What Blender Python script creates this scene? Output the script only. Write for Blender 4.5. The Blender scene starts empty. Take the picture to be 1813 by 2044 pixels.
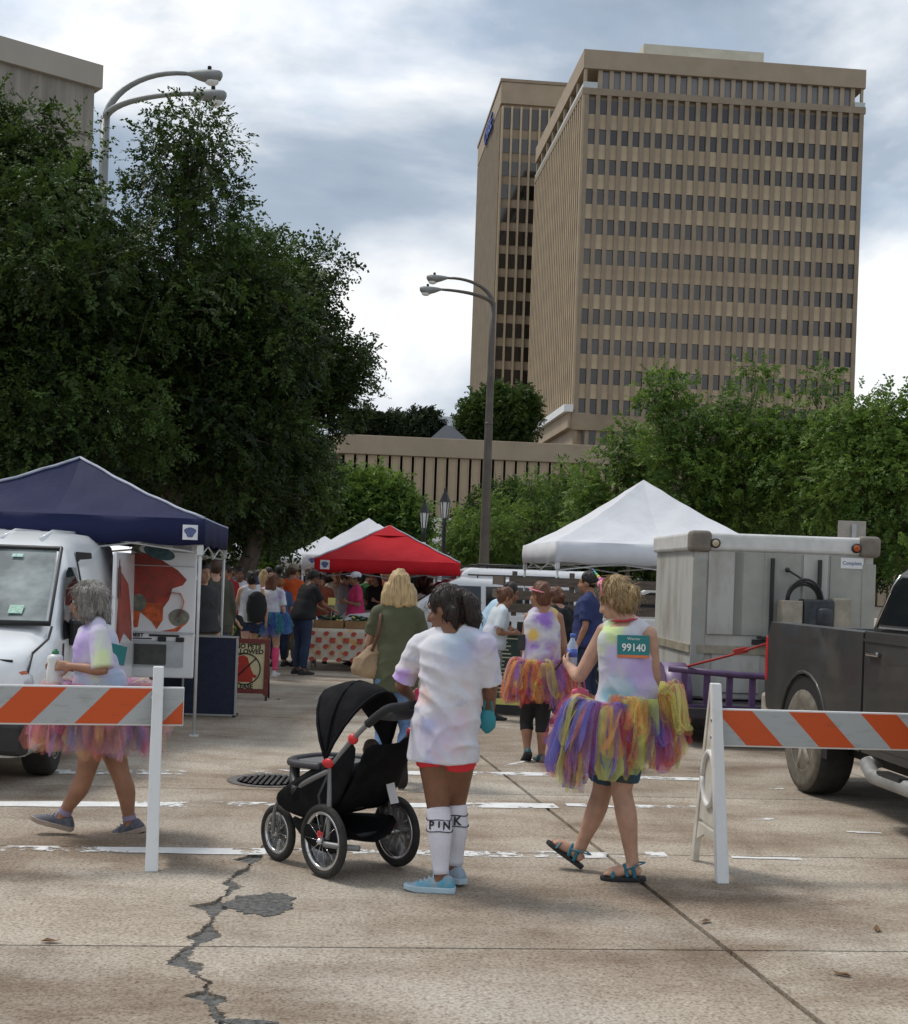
import bpy, bmesh, math, random
import numpy as np
from mathutils import Vector, Matrix, Euler

# ------------------------------------------------------------------ camera, sky, sun, exposure
sc = bpy.context.scene
COL = sc.collection
R = math.radians
FPX, PCX, PCY, ROLL, HCAM = 2600.0, 906.0, 1150.0, R(2.0), 1.7
YAW = R(5.5)                                   # the street runs this much to the left of the view axis
cam_d = bpy.data.cameras.new('camera')
cam = bpy.data.objects.new('camera', cam_d); COL.objects.link(cam)
cam.matrix_world = Matrix.Translation((0, 0, HCAM)) @ Matrix.Rotation(R(90), 4, 'X') @ Matrix.Rotation(ROLL, 4, 'Z')
cam_d.sensor_fit = 'VERTICAL'; cam_d.sensor_height = 36.0
cam_d.lens = 36.0 * FPX / 2044.0
cam_d.shift_y = (PCY - 1022.0) / 2044.0
cam_d.clip_start = 0.1; cam_d.clip_end = 5000
sc.camera = cam

SUN_EL, SUN_AZ = R(58), R(-62)                 # azimuth from +Y towards +X
world = bpy.data.worlds.new('World'); sc.world = world; world.use_nodes = True
wt = world.node_tree; wt.nodes.clear()
def wn(t, **k):
    n = wt.nodes.new(t)
    for a, b in k.items(): setattr(n, a, b)
    return n
w_out = wn('ShaderNodeOutputWorld'); w_bg = wn('ShaderNodeBackground'); w_bg.inputs['Strength'].default_value = 0.1
w_sky = wn('ShaderNodeTexSky', sky_type='NISHITA', sun_disc=False)
w_sky.sun_elevation = SUN_EL; w_sky.sun_rotation = SUN_AZ; w_sky.air_density = 1.3; w_sky.dust_density = 2.0
w_tc = wn('ShaderNodeTexCoord')
w_map = wn('ShaderNodeMapping'); w_map.inputs['Scale'].default_value = (1.0, 1.0, 1.75)
w_map.inputs['Location'].default_value = (24.0855, 5.0293, -0.7168)
wt.links.new(w_tc.outputs['Generated'], w_map.inputs['Vector'])
def wnoise(scale, detail, rough, dist=0.0):
    n = wn('ShaderNodeTexNoise'); n.inputs['Scale'].default_value = scale; n.inputs['Detail'].default_value = detail
    n.inputs['Roughness'].default_value = rough; n.inputs['Distortion'].default_value = dist
    wt.links.new(w_map.outputs['Vector'], n.inputs['Vector']); return n
def wramp(src, stops):
    r = wn('ShaderNodeValToRGB'); e = r.color_ramp.elements
    e[0].position, e[0].color = stops[0][0], (*stops[0][1], 1); e[1].position, e[1].color = stops[-1][0], (*stops[-1][1], 1)
    for p, c in stops[1:-1]:
        x = e.new(p); x.color = (*c, 1)
    wt.links.new(src, r.inputs['Fac']); return r
w_n1 = wnoise(2.4, 9, 0.52, 0.35); w_n2 = wnoise(3.3, 6, 0.55, 0.2)
w_c = wramp(w_n1.outputs['Fac'], [(0.38, (2.1, 2.7, 3.5)), (0.47, (3.2, 3.8, 4.6)), (0.53, (5.4, 5.8, 6.3)), (0.59, (7.9, 8.0, 8.1))])
w_m = wramp(w_n2.outputs['Fac'], [(0.36, (0.55,) * 3), (0.47, (1,) * 3)])
w_skym = wn('ShaderNodeMix', data_type='RGBA', blend_type='MULTIPLY'); w_skym.inputs['Factor'].default_value = 1.0
w_skym.inputs['B'].default_value = (1.0, 1.0, 1.0, 1)
wt.links.new(w_sky.outputs['Color'], w_skym.inputs['A'])
w_mix = wn('ShaderNodeMix', data_type='RGBA')
wt.links.new(w_m.outputs['Color'], w_mix.inputs['Factor'])
wt.links.new(w_skym.outputs['Result'], w_mix.inputs['A']); wt.links.new(w_c.outputs['Color'], w_mix.inputs['B'])
wt.links.new(w_mix.outputs['Result'], w_bg.inputs['Color']); wt.links.new(w_bg.outputs['Background'], w_out.inputs['Surface'])

sun_d = bpy.data.lights.new('sun', 'SUN'); sun_d.energy = 1.5; sun_d.angle = R(12); sun_d.color = (1.0, 0.95, 0.88)
sun = bpy.data.objects.new('sun', sun_d); COL.objects.link(sun)
sdir = Vector((math.sin(SUN_AZ) * math.cos(SUN_EL), math.cos(SUN_AZ) * math.cos(SUN_EL), math.sin(SUN_EL)))
sun.rotation_euler = sdir.to_track_quat('Z', 'Y').to_euler(); sun.location = (0, 0, 50)
vs = sc.view_settings
vs.view_transform = 'Standard'; vs.look = 'None'; vs.gamma = 1.0; vs.use_curve_mapping = False; vs.exposure = 0.46

# ------------------------------------------------------------------ helpers
rnd = random.Random(7)
CR, SR = math.cos(ROLL), math.sin(ROLL)
def ray(x, y):                                  # photo position (1813 x 2044 grid) -> slopes X/Y and (Z-h)/Y
    du, dv = x - PCX, y - PCY
    return (du * CR + dv * SR) / FPX, (du * SR - dv * CR) / FPX
def at(x, y, Y):
    a, b = ray(x, y); return Vector((a * Y, Y, HCAM + b * Y))
def onground(x, y):
    a, b = ray(x, y); Y = -HCAM / b; return Vector((a * Y, Y, 0))
UDIR = Vector((-math.sin(YAW), math.cos(YAW), 0)); VDIR = Vector((math.cos(YAW), math.sin(YAW), 0))
def uv(v, u, z=0): return VDIR * v + UDIR * u + Vector((0, 0, z))

_mats = {}
def M(name, col=(.5, .5, .5), rough=.6, metal=0, var=.12, scale=6, bump=0, bscale=40, spec=.5, alpha=1, emit=None, trans=0, sss=0, col2=None, stretch=None, coat=0, sheen=0, detail=4, ramp=(.35, .65)):
    """procedural material: base colour broken up by noise in object space, optional bump"""
    if name in _mats: return _mats[name]
    m = bpy.data.materials.new(name); m.use_nodes = True; nt = m.node_tree
    b = nt.nodes['Principled BSDF']; L = nt.links.new
    b.inputs['Roughness'].default_value = rough; b.inputs['Metallic'].default_value = metal
    b.inputs['Specular IOR Level'].default_value = spec
    b.inputs['Coat Weight'].default_value = coat; b.inputs['Sheen Weight'].default_value = sheen
    if sss:
        b.inputs['Subsurface Weight'].default_value = sss; b.inputs['Subsurface Radius'].default_value = (.012, .005, .003)
    tc = nt.nodes.new('ShaderNodeTexCoord'); vec = tc.outputs['Object']
    if stretch:
        mp = nt.nodes.new('ShaderNodeMapping'); mp.inputs['Scale'].default_value = stretch
        L(vec, mp.inputs['Vector']); vec = mp.outputs['Vector']
    n = nt.nodes.new('ShaderNodeTexNoise'); n.inputs['Scale'].default_value = scale; n.inputs['Detail'].default_value = detail
    n.inputs['Roughness'].default_value = .6; L(vec, n.inputs['Vector'])
    r = nt.nodes.new('ShaderNodeValToRGB'); e = r.color_ramp.elements
    e[0].position, e[1].position = ramp
    c2 = col2 or tuple(min(1, c * (1 + var)) for c in col); c1 = col if col2 else tuple(c * (1 - var) for c in col)
    e[0].color = (*c1, 1); e[1].color = (*c2, 1)
    L(n.outputs['Fac'], r.inputs['Fac']); L(r.outputs['Color'], b.inputs['Base Color'])
    if bump:
        n2 = nt.nodes.new('ShaderNodeTexNoise'); n2.inputs['Scale'].default_value = bscale; n2.inputs['Detail'].default_value = 3
        L(vec, n2.inputs['Vector'])
        bp = nt.nodes.new('ShaderNodeBump'); bp.inputs['Strength'].default_value = bump; bp.inputs['Distance'].default_value = .02
        L(n2.outputs['Fac'], bp.inputs['Height']); L(bp.outputs['Normal'], b.inputs['Normal'])
    if alpha < 1: b.inputs['Alpha'].default_value = alpha
    if trans: b.inputs['Transmission Weight'].default_value = trans
    if emit:
        b.inputs['Emission Color'].default_value = (*emit[:3], 1); b.inputs['Emission Strength'].default_value = emit[3]
    _mats[name] = m
    return m
def blotch(name, base, spots, scale=3.5, rough=.8, seed=0, bump=.15):
    """white cloth with soft patches of powder dye: spots = [(colour, threshold, offset)]"""
    if name in _mats: return _mats[name]
    m = M(name, base, rough, var=.05, scale=12, bump=bump, bscale=18); nt = m.node_tree; L = nt.links.new
    b = nt.nodes['Principled BSDF']; tc = next(n for n in nt.nodes if n.type == 'TEX_COORD')
    cur = b.inputs['Base Color'].links[0].from_socket
    for i, (c, th, off, sc_) in enumerate(spots):
        mp = nt.nodes.new('ShaderNodeMapping'); mp.inputs['Location'].default_value = off; L(tc.outputs['Object'], mp.inputs['Vector'])
        n = nt.nodes.new('ShaderNodeTexNoise'); n.inputs['Scale'].default_value = sc_; n.inputs['Detail'].default_value = 5; n.inputs['Distortion'].default_value = .6
        L(mp.outputs['Vector'], n.inputs['Vector'])
        r = nt.nodes.new('ShaderNodeValToRGB'); r.color_ramp.elements[0].position = th; r.color_ramp.elements[1].position = th + .16
        L(n.outputs['Fac'], r.inputs['Fac'])
        mx = nt.nodes.new('ShaderNodeMix'); mx.data_type = 'RGBA'
        L(r.outputs['Color'], mx.inputs['Factor']); L(cur, mx.inputs['A']); mx.inputs['B'].default_value = (*c, 1)
        cur = mx.outputs['Result']
    L(cur, b.inputs['Base Color'])
    return m

def dye(m, spots):
    """soft powder dye round given places on a garment: (colour, centre, radius, strength)"""
    nt = m.node_tree; L = nt.links.new; b = nt.nodes['Principled BSDF']; tc = next(n for n in nt.nodes if n.type == 'TEX_COORD')
    for (c, p, r, st) in spots:
        cur = b.inputs['Base Color'].links[0].from_socket
        nz = nt.nodes.new('ShaderNodeTexNoise'); nz.inputs['Scale'].default_value = 14; nz.inputs['Detail'].default_value = 6; L(tc.outputs['Object'], nz.inputs['Vector'])
        d = nt.nodes.new('ShaderNodeVectorMath'); d.operation = 'DISTANCE'; d.inputs[1].default_value = p; L(tc.outputs['Object'], d.inputs[0])
        w = nt.nodes.new('ShaderNodeMath'); w.operation = 'MULTIPLY_ADD'; w.inputs[1].default_value = r * 1.3; L(nz.outputs['Fac'], w.inputs[0]); L(d.outputs['Value'], w.inputs[2])
        mr = nt.nodes.new('ShaderNodeMapRange'); mr.interpolation_type = 'SMOOTHSTEP'; mr.inputs['From Min'].default_value = r * 1.0; mr.inputs['From Max'].default_value = r * 1.75; mr.inputs['To Min'].default_value = st; mr.inputs['To Max'].default_value = 0; L(w.outputs[0], mr.inputs['Value'])
        mx = nt.nodes.new('ShaderNodeMix'); mx.data_type = 'RGBA'; L(mr.outputs['Result'], mx.inputs['Factor']); L(cur, mx.inputs['A']); mx.inputs['B'].default_value = (*c, 1); L(mx.outputs['Result'], b.inputs['Base Color'])
    return m
class MB:
    """collects shapes; build() links them as one mesh object"""
    def __init__(s): s.v = []; s.f = []; s.m = []; s.sm = []
    def add(s, vs_, fs, mi=0, smooth=False):
        o = len(s.v); s.v += [tuple(p) for p in vs_]
        s.f += [tuple(i + o for i in f) for f in fs]; s.m += [mi] * len(fs); s.sm += [smooth] * len(fs); return s
    def box(s, c, d, mi=0, rot=None, taper=1.0):
        x, y, z = d[0] / 2, d[1] / 2, d[2] / 2; t = taper
        p = [Vector(q) for q in ((-x, -y, -z), (x, -y, -z), (x, y, -z), (-x, y, -z), (-x * t, -y * t, z), (x * t, -y * t, z), (x * t, y * t, z), (-x * t, y * t, z))]
        if rot is not None:
            mt = rot if isinstance(rot, Matrix) else Euler(rot).to_matrix()
            p = [mt @ q for q in p]
        c = Vector(c)
        return s.add([q + c for q in p], [(0, 3, 2, 1), (4, 5, 6, 7), (0, 1, 5, 4), (1, 2, 6, 5), (2, 3, 7, 6), (3, 0, 4, 7)], mi)
    def prism(s, poly, a, b, mi=0, axis='z', smooth=False):
        """polygon extruded from a to b along an axis; poly in the other two axes"""
        f = {'z': lambda p, t: (p[0], p[1], t), 'y': lambda p, t: (p[0], t, p[1]), 'x': lambda p, t: (t, p[0], p[1])}[axis]
        n = len(poly); v = [f(p, a) for p in poly] + [f(p, b) for p in poly]
        fs = [tuple(range(n))[::-1], tuple(range(n, 2 * n))] + [(i, (i + 1) % n, n + (i + 1) % n, n + i) for i in range(n)]
        return s.add(v, fs, mi, smooth)
    def rings(s, rs, mi=0, closed=True, caps=True, smooth=True):
        n = len(rs[0]); v = [p for r in rs for p in r]; fs = []
        for k in range(len(rs) - 1):
            for i in range(n if closed else n - 1):
                j = (i + 1) % n
                fs.append((k * n + i, k * n + j, (k + 1) * n + j, (k + 1) * n + i))
        if caps and closed: fs += [tuple(range(n))[::-1], tuple(range((len(rs) - 1) * n, len(rs) * n))]
        return s.add(v, fs, mi, smooth)
    def tube(s, path, r, seg=8, mi=0, caps=True, flat=1.0):
        path = [Vector(p) for p in path]; n = len(path)
        if not isinstance(r, (list, tuple)): r = [r] * n
        rs = []; up = None
        for i, p in enumerate(path):
            t = (path[min(i + 1, n - 1)] - path[max(i - 1, 0)])
            if t.length < 1e-9: t = Vector((0, 0, 1))
            t.normalize()
            if up is None: up = Vector((0, 0, 1)) if abs(t.z) < .9 else Vector((0, 1, 0))
            a = t.cross(up)
            if a.length < 1e-6: a = t.orthogonal()
            a.normalize(); b = a.cross(t).normalized(); up = b
            rs.append([p + (a * math.cos(2 * math.pi * k / seg) + b * math.sin(2 * math.pi * k / seg) * flat) * r[i] for k in range(seg)])
        return s.rings(rs, mi, True, caps, True)
    def lathe(s, prof, c=(0, 0, 0), seg=20, mi=0, axis='z', smooth=True):
        c = Vector(c); rs = []
        for (r, h) in prof:
            ring = []
            for k in range(seg):
                a = 2 * math.pi * k / seg; q = (r * math.cos(a), r * math.sin(a), h)
                q = {'z': q, 'x': (q[2], q[0], q[1]), 'y': (q[0], q[2], q[1])}[axis]
                ring.append(c + Vector(q))
            rs.append(ring)
        return s.rings(rs, mi, True, True, smooth)
    def ball(s, c, r, seg=12, mi=0, rot=None):
        c = Vector(c)
        if not isinstance(r, (tuple, list)): r = (r, r, r)
        rs = []
        n = max(5, seg // 2 + 1)
        for i in range(n):
            ph = -math.pi / 2 + math.pi * (i + .02) / (n - 1 + .04)
            ring = []
            for k in range(seg):
                a = 2 * math.pi * k / seg
                q = Vector((math.cos(ph) * math.cos(a) * r[0], math.cos(ph) * math.sin(a) * r[1], math.sin(ph) * r[2]))
                if rot is not None: q = (rot if isinstance(rot, Matrix) else Euler(rot).to_matrix()) @ q
                ring.append(c + q)
            rs.append(ring)
        return s.rings(rs, mi)
    def mesh(s, name='m'):
        me = bpy.data.meshes.new(name); me.from_pydata(s.v, [], s.f)
        me.polygons.foreach_set('material_index', s.m); me.polygons.foreach_set('use_smooth', s.sm); me.update()
        return me
    def build(s, name, mats, parent=None, bevel=0, bseg=2, fix=False):
        me = s.mesh(name)
        if fix:
            bm = bmesh.new(); bm.from_mesh(me); bmesh.ops.recalc_face_normals(bm, faces=bm.faces); bm.to_mesh(me); bm.free()
        for m in (mats if isinstance(mats, (list, tuple)) else [mats]): me.materials.append(m)
        return link(name, me, parent, bevel, bseg)
def link(name, me, parent=None, bevel=0, bseg=2):
    o = bpy.data.objects.new(name, me); COL.objects.link(o)
    if parent is not None: o.parent = parent
    if bevel:
        b = o.modifiers.new('bevel', 'BEVEL'); b.width = bevel; b.segments = bseg; b.limit_method = 'ANGLE'; b.angle_limit = R(35); b.harden_normals = False
    return o
def tag(o, label=None, cat=None, group=None, kind=None):
    if label: o['label'] = label
    if cat: o['category'] = cat
    if group: o['group'] = group
    if kind: o['kind'] = kind
    return o
def empty(name, loc=(0, 0, 0), rz=0, label=None, cat=None, group=None):
    o = bpy.data.objects.new(name, None); COL.objects.link(o); o.location = loc; o.rotation_euler = (0, 0, rz)
    o.empty_display_size = .2
    return tag(o, label, cat, group)
def copy_tree(o, parent=None):
    c = o.copy(); COL.objects.link(c)
    if parent is not None: c.parent = parent
    for ch in list(o.children): copy_tree(ch, c)
    return c
def inst(name, me, parent, loc=(0, 0, 0), rot=(0, 0, 0), scale=(1, 1, 1)):
    o = bpy.data.objects.new(name, me); COL.objects.link(o); o.parent = parent; o.location = loc; o.rotation_euler = rot; o.scale = scale
    return o
def bake(o, remove=True):
    """evaluate modifiers into a plain mesh"""
    dg = bpy.context.evaluated_depsgraph_get()
    me = bpy.data.meshes.new_from_object(o.evaluated_get(dg), depsgraph=dg)
    if remove:
        old = o.data; o.modifiers.clear(); o.data = me
        if old.users == 0: bpy.data.meshes.remove(old)
    return me
def text_mesh(txt, size, depth=.002, align='CENTER', squeeze=1.0, bold=0):
    c = bpy.data.curves.new('t', 'FONT'); c.body = txt; c.size = size; c.extrude = depth; c.align_x = align; c.align_y = 'CENTER'; c.offset = bold; c.resolution_u = 3
    o = bpy.data.objects.new('t', c); COL.objects.link(o)
    dg = bpy.context.evaluated_depsgraph_get(); me = bpy.data.meshes.new_from_object(o.evaluated_get(dg), depsgraph=dg)
    bpy.data.objects.remove(o); bpy.data.curves.remove(c)
    if squeeze != 1: me.transform(Matrix.Diagonal((squeeze, 1, 1, 1)))
    return me
def lettering(name, txt, size, mat, parent, loc, rot, depth=.002, squeeze=1.0, bold=0, align='CENTER'):
    me = text_mesh(txt, size, depth, align, squeeze, bold); me.materials.clear(); me.materials.append(mat)
    return inst(name, me, parent, loc, rot)
# ------------------------------------------------------------------ ground
def concrete_mat():
    m = bpy.data.materials.new('road_concrete'); m.use_nodes = True; nt = m.node_tree; L = nt.links.new; b = nt.nodes['Principled BSDF']
    b.inputs['Roughness'].default_value = .88; b.inputs['Specular IOR Level'].default_value = .25
    tc = nt.nodes.new('ShaderNodeTexCoord')
    def noise(scale, det=6, ro=.6, st=None, dist=0):
        n = nt.nodes.new('ShaderNodeTexNoise'); n.inputs['Scale'].default_value = scale; n.inputs['Detail'].default_value = det; n.inputs['Roughness'].default_value = ro; n.inputs['Distortion'].default_value = dist
        mp = nt.nodes.new('ShaderNodeMapping'); mp.inputs['Rotation'].default_value = (0, 0, -YAW); mp.inputs['Scale'].default_value = st or (1, 1, 1)
        L(tc.outputs['Object'], mp.inputs['Vector']); L(mp.outputs['Vector'], n.inputs['Vector']); return n.outputs['Fac']
    def ramp(src, st):
        r = nt.nodes.new('ShaderNodeValToRGB'); e = r.color_ramp.elements
        e[0].position, e[0].color = st[0][0], (*st[0][1], 1); e[1].position, e[1].color = st[-1][0], (*st[-1][1], 1)
        for p, c in st[1:-1]: e.new(p).color = (*c, 1)
        L(src, r.inputs['Fac']); return r.outputs['Color']
    def mix(a, bb, f, mode='MULTIPLY'):
        x = nt.nodes.new('ShaderNodeMix'); x.data_type = 'RGBA'; x.blend_type = mode
        if isinstance(f, float): x.inputs['Factor'].default_value = f
        else: L(f, x.inputs['Factor'])
        L(a, x.inputs['A'])
        if isinstance(bb, tuple): x.inputs['B'].default_value = (*bb, 1)
        else: L(bb, x.inputs['B'])
        return x.outputs['Result']
    base = ramp(noise(.55, 5, .55, None, .4), [(.32, (.375, .315, .25)), (.5, (.45, .40, .335)), (.68, (.50, .465, .405))])
    stain = ramp(noise(1.1, 7, .66, (.5, 1, 1)), [(.36, (.46, .39, .33)), (.56, (1, 1, 1))])
    strk = ramp(noise(2.2, 5, .6, (1, .13, 1)), [(.36, (.74, .71, .69)), (.52, (1, 1, 1))])
    grit = ramp(noise(55, 3, .7), [(.33, (.45, .40, .34)), (.5, (1, 1, 1)), (.68, (1.25, 1.22, 1.18))])
    peb = nt.nodes.new('ShaderNodeTexVoronoi'); peb.inputs['Scale'].default_value = 85; L(tc.outputs['Object'], peb.inputs['Vector'])
    pebc = ramp(peb.outputs['Color'], [(.12, (.50, .42, .34)), (.4, (1, 1, 1)), (.8, (1, .99, .97)), (.95, (1.4, 1.4, 1.36))])
    c = mix(mix(mix(mix(base, stain, .85), strk, .55), grit, .8), pebc, .6)
    oi = nt.nodes.new('ShaderNodeObjectInfo'); c = mix(c, ramp(oi.outputs['Random'], [(0, (.84, .83, .81)), (.5, (.97, .96, .95)), (1, (1.08, 1.07, 1.05))]), 1.0)
    L(c, b.inputs['Base Color'])
    bp = nt.nodes.new('ShaderNodeBump'); bp.inputs['Strength'].default_value = .45; bp.inputs['Distance'].default_value = .006
    L(noise(60, 4, .7), bp.inputs['Height']); L(bp.outputs['Normal'], b.inputs['Normal'])
    return m
MC = concrete_mat()
gm = MB(); gm.add([(-2500, -200, -.035), (2500, -200, -.035), (2500, 4000, -.035), (-2500, 4000, -.035)], [(0, 1, 2, 3)])
tag(gm.build('ground', M('bed_soil', (.10, .088, .072), .95, var=.3, scale=.6, bump=.3, bscale=30)), kind='structure')
pav = empty('pavement'); tag(pav, kind='structure')
def crosspt(v, s): q = VDIR * v + UDIR * s; return (q.x, q.y)
def sv(p): return (p.x * VDIR.x + p.y * VDIR.y, p.x * UDIR.x + p.y * UDIR.y)      # world -> (across, along)
joints = [1.0, 3.85, 5.92, 7.99, 10.15, 14.9, 19.6, 24.4, 29.2, 34, 40, 48, 58, 70, 85, 105]
d1, d2 = sv(onground(1640, 2044)), sv(onground(960, 1510))
def diag(s): t = (s - d1[1]) / (d2[1] - d1[1]); return d1[0] + (d2[0] - d1[0]) * t
# the long crack, photo positions with half widths (metres)
zk = [(885, 822, .010), (872, 785, .022), (840, 752, .012), (858, 735, .030), (812, 712, .05), (816, 690, .008), (836, 660, .012), (806, 640, .014), (780, 622, .012), (768, 598, .030), (735, 585, .05),
      (712, 566, .03), (728, 545, .024), (745, 522, .022), (775, 507, .016), (800, 494, .022), (812, 474, .05), (832, 452, .03), (838, 425, .014), (852, 398, .010), (858, 372, .030), (838, 352, .07), (868, 334, .018),
      (888, 318, .010), (908, 298, .014), (938, 276, .028), (920, 262, .034), (912, 248, .012), (938, 232, .014), (962, 214, .026), (990, 198, .012), (1002, 182, .010), (985, 168, .05), (1020, 150, .035), (1040, 138, .012), (1050, 110, .006)]
crack = []
for (zx, zy, wd) in zk:
    a, s = sv(onground(zx * .5002, 1632.4 + zy * .5002)); crack.append((s, a, wd * (.8 if wd < .02 else 1.25 if wd < .045 else 1.6)))
crack.sort()
c_lo, c_hi = crack[0][0], crack[-1][0]
fine = []                                        # denser, jagged
for i in range(len(crack) - 1):
    (s0, a0, w0), (s1, a1, w1) = crack[i], crack[i + 1]
    n = max(2, int((s1 - s0) / .012))
    for k in range(n):
        t = k / n; j = rnd.uniform(-1, 1) * .012
        fine.append((s0 + (s1 - s0) * t, a0 + (a1 - a0) * t + j, w0 + (w1 - w0) * t + rnd.uniform(0, .006), w0 + (w1 - w0) * t + rnd.uniform(0, .006)))
fine = [(fine[0][0] - 4.2, fine[0][1] + .1, .006, .006), (fine[0][0] - .4, fine[0][1] + .02, .01, .01)] + fine + [(c_hi + .2, crack[-1][1] + .03, .003, .003), (c_hi + 1.2, crack[-1][1] + .12, .002, .002)]
GAP = .008
def edge_pts(s0, s1, side):
    """points of one side of the crack between two joints (bottom to top)"""
    q = [(f[0], f[1] - f[2] if side < 0 else f[1] + f[3]) for f in fine if s0 + .004 < f[0] < s1 - .004]
    def atS(s):
        for i in range(len(fine) - 1):
            if fine[i][0] <= s <= fine[i + 1][0]:
                t = (s - fine[i][0]) / (fine[i + 1][0] - fine[i][0]); f = [x + (y - x) * t for x, y in zip(fine[i], fine[i + 1])]
                return f[1] - f[2] if side < 0 else f[1] + f[3]
        return fine[0][1]
    return [(s0, atS(s0))] + q + [(s1, atS(s1))]
def slab(poly, mat=MC):
    b = MB(); P = [crosspt(a, s) for a, s in poly]; b.prism(P, -.032, 0)
    o = b.build('slab', mat, pav); return o
for i in range(len(joints) - 1):
    s0, s1 = joints[i] + GAP, joints[i + 1] - GAP
    lo, hi = -34, 34
    g = .016
    cuts = []
    if s0 < 8.2: cuts.append('crack')
    if s1 < 15: cuts.append('diag')
    step = lambda e: [(e, s0), (e, s1)]
    left = [(lo, s1), (lo, s0)]
    segs = []
    bounds = [[(lo, s0), (lo, s1)]]
    wide = [lo, -22, -15.5, -9.3, -5.2] if i < 6 else [lo, -20, -14, -8.5, -3.6, 1.1, 5.9, 11, 17, 25]
    parts = []                                   # list of (left boundary pts, right boundary pts) bottom->top as (a, s)
    prev = [(lo, s0), (lo, s1)]
    for e in wide[1:]:
        parts.append((prev, [(e - GAP, s0), (e - GAP, s1)])); prev = [(e + GAP, s0), (e + GAP, s1)]
    if 'crack' in cuts:
        parts.append((prev, [(a, s) for s, a in edge_pts(s0, s1, -1)])); prev = [(a, s) for s, a in edge_pts(s0, s1, 1)]
    if 'diag' in cuts:
        parts.append((prev, [(diag(s0) - g, s0), (diag(s1) - g, s1)])); prev = [(diag(s0) + g, s0), (diag(s1) + g, s1)]
        for e in (4.9 + .3 * (i % 2), 9.5, 16, 24):
            parts.append((prev, [(e - GAP, s0), (e - GAP, s1)])); prev = [(e + GAP, s0), (e + GAP, s1)]
    parts.append((prev, [(hi, s0), (hi, s1)]))
    for (l, r_) in parts:
        slab(l + r_[::-1])
# old asphalt fill lying in the broken places, its top a little below the concrete
MF = M('asphalt_fill', (.12, .118, .112), .95, var=.45, scale=30, bump=.8, bscale=90)
def blob(cx, cy, rx, ry, seed, z, name, thick=.02):
    rr = random.Random(seed); c = onground(cx, cy); b = MB(); n = 90; pts = []
    for k in range(n):
        a = 2 * math.pi * k / n; f = 1 + rr.uniform(-.07, .07) + .10 * math.sin(3 * a + seed) + .06 * math.sin(7 * a + 2 * seed) + .05 * math.sin(13 * a)
        pts.append((c.x + rx * f * math.cos(a), c.y + ry * f * math.sin(a)))
    b.prism(pts, z - thick, z); o = b.build(name, MF, pav); return o
b = MB(); L0 = [crosspt(f[1] - f[2] - .01, f[0]) for f in fine[2:-2]]; L1 = [crosspt(f[1] + f[3] + .01, f[0]) for f in fine[2:-2]]
b.add([(x, y, -.014) for x, y in L0] + [(x, y, -.014) for x, y in L1], [(i, len(L0) + i, len(L0) + i + 1, i + 1) for i in range(len(L0) - 1)]); b.build('crack_fill', MF, pav)
blob(1045 * .5002, 1632.4 + 345 * .5002, .165, .22, 11, .0045, 'patch')
blob(985 * .5002, 1632.4 + 818 * .5002, .10, .03, 13, .0045, 'patch')

def paint_mat():
    m = M('worn_paint', (.72, .72, .70), .7, var=.1, scale=8); nt = m.node_tree; L = nt.links.new; b = nt.nodes['Principled BSDF']
    tc = next(n for n in nt.nodes if n.type == 'TEX_COORD')
    n = nt.nodes.new('ShaderNodeTexNoise'); n.inputs['Scale'].default_value = 7; n.inputs['Detail'].default_value = 9; n.inputs['Roughness'].default_value = .72
    n2 = nt.nodes.new('ShaderNodeTexNoise'); n2.inputs['Scale'].default_value = .9; n2.inputs['Detail'].default_value = 2
    ad = nt.nodes.new('ShaderNodeMath'); ad.operation = 'ADD'; L(tc.outputs['Object'], n.inputs['Vector']); L(tc.outputs['Object'], n2.inputs['Vector'])
    L(n.outputs['Fac'], ad.inputs[0]); L(n2.outputs['Fac'], ad.inputs[1])
    r = nt.nodes.new('ShaderNodeValToRGB'); r.color_ramp.elements[0].position = .93; r.color_ramp.elements[1].position = 1.0
    r.color_ramp.elements[0].color = (1, 1, 1, 1); r.color_ramp.elements[1].color = (.0, .0, .0, 1)
    mu = nt.nodes.new('ShaderNodeMath'); mu.operation = 'MULTIPLY'; mu.inputs[1].default_value = .955
    L(ad.outputs[0], mu.inputs[0]); L(mu.outputs[0], r.inputs['Fac']); L(r.outputs['Color'], b.inputs['Alpha'])
    return m
MP = paint_mat()
def stripe(x0, x1, y0, y1, wd):
    """worn white line between two photo positions, lying on the pavement"""
    a, b_ = onground(x0, y0), onground(x1, y1); d = (b_ - a).normalized(); n = Vector((-d.y, d.x, 0)); L_ = (b_ - a).length
    k = max(3, int(L_ / .25)); b = MB(); t, u_ = [], []
    for i in range(k + 1):
        p = a + d * (L_ * i / k); e0, e1 = rnd.uniform(-.015, .015), rnd.uniform(-.015, .015)
        t.append(p - n * (wd / 2 + e0)); u_.append(p + n * (wd / 2 + e1))
    b.add([(p.x, p.y, .004) for p in t + u_], [(i, i + 1, k + 2 + i, k + 1 + i) for i in range(k)])
    tag(b.build('paint_stripe', MP), kind='structure')
for a in [(-40, 1245, 1694, 1708, .17), (1290, 1330, 1706, 1707, .15), (1460, 1600, 1712, 1716, .06), (-40, 1110, 1605, 1609, .20), (1130, 1400, 1607, 1613, .13), (1480, 1560, 1634, 1636, .08),
          (80, 470, 1541, 1543, .22), (500, 1100, 1540, 1546, .20), (1100, 1400, 1548, 1556, .17), (1480, 1560, 1569, 1572, .22), (960, 1110, 1440, 1446, .2), (1010, 1060, 1530, 1516, .05), (940, 1045, 1438, 1441, .3), (1690, 1760, 1661, 1664, .05)]:
    stripe(*a)
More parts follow.
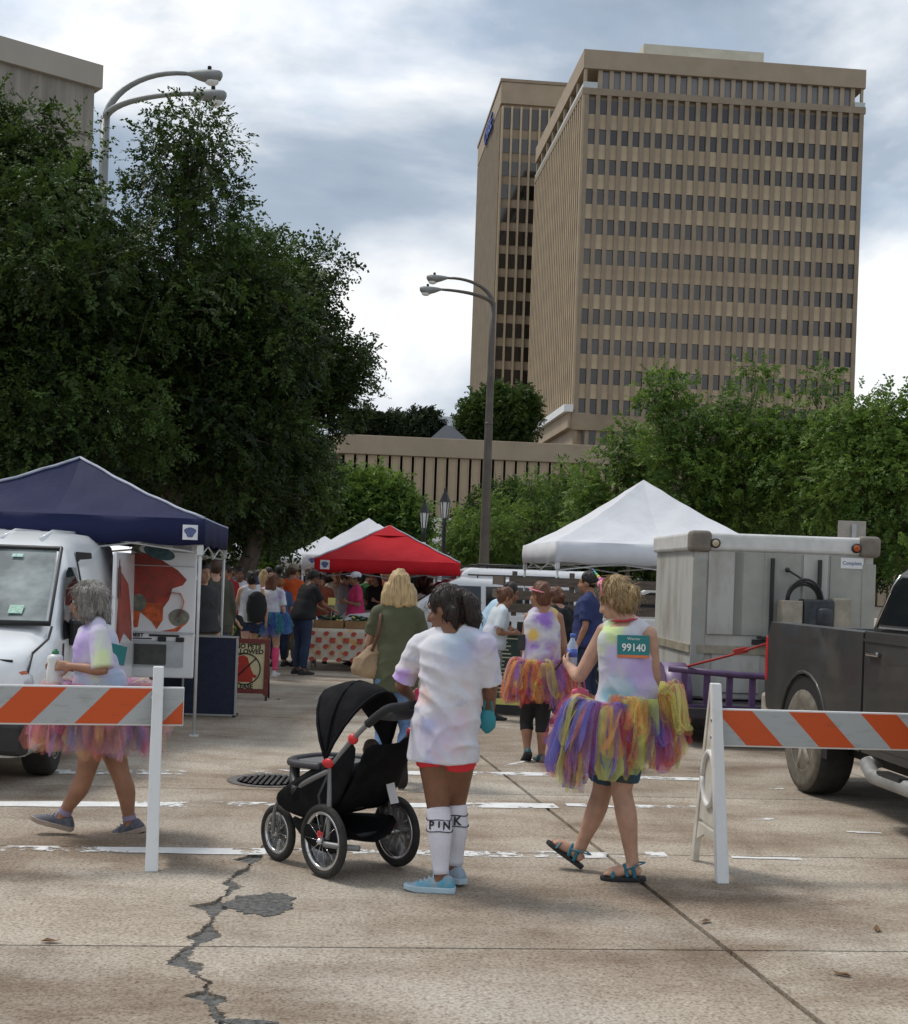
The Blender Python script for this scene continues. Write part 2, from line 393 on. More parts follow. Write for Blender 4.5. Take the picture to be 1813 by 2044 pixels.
# manhole cover
mc = onground(527, 1558); mh = empty('manhole_cover', (mc.x + .05, mc.y, .003)); mh.scale = (.74, .74, 1); tag(mh, 'round cast iron manhole cover set in the pavement behind the stroller', 'manhole cover')
MI = M('cast_iron', (.15, .14, .132), .75, metal=.3, var=.3, scale=12, bump=.3)
b = MB(); b.lathe([(.0, .0), (.36, .0), (.40, .002), (.42, .006), (.46, .006), (.47, 0)], seg=40); b.build('frame_ring', MI, mh)
b = MB()
for i in range(-5, 6):
    for j in range(-5, 6):
        if math.hypot(i, j) < 5.4: b.box((i * .062, j * .062, .008), (.04, .018, .008), rot=(0, 0, .8 if (i + j) % 2 else -.8))
tag(b.build('tread', MI, mh), kind='stuff')
# dry leaves
ML = M('dry_leaf', (.16, .085, .035), .8, var=.3)
for k, (x, y) in enumerate([(100, 1882), (1750, 1858), (1680, 1948), (1408, 1842), (555, 1397)]):
    p = onground(x, y); b = MB(); 
    b.add([(-.045, 0, .0), (-.02, .016, .012), (.02, .014, .004), (.05, 0, .014), (.02, -.014, .004), (-.02, -.016, .01), (0, 0, .0)], [(0, 5, 6, 1), (1, 6, 2), (6, 5, 4), (2, 6, 4, 3)])
    o = b.build('dry_leaf', ML); o.location = (p.x, p.y, .006); o.rotation_euler = (0, 0, k * 1.3)
    tag(o, ['small dry brown leaf on the joint at far left', 'dark curled dry leaf on bare pavement at right', 'pale tan dry leaf near the lower right corner', 'small rust coloured leaf below the sandals', 'tiny dark leaf on the pavement by the pet sign'][k], 'leaf', 'dry leaves on the pavement')

# ------------------------------------------------------------------ buildings
MT = M('tan_precast', (.36, .285, .20), .85, var=.10, scale=.35, bump=.1, bscale=4, detail=8, ramp=(.3, .7))
MT2 = M('tan_pier', (.285, .225, .158), .85, var=.12, scale=.4, detail=8)
MSP = M('tan_spandrel', (.41, .32, .215), .85, var=.10, scale=.3, detail=6)
MSP2 = M('tan_spandrel_light', (.48, .38, .255), .85, var=.10, scale=.3, detail=6)
def glass_mat(name, c, rough=.12, var=.6):
    m = M(name, c, rough, var=.1, scale=.5, spec=.7); nt = m.node_tree; b = nt.nodes['Principled BSDF']; L = nt.links.new
    oi = nt.nodes.new('ShaderNodeObjectInfo'); r = nt.nodes.new('ShaderNodeValToRGB')
    r.color_ramp.elements[0].color = (*[x * (1 - var) for x in c], 1); r.color_ramp.elements[1].color = (*[x * (1 + var) for x in c], 1)
    L(oi.outputs['Random'], r.inputs['Fac']); L(r.outputs['Color'], b.inputs['Base Color']); return m
MG = glass_mat('bronze_glass', (.042, .036, .033), .1, .6)
MGT = glass_mat('grey_glass', (.16, .15, .145), .15, .25)
MGD = glass_mat('dark_glass', (.012, .011, .012), .08, .5)
MWH = M('white_trim', (.72, .73, .72), .5, var=.06)
MDK = M('dark_gap', (.012, .011, .010), .8)

def tower():
    W, D, Z0, ZT = 38.2, 40.0, 10.0, 71.1
    root = empty('office_tower', (14.6, 170, 0), YAW, 'tall tan office tower with a grid of dark windows and open top corner loggias', 'building')
    N = 25; bay = 1.488; x0 = .85; ww = .93; ph = .555
    b = MB(); b.box((W / 2, D / 2 + .3, (Z0 + 65.6) / 2), (W - .6, D - .6, 65.6 - Z0))       # core
    b.box((W / 2 + .55, D / 2 + .6, 67.1), (W - 5.2, D - 1.2, 3.2))                               # recessed top floor core
    b.build('core', MT, root)
    b = MB(); b.prism([(0, 0), (W, 0), (W, D), (0, D)], 68.6, ZT); b.build('parapet', MT, root, .05)
    b = MB(); b.prism([(-.06, -.06), (W + .06, -.06), (W + .06, D + .06), (-.06, D + .06)], 65.2, 66.05); b.build('belt', MT2, root)
    # piers
    pm = MB(); pm.box((0, .22, (Z0 + 65.2) / 2), (ph, .44, 65.2 - Z0)); pme = pm.mesh('pier'); pme.materials.append(MT2)
    for k in range(N + 1): inst('pier', pme, root, (x0 + k * bay - ph / 2 + .01, 0, 0))
    sm = MB(); sm.box((0, .31, 0), (ww + .02, .2, 1.92)); sme = [sm.mesh('spandrel') for _ in range(2)]; sme[0].materials.append(MSP); sme[1].materials.append(MSP2)
    gl = MB(); gl.box((0, .36, 0), (ww - .06, .04, 1.90)); gl.box((0, .345, 0), (.03, .03, 1.9), 1) if 0 else None
    gme = gl.mesh('window'); gme.materials.append(MG); gmd = gl.mesh('window'); gmd.materials.append(MGD); gmt = gl.mesh('window'); gmt.materials.append(MGT)
    rr = random.Random(5)
    for r_ in range(11):
        zt = 64.7 - 3.92 * r_
        for k in range(N):
            cx = x0 + k * bay + (bay - ph) / 2 + .01
            dark = (k - 24) * 1.0 + (r_ - 5) * .9 > -1.5 + rr.uniform(-.8, .8) if r_ >= 4 else False  # blacker glass low at the right carries a painted dark reflection
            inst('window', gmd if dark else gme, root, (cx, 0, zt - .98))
            inst('spandrel', sme[1 if rr.random() < .4 else 0], root, (cx, 0, zt - 1.96 - .98))
    for k in range(1, N - 1):
        inst('window', gmt, root, (x0 + k * bay + bay / 2, .25, 67.33), scale=(1, 1, 1.28))
    tp = MB(); tp.box((0, .55, 67.33), (ph, .5, 2.6)); tpm = tp.mesh('top_pier'); tpm.materials.append(MT)
    for k in range(1, N): inst('top_pier', tpm, root, (x0 + k * bay, 0, 0))
    b = MB(); b.box((W / 2 + .4, .5, 65.85), (W - 4, .5, .55)); b.build('top_sill', MT, root)
    # left side: piers, slots and loggia
    NL = 26; bl = 40.0 / NL
    b = MB()
    for k in range(NL + 1): b.box((.2, k * bl * .985 + .3, (Z0 + 65.2) / 2 + 7), (.42, .55, 65.2 - Z0 - 14))
    tag(b.build('side_pier', MSP, root), kind='stuff')
    b = MB()
    for r_ in range(11):
        for k in range(NL): b.box((.26, (k + .5) * bl * .985 + .3, 64.7 - 3.92 * r_ - .98), (.1, bl - .6, 1.96))
    tag(b.build('side_window', MG, root), kind='stuff')
    b = MB()
    for k in range(9): b.box((.35, .35 + k * 4.9, 67.3), (.4, .4, 2.6))
    b.box((W - .4, .4, 67.3), (.35, .35, 2.6)); b.box((W - .4, 6, 67.3), (.35, .35, 2.6))
    tag(b.build('loggia_column', MT, root), kind='stuff')
    b = MB(); b.box((.06, D / 2, 66.35), (.08, D, .6)); b.box((W - .06, 4, 66.4), (.06, 8, .6)); b.box((1.0, .06, 66.45), (1.9, .06, .8)); b.box((W - .75, .06, 66.4), (1.4, .06, .6)); b.build('loggia_rail', M('rail_panel', (.50, .53, .52), .3, var=.1), root)
    b = MB(); b.box((-.5, D / 2 - .5, 24.1), (1.2, D, .95)); b.build('balcony_band', MWH, root)
    b = MB(); b.box((1.0, D / 2, 22.6), (3.0, D + .1, 2.0)); b.build('soffit_band', MT, root)
    b = MB(); b.box((W / 2, -.03, 22.4), (W + .05, .5, 2.1)); b.build('lower_band', MT2, root)
    b = MB()
    for k in range(9): b.box((1.6 + k * 4.2 + 1.6, .2, 20.2), (3.3, .1, 2.2))
    tag(b.build('lobby_window', MGD, root), kind='stuff')
    b = MB(); b.box((W * .44, 9, ZT + 1.25), (16.5, 12, 2.5))
    b.build('roof_house', M('cream_panel', (.55, .52, .42), .7, var=.08, scale=.5), root)
tower()
def tower2():
    root = empty('office_tower', (5.1, 215, 0), YAW, 'tan tower with ribbed blank side standing partly hidden behind the wider tower', 'building')
    W, D, ZT = 34, 34, 83.5
    b = MB(); b.box((W / 2, D / 2, ZT / 2), (W - .9, D - .9, ZT)); b.build('core', MT, root)
    b = MB(); b.box((W / 2, D / 2, ZT - 1.75), (W + .2, D + .2, 3.5)); b.build('parapet', MT, root)
    b = MB(); b.box((W / 2, D / 2, ZT + .3), (W + .5, D + .5, .5)); b.build('coping', MT2, root)
    fm = MB(); fm.box((0, .1, ZT / 2 - 2), (.30, .75, ZT - 4)); fme = fm.mesh('fin'); fme.materials.append(MSP2)
    for k in range(13): inst('fin', fme, root, (.25 + k * 1.55, 0, 0))
    wm = MB(); wm.box((0, .36, 0), (1.16, .1, 2.35)); wme = wm.mesh('window'); wme.materials.append(MGD); wm2 = wm.mesh('window'); wm2.materials.append(MG)
    for r_ in range(20):
        for k in range(8): inst('window', wme if r_ > 2 else wm2, root, (1.025 + k * 1.55, 0, 77.7 if r_ == 0 else 73.2 - 3.82 * (r_ - 1)), scale=(1, 1, 1.45 if r_ == 0 else 1))
    b = MB()
    for k in range(30): b.box((.1, .6 + k * 1.12, ZT / 2 - 2), (.5, .55, ZT - 4))
    tag(b.build('side_rib', MT2, root), kind='stuff')
    MSB = M('sign_blue', (.02, .06, .30), .4)
    me = text_mesh('CHASE', 3.6, .15, bold=.05); me.materials.clear(); me.materials.append(MSB)
    inst('sign_letters', me, root, (-.45, 14, ZT - 3.4), (R(90), 0, R(-90)))
tower2()
def podium():
    root = empty('podium_building', tuple(at(681, 900, 140).xy) + (0,), YAW, 'low tan block with tall narrow slits and deep cornice in front of the towers', 'building')
    H = 16.5; W = 84; D = 30
    b = MB(); b.box((W / 2, D / 2 + .5, (H - 2) / 2), (W - .8, D - 1, H - 2)); b.build('core', MDK, root)
    b = MB(); b.prism([(-1.4, 1.0), (-.2, -.6), (W, -.6), (W, D), (-1.4, D)], H - 2.05, H); b.build('cornice', MT, root, .06)
    b = MB(); b.box((W / 2, D / 2, H - .9), (W - 2, D - 2, 1.9)); b.build('roof_deck', MT2, root)
    pm = MB(); pm.box((0, .1, (H - 2.06) / 2 + .02), (.96, .75, H - 2.1)); pm.box((-.44, -.32, (H - 2.06) / 2), (.09, .12, H - 2.12)); pm.box((.44, -.32, (H - 2.06) / 2), (.09, .12, H - 2.12))
    pme = pm.mesh('panel'); pme.materials.append(MSP)
    for k in range(66): inst('panel', pme, root, (.4 + k * 1.245 + .48, 0, 0))
    sd = MB(); sd.box((-.1, D / 2 + .6, (H - 2.1) / 2), (.3, D - 1, H - 2.14)); sd.build('side_wall', MSP, root)
podium()
# white stone shopfront in front of the podium, seen over the red canopy
def white_hall():
    p = at(808, 1045, 95); root = empty('white_building', (p.x, 95, 0), YAW, 'low white stone building with banded wall showing above the red canopy', 'building')
    H = at(850, 1042, 95).z; b = MB(); b.box((9, 6, H / 2), (18, 12, H)); b.build('wall', MWH, root)
    for k in range(5): bb = MB(); bb.box((9, -.06, H - .9 - k * .85), (18.1, .12, .08)); bb.build('band', M('band_grey', (.5, .5, .5), .7), root)  # plain grey bands across the white wall
    b = MB(); b.box((9, 5.9, H + .15), (18.7, 12.7, .35)); b.build('cornice', MWH, root, .08)
    b = MB(); b.box((5.2, -.1, 1.6), (2.2, .1, 3.2)); b.build('doorway', MDK, root)
white_hall()
# far pale office with strip windows above the podium
def far_white():
    p = at(862, 830, 330); root = empty('far_office', (p.x, 330, 0), YAW, 'distant pale office block with strip windows above the roof trees', 'building')
    H = p.z; b = MB(); b.box((22, 12, H / 2), (44, 24, H)); b.build('wall', M('pale_panel', (.62, .66, .70), .6, var=.04), root)
    wm = MB(); wm.box((0, -.1, 0), (2.2, .2, 2.6)); me = wm.mesh('window'); me.materials.append(M('blue_glass', (.05, .07, .10), .15))
    for r_ in range(4):
        for k in range(13): inst('window', me, root, (2.5 + k * 3.1, 0, H - 7.2 - r_ * 5.0))
far_white()
def hip_roof():
    p = at(893, 872, 148); root = empty('roof_pavilion', (p.x, 148 + 6, 15.5), YAW, 'small dark grey hipped pavilion on the roof of the low tan block', 'pavilion')
    top = at(893, 850, 150).z - 15.5; b = MB(); b.add([(-3.4, -3, 1.0), (3.4, -3, 1.0), (3.4, 3, 1.0), (-3.4, 3, 1.0), (-.4, 0, top + .5), (.4, 0, top + .5)], [(0, 1, 5, 4), (1, 2, 5), (2, 3, 4, 5), (3, 0, 4), (0, 3, 2, 1)])
    b.build('roof', M('slate', (.06, .068, .08), .6, var=.15), root)
    b = MB(); b.box((0, 0, .5), (6, 5.4, 1.0)); b.build('wall', MWH, root)
hip_roof()
# parking deck far down the street
def deck():
    p = at(520, 1100, 190); root = empty('parking_deck', (p.x, 190, 0), YAW, 'distant cream parking deck with dark open levels at the end of the street', 'building')
    MCR = M('cream_concrete', (.58, .53, .43), .8, var=.08, scale=.3)
    b = MB(); b.box((14, 10, 4.5), (27, 18, 9.0)); b.build('level_shade', MDK, root)  # solid black block painted as the shade inside the open levels
    for k in range(4): bb = MB(); bb.box((14, 10, .9 + k * 2.9), (28.4, 20, 1.55)); bb.build('parapet', MCR, root)
    for k in range(8): bb = MB(); bb.box((.6 + k * 3.85, .1, 4.8), (.8, .5, 9.6)); bb.build('column', MCR, root)
    bb = MB(); bb.box((6, -.1, 5.4), (4, .6, 10.9)); bb.build('stair_tower', MCR, root)
deck()
def left_block():
    c = at(190, 130, 62); a = R(51); root = empty('concrete_building', (c.x, c.y, 0), R(90) - a + R(180), 'tall blank grey concrete building with streaked cornice above the left trees', 'building')
    H = c.z
    MGC = M('grey_concrete', (.40, .365, .31), .85, var=.10, scale=.25, detail=8, stretch=(1, 1, .25))
    MGS = M('streaked_concrete', (.31, .285, .24), .85, col2=(.15, .14, .12), scale=.9, stretch=(1.6, 1.6, .09), detail=9, ramp=(.42, .70))
    b = MB(); b.box((16, -10, (H - 1.1) / 2), (32, 20, H - 1.1)); b.build('wall', MGS, root)
    b = MB(); b.box((15.9, -9.85, H - .55), (32.4, 20.2, 1.1)); b.build('cornice', MGC, root); 
    b = MB()
    for z in (H - 3.4, H - 8): b.box((16, .01, z), (32, .05, .07)); b.box((-.02, -10, z), (.05, 20.0, .07))
    b.box((7, .01, H - 6), (.06, .05, 10)); b.build('panel_joint', M('joint_dark', (.12, .115, .10), .9), root)
left_block()
# ------------------------------------------------------------------ trees
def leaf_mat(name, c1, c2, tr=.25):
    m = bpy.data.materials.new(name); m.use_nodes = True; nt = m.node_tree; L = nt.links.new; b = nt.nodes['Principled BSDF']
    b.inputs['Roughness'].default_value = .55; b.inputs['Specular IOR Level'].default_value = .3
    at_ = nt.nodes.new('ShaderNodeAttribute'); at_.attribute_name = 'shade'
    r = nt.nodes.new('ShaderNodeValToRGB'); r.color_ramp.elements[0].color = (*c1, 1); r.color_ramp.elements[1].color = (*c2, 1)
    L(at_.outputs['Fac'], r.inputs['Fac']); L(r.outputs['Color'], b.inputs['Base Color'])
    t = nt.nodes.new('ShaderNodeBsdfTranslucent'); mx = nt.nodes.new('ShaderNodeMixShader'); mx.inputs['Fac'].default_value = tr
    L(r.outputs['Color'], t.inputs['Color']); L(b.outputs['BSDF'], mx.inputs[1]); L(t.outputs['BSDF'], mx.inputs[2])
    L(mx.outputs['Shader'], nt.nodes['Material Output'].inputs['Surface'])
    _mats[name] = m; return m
MLD = leaf_mat('leaf_dark', (.011, .024, .007), (.088, .145, .026), .25)
MLB = leaf_mat('leaf_bright', (.045, .10, .020), (.20, .30, .055), .38)
MLO = leaf_mat('leaf_oak', (.014, .026, .012), (.05, .075, .03), .15)
MBK = M('bark', (.10, .08, .06), .9, var=.3, scale=14, bump=.6, bscale=30, stretch=(1, 1, .25))
def sprig_leaflets(n, L_, lw, ll, g):
    """one leafy twig along +x: leaflets set unevenly round a bent stem, as arrays (n, 4, 3)"""
    q = []; by, bz = g.uniform(-.5, .5), g.uniform(-.5, .2)
    for k in range(n):
        t = (k + g.uniform(0, 1.2)) / n * L_; s = 1 if k % 2 else -1
        d = np.array([g.uniform(.1, 1.0), s * g.uniform(.35, 1.0), g.uniform(-.5, .5)]); d /= np.linalg.norm(d); p = np.cross(d, np.array([g.uniform(-.5, .5), g.uniform(-.5, .5), 1.0])); p *= lw * g.uniform(.75, 1.25) / np.linalg.norm(p)
        a = np.array([t, by * t * t / L_ + g.normal() * .006, bz * t * t / L_]); l2 = ll * g.uniform(.65, 1.25); tip = a + d * l2 + np.array([0, 0, -.2 * l2]); mid = a + d * l2 * .45
        q.append([a, mid - p, tip, mid + p])
    return np.array(q)
def crown_mesh(name, cents, rng, per, n_leaf, L_, lw, ll, droop=.25, core=None):
    """sprigs scattered round clump centres (x, y, z, radius, brightness)"""
    bases = [sprig_leaflets(n_leaf, L_, lw, ll, rng).reshape(-1, 3) for _ in range(9)]
    P, sh = [], []
    for (x, y, z, r, br) in cents:
        B = bases[rng.integers(9)]; k = max(4, int(per * (r / .6) ** 2))
        d = rng.normal(size=(k, 3)); d /= np.linalg.norm(d, axis=1)[:, None]
        rad = r * rng.uniform(.35, 1.05, k) ** .7
        pos = np.array([x, y, z]) + d * rad[:, None] * np.array([1, 1, .8])
        ax = d + rng.normal(size=(k, 3)) * .55; ax[:, 2] -= droop; ax /= np.linalg.norm(ax, axis=1)[:, None]
        tmp = rng.normal(size=(k, 3)) * .5 + np.array([0, 0, 1.0]); by = np.cross(tmp, ax); by /= np.linalg.norm(by, axis=1)[:, None] + 1e-9
        bz = np.cross(ax, by); sc_ = rng.uniform(.7, 1.25, k)
        W = (B[None, :, 0, None] * ax[:, None, :] + B[None, :, 1, None] * by[:, None, :] + B[None, :, 2, None] * bz[:, None, :]) * sc_[:, None, None] + pos[:, None, :]
        P.append(W.reshape(-1, 3)); sh.append(np.repeat(np.clip(br + rng.normal(size=k) * .16, 0, 1), n_leaf * 4))
    P = np.concatenate(P); sh = np.concatenate(sh); nv = len(P); nf = nv // 4
    me = bpy.data.meshes.new(name); me.vertices.add(nv); me.vertices.foreach_set('co', P.astype(np.float32).ravel())
    me.loops.add(nv); me.loops.foreach_set('vertex_index', np.arange(nv, dtype=np.int32))
    me.polygons.add(nf); me.polygons.foreach_set('loop_start', np.arange(0, nv, 4, dtype=np.int32))
    me.update(calc_edges=True)
    a = me.attributes.new('shade', 'FLOAT', 'POINT'); a.data.foreach_set('value', sh.astype(np.float32))
    return me
def branch(b, p0, p1, r0, r1, rr, sag=.1, seg=6, n=5):
    p0, p1 = Vector(p0), Vector(p1); L_ = (p1 - p0).length; pts = []
    for i in range(n + 1):
        t = i / n; q = p0.lerp(p1, t) + Vector((rr.uniform(-1, 1), rr.uniform(-1, 1), 0)) * L_ * .035 * (1 if 0 < i < n else 0); q.z += math.sin(t * math.pi) * L_ * sag; pts.append(q)
    b.tube(pts, [r0 + (r1 - r0) * i / n for i in range(n + 1)], seg)
def tree(name, label, base, lobes, seed, mat, per=55, n_leaf=14, L_=.34, lw=.021, ll=.075, trunk_r=.16, n_clump=90, clump=(.45, .85), group=None, shell=.55, droop=.25, cat='tree', spikes=(), bright=.5, fork=.4):
    """lobes: ellipsoids (x, y, z, rx, ry, rz) in world space; clumps are spread in their outer shell"""
    rng = np.random.default_rng(seed); rr = random.Random(seed); base = Vector(base); cents = []
    vol = np.array([l[3] * l[5] + l[3] * l[4] for l in lobes]); share = vol / vol.sum()
    for l, s in zip(lobes, share):
        k = max(3, int(n_clump * s))
        for _ in range(k):
            d = rng.normal(size=3); d /= np.linalg.norm(d); t = rng.uniform(shell, 1.0) ** .6
            r_ = rng.uniform(*clump)
            cents.append((l[0] + d[0] * t * l[3] - base.x, l[1] + d[1] * t * l[4] - base.y, l[2] + d[2] * t * l[5] - base.z, r_, np.clip(bright + .22 * d[2] + rng.normal() * .16, .05, .95)))  # random tone, plus paler tops: light from above put into leaf colour
    for (x, y, z, r_) in spikes: cents.append((x - base.x, y - base.y, z - base.z, r_, .6))
    root = empty(name, base, 0, label, cat, group)
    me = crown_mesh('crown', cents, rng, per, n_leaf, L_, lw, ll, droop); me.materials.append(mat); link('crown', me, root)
    b = MB(); top = max(c[2] for c in cents); fk = fork * min(c[2] for c in cents) + (1 - fork) * top * .55
    fk = max(.8, min(fk, top * .6)); tops = []
    branch(b, (0, 0, -.05), (rr.uniform(-.1, .1), rr.uniform(-.1, .1), fk), trunk_r, trunk_r * .7, rr, 0, 9, 6)
    for l in lobes:
        e = Vector((l[0] - base.x, l[1] - base.y, l[2] - base.z + .2 * l[5])); branch(b, (0, 0, fk - .1), e, trunk_r * .6, trunk_r * .18, rr, .05, 7, 6); tops.append(e)
    b.build('trunk', MBK, root)
    b = MB()
    for c in cents[::2]:
        e = Vector(c[:3]); n = min(tops, key=lambda t: (t - e).length); st = Vector((0, 0, fk)).lerp(n, rr.uniform(.35, .95))
        branch(b, st, e, trunk_r * .16, .008, rr, .04, 5, 4)
    for c in cents[1::3]:
        e = Vector(c[:3]); d = Vector((rr.uniform(-1, 1), rr.uniform(-1, 1), rr.uniform(-.2, .8))) * c[3]; branch(b, e - d, e + d, .010, .004, rr, 0, 4, 2)
    b.build('limbs', MBK, root)
    return root
def lobe(x, y, Y, rx, rz, ry=None):
    """an ellipsoid of foliage centred on a photo position at distance Y; radii given in photo units"""
    p = at(x, y, Y); k = Y / FPX; return (p.x, p.y, p.z, rx * k, (ry or (rx + rz) / 2) * k, rz * k)
def base_of(x, Y): p = at(x, 1150, Y); return (p.x, Y, 0)
tree('street_tree', 'tall dark leafy tree with a pointed top rising beside the lamp heads', base_of(330, 19.5),
     [lobe(350, 560, 19.5, 200, 190), lobe(365, 330, 19.5, 78, 120), lobe(300, 760, 19, 260, 200), lobe(470, 660, 19.5, 150, 150), lobe(470, 860, 19.5, 150, 140), lobe(160, 680, 18.5, 170, 190)],
     1, MLD, per=88, n_leaf=13, L_=.22, lw=.019, ll=.060, n_clump=290, clump=(.35, .62), trunk_r=.19, spikes=[at(392, 215, 19.5)[:] + (.22,), at(350, 250, 19.5)[:] + (.25,), at(430, 300, 19.5)[:] + (.25,)], bright=.38)
tree('street_tree', 'broad dark tree filling the left edge above the blue canopy', base_of(10, 18),
     [lobe(20, 440, 18, 150, 170), lobe(-60, 700, 17.5, 200, 260), lobe(100, 560, 17, 150, 190), lobe(110, 850, 17, 210, 120), lobe(-20, 300, 18, 60, 60), lobe(110, 300, 18, 70, 70)],
     2, MLD, per=88, n_leaf=13, L_=.22, lw=.019, ll=.060, n_clump=240, clump=(.35, .6), trunk_r=.2, bright=.45)
tree('street_tree', 'dark tree reaching a long bough out over the street toward the sky gap', base_of(500, 24),
     [lobe(502, 640, 24, 130, 130), lobe(582, 720, 24, 110, 75), lobe(562, 590, 24, 62, 55), lobe(622, 780, 24, 60, 70), lobe(522, 820, 24, 90, 110), lobe(462, 930, 24, 120, 130), lobe(652, 740, 24, 48, 40), lobe(362, 900, 24, 150, 160), lobe(522, 520, 24, 60, 42), lobe(577, 850, 24, 40, 60), lobe(690, 715, 24, 42, 26), lobe(655, 790, 24, 50, 50), lobe(610, 545, 24, 50, 40), lobe(432, 1005, 24, 130, 70), lobe(662, 700, 24, 40, 34)],
     3, MLD, per=66, n_leaf=12, n_clump=330, clump=(.4, .66), trunk_r=.2, L_=.27, lw=.023, ll=.075, bright=.4)
tree('street_tree', 'shaded street tree farther down the left kerb above the crowd', base_of(500, 42),
     [lobe(500, 965, 42, 130, 95), lobe(560, 985, 40, 66, 80), lobe(390, 1000, 42, 110, 100)], 4, MLD, per=40, n_clump=110, clump=(.7, 1.1), L_=.55, lw=.04, ll=.15, trunk_r=.2, bright=.45)
tree('street_tree', 'sunny light green small tree at the far end of the street', base_of(505, 95),
     [lobe(500, 1115, 95, 45, 35), lobe(555, 1120, 95, 30, 30)], 5, MLB, per=26, n_clump=46, clump=(1.1, 1.7), L_=.9, lw=.08, ll=.28, trunk_r=.2)
tree('street_tree', 'round green tree in front of the low tan block left of the lanterns', base_of(715, 62),
     [lobe(700, 1040, 62, 80, 60), lobe(770, 1040, 62, 55, 50), lobe(650, 1050, 62, 50, 55), lobe(725, 1005, 62, 55, 34)], 6, MLB, per=34, n_clump=130, clump=(.7, 1.2), L_=.7, lw=.055, ll=.2, trunk_r=.2, bright=.36)
# the row of young feathery trees on the right
yt = [(955, 54, [(945, 1072, 62, 58), (912, 1090, 38, 45), (990, 1040, 38, 48)], 'pale green young tree standing left of the centre lamp post'),
      (1080, 51, [(1070, 1062, 78, 62), (1052, 962, 20, 26), (1125, 1015, 50, 60), (1128, 945, 22, 26)], 'young feathery tree between the centre lamp post and the white canopy'),
      (1240, 36, [(1230, 985, 82, 85), (1240, 892, 35, 36), (1300, 920, 50, 70), (1180, 1025, 55, 55)], 'dense young tree rising behind the peak of the white canopy'),
      (1350, 34, [(1370, 960, 80, 100), (1325, 810, 45, 50), (1390, 860, 70, 70), (1310, 775, 20, 30)], 'tall young tree against the tower with a narrow leafy top'),
      (1480, 34, [(1480, 980, 85, 110), (1450, 800, 26, 30), (1500, 890, 60, 60), (1508, 745, 16, 22)], 'young tree with two thin stems poking up against the tower windows'),
      (1590, 33, [(1590, 960, 90, 110), (1560, 850, 40, 40), (1640, 880, 55, 60), (1640, 760, 10, 12)], 'young light green tree above the white trailer'),
      (1700, 31, [(1710, 960, 90, 120), (1690, 860, 50, 45), (1750, 900, 60, 60)], 'leafy young tree above the right end of the trailer'),
      (1800, 30, [(1800, 980, 90, 150), (1755, 825, 50, 45), (1815, 870, 50, 60)], 'tree with an airy top at the right edge of the view')]
for k, (bx, Y, lb, lab) in enumerate(yt):
    tree('young_tree', lab, base_of(bx, Y), [lobe(x, y, Y, rx, rz) for (x, y, rx, rz) in lb], 20 + k, MLB, per=38, n_leaf=12, n_clump=90, clump=(.33, .6), L_=.30, lw=.028, ll=.09, trunk_r=.07, group='young trees on the right', bright=.42 if k % 2 else .5, fork=.2)
for k, (x, lab) in enumerate([(1050, 'dark shrubby tree filling the low gap behind the parked white cars'), (1180, 'dark understorey tree behind the left half of the white canopy'), (1420, 'dark understorey tree behind the box trailer roof'), (1640, 'dark understorey tree right of the box trailer')]):
    tree('understorey_tree', lab, base_of(x, 57), [lobe(x, 1065, 57, 130, 70), lobe(x + 60, 1100, 57, 130, 50), lobe(x - 20, 1035, 57, 100, 45)], 40 + k, MLD, per=36, n_clump=90, clump=(.6, 1.0), L_=.5, lw=.04, ll=.14, trunk_r=.1, group='understorey trees on the right', bright=.5)
# trees on the podium roof
tree('roof_tree', 'rounded dark green tree on the podium roof in front of the towers', (at(990, 870, 158).x, 158, 15),
     [(*at(985, 840, 158), 3.2, 3, 3.2), (*at(1020, 830, 158), 2.6, 2.5, 3.0), (*at(960, 850, 158), 2, 2, 2.2), (*at(1000, 805, 158), 1.8, 2, 1.6)], 60, MLD, per=26, n_clump=90, clump=(.8, 1.3), L_=1.0, lw=.1, ll=.32, trunk_r=.2)
for k, (x, lab) in enumerate([(735, 'flat topped dark oak left on the podium roof line'), (820, 'flat topped dark oak beside the far pale office')]):
    tree('far_oak', lab, (at(x, 870, 160).x, 160, 15), [(*at(x, 852, 160), 3.0, 3, 1.5), (*at(x + 28, 850, 160), 2.2, 2, 1.5), (*at(x - 25, 855, 160), 2, 2, 1.1)], 70 + k, MLO, per=30, n_clump=80, clump=(.55, .9), L_=.8, lw=.1, ll=.28, trunk_r=.25, group='oaks on the podium roof')

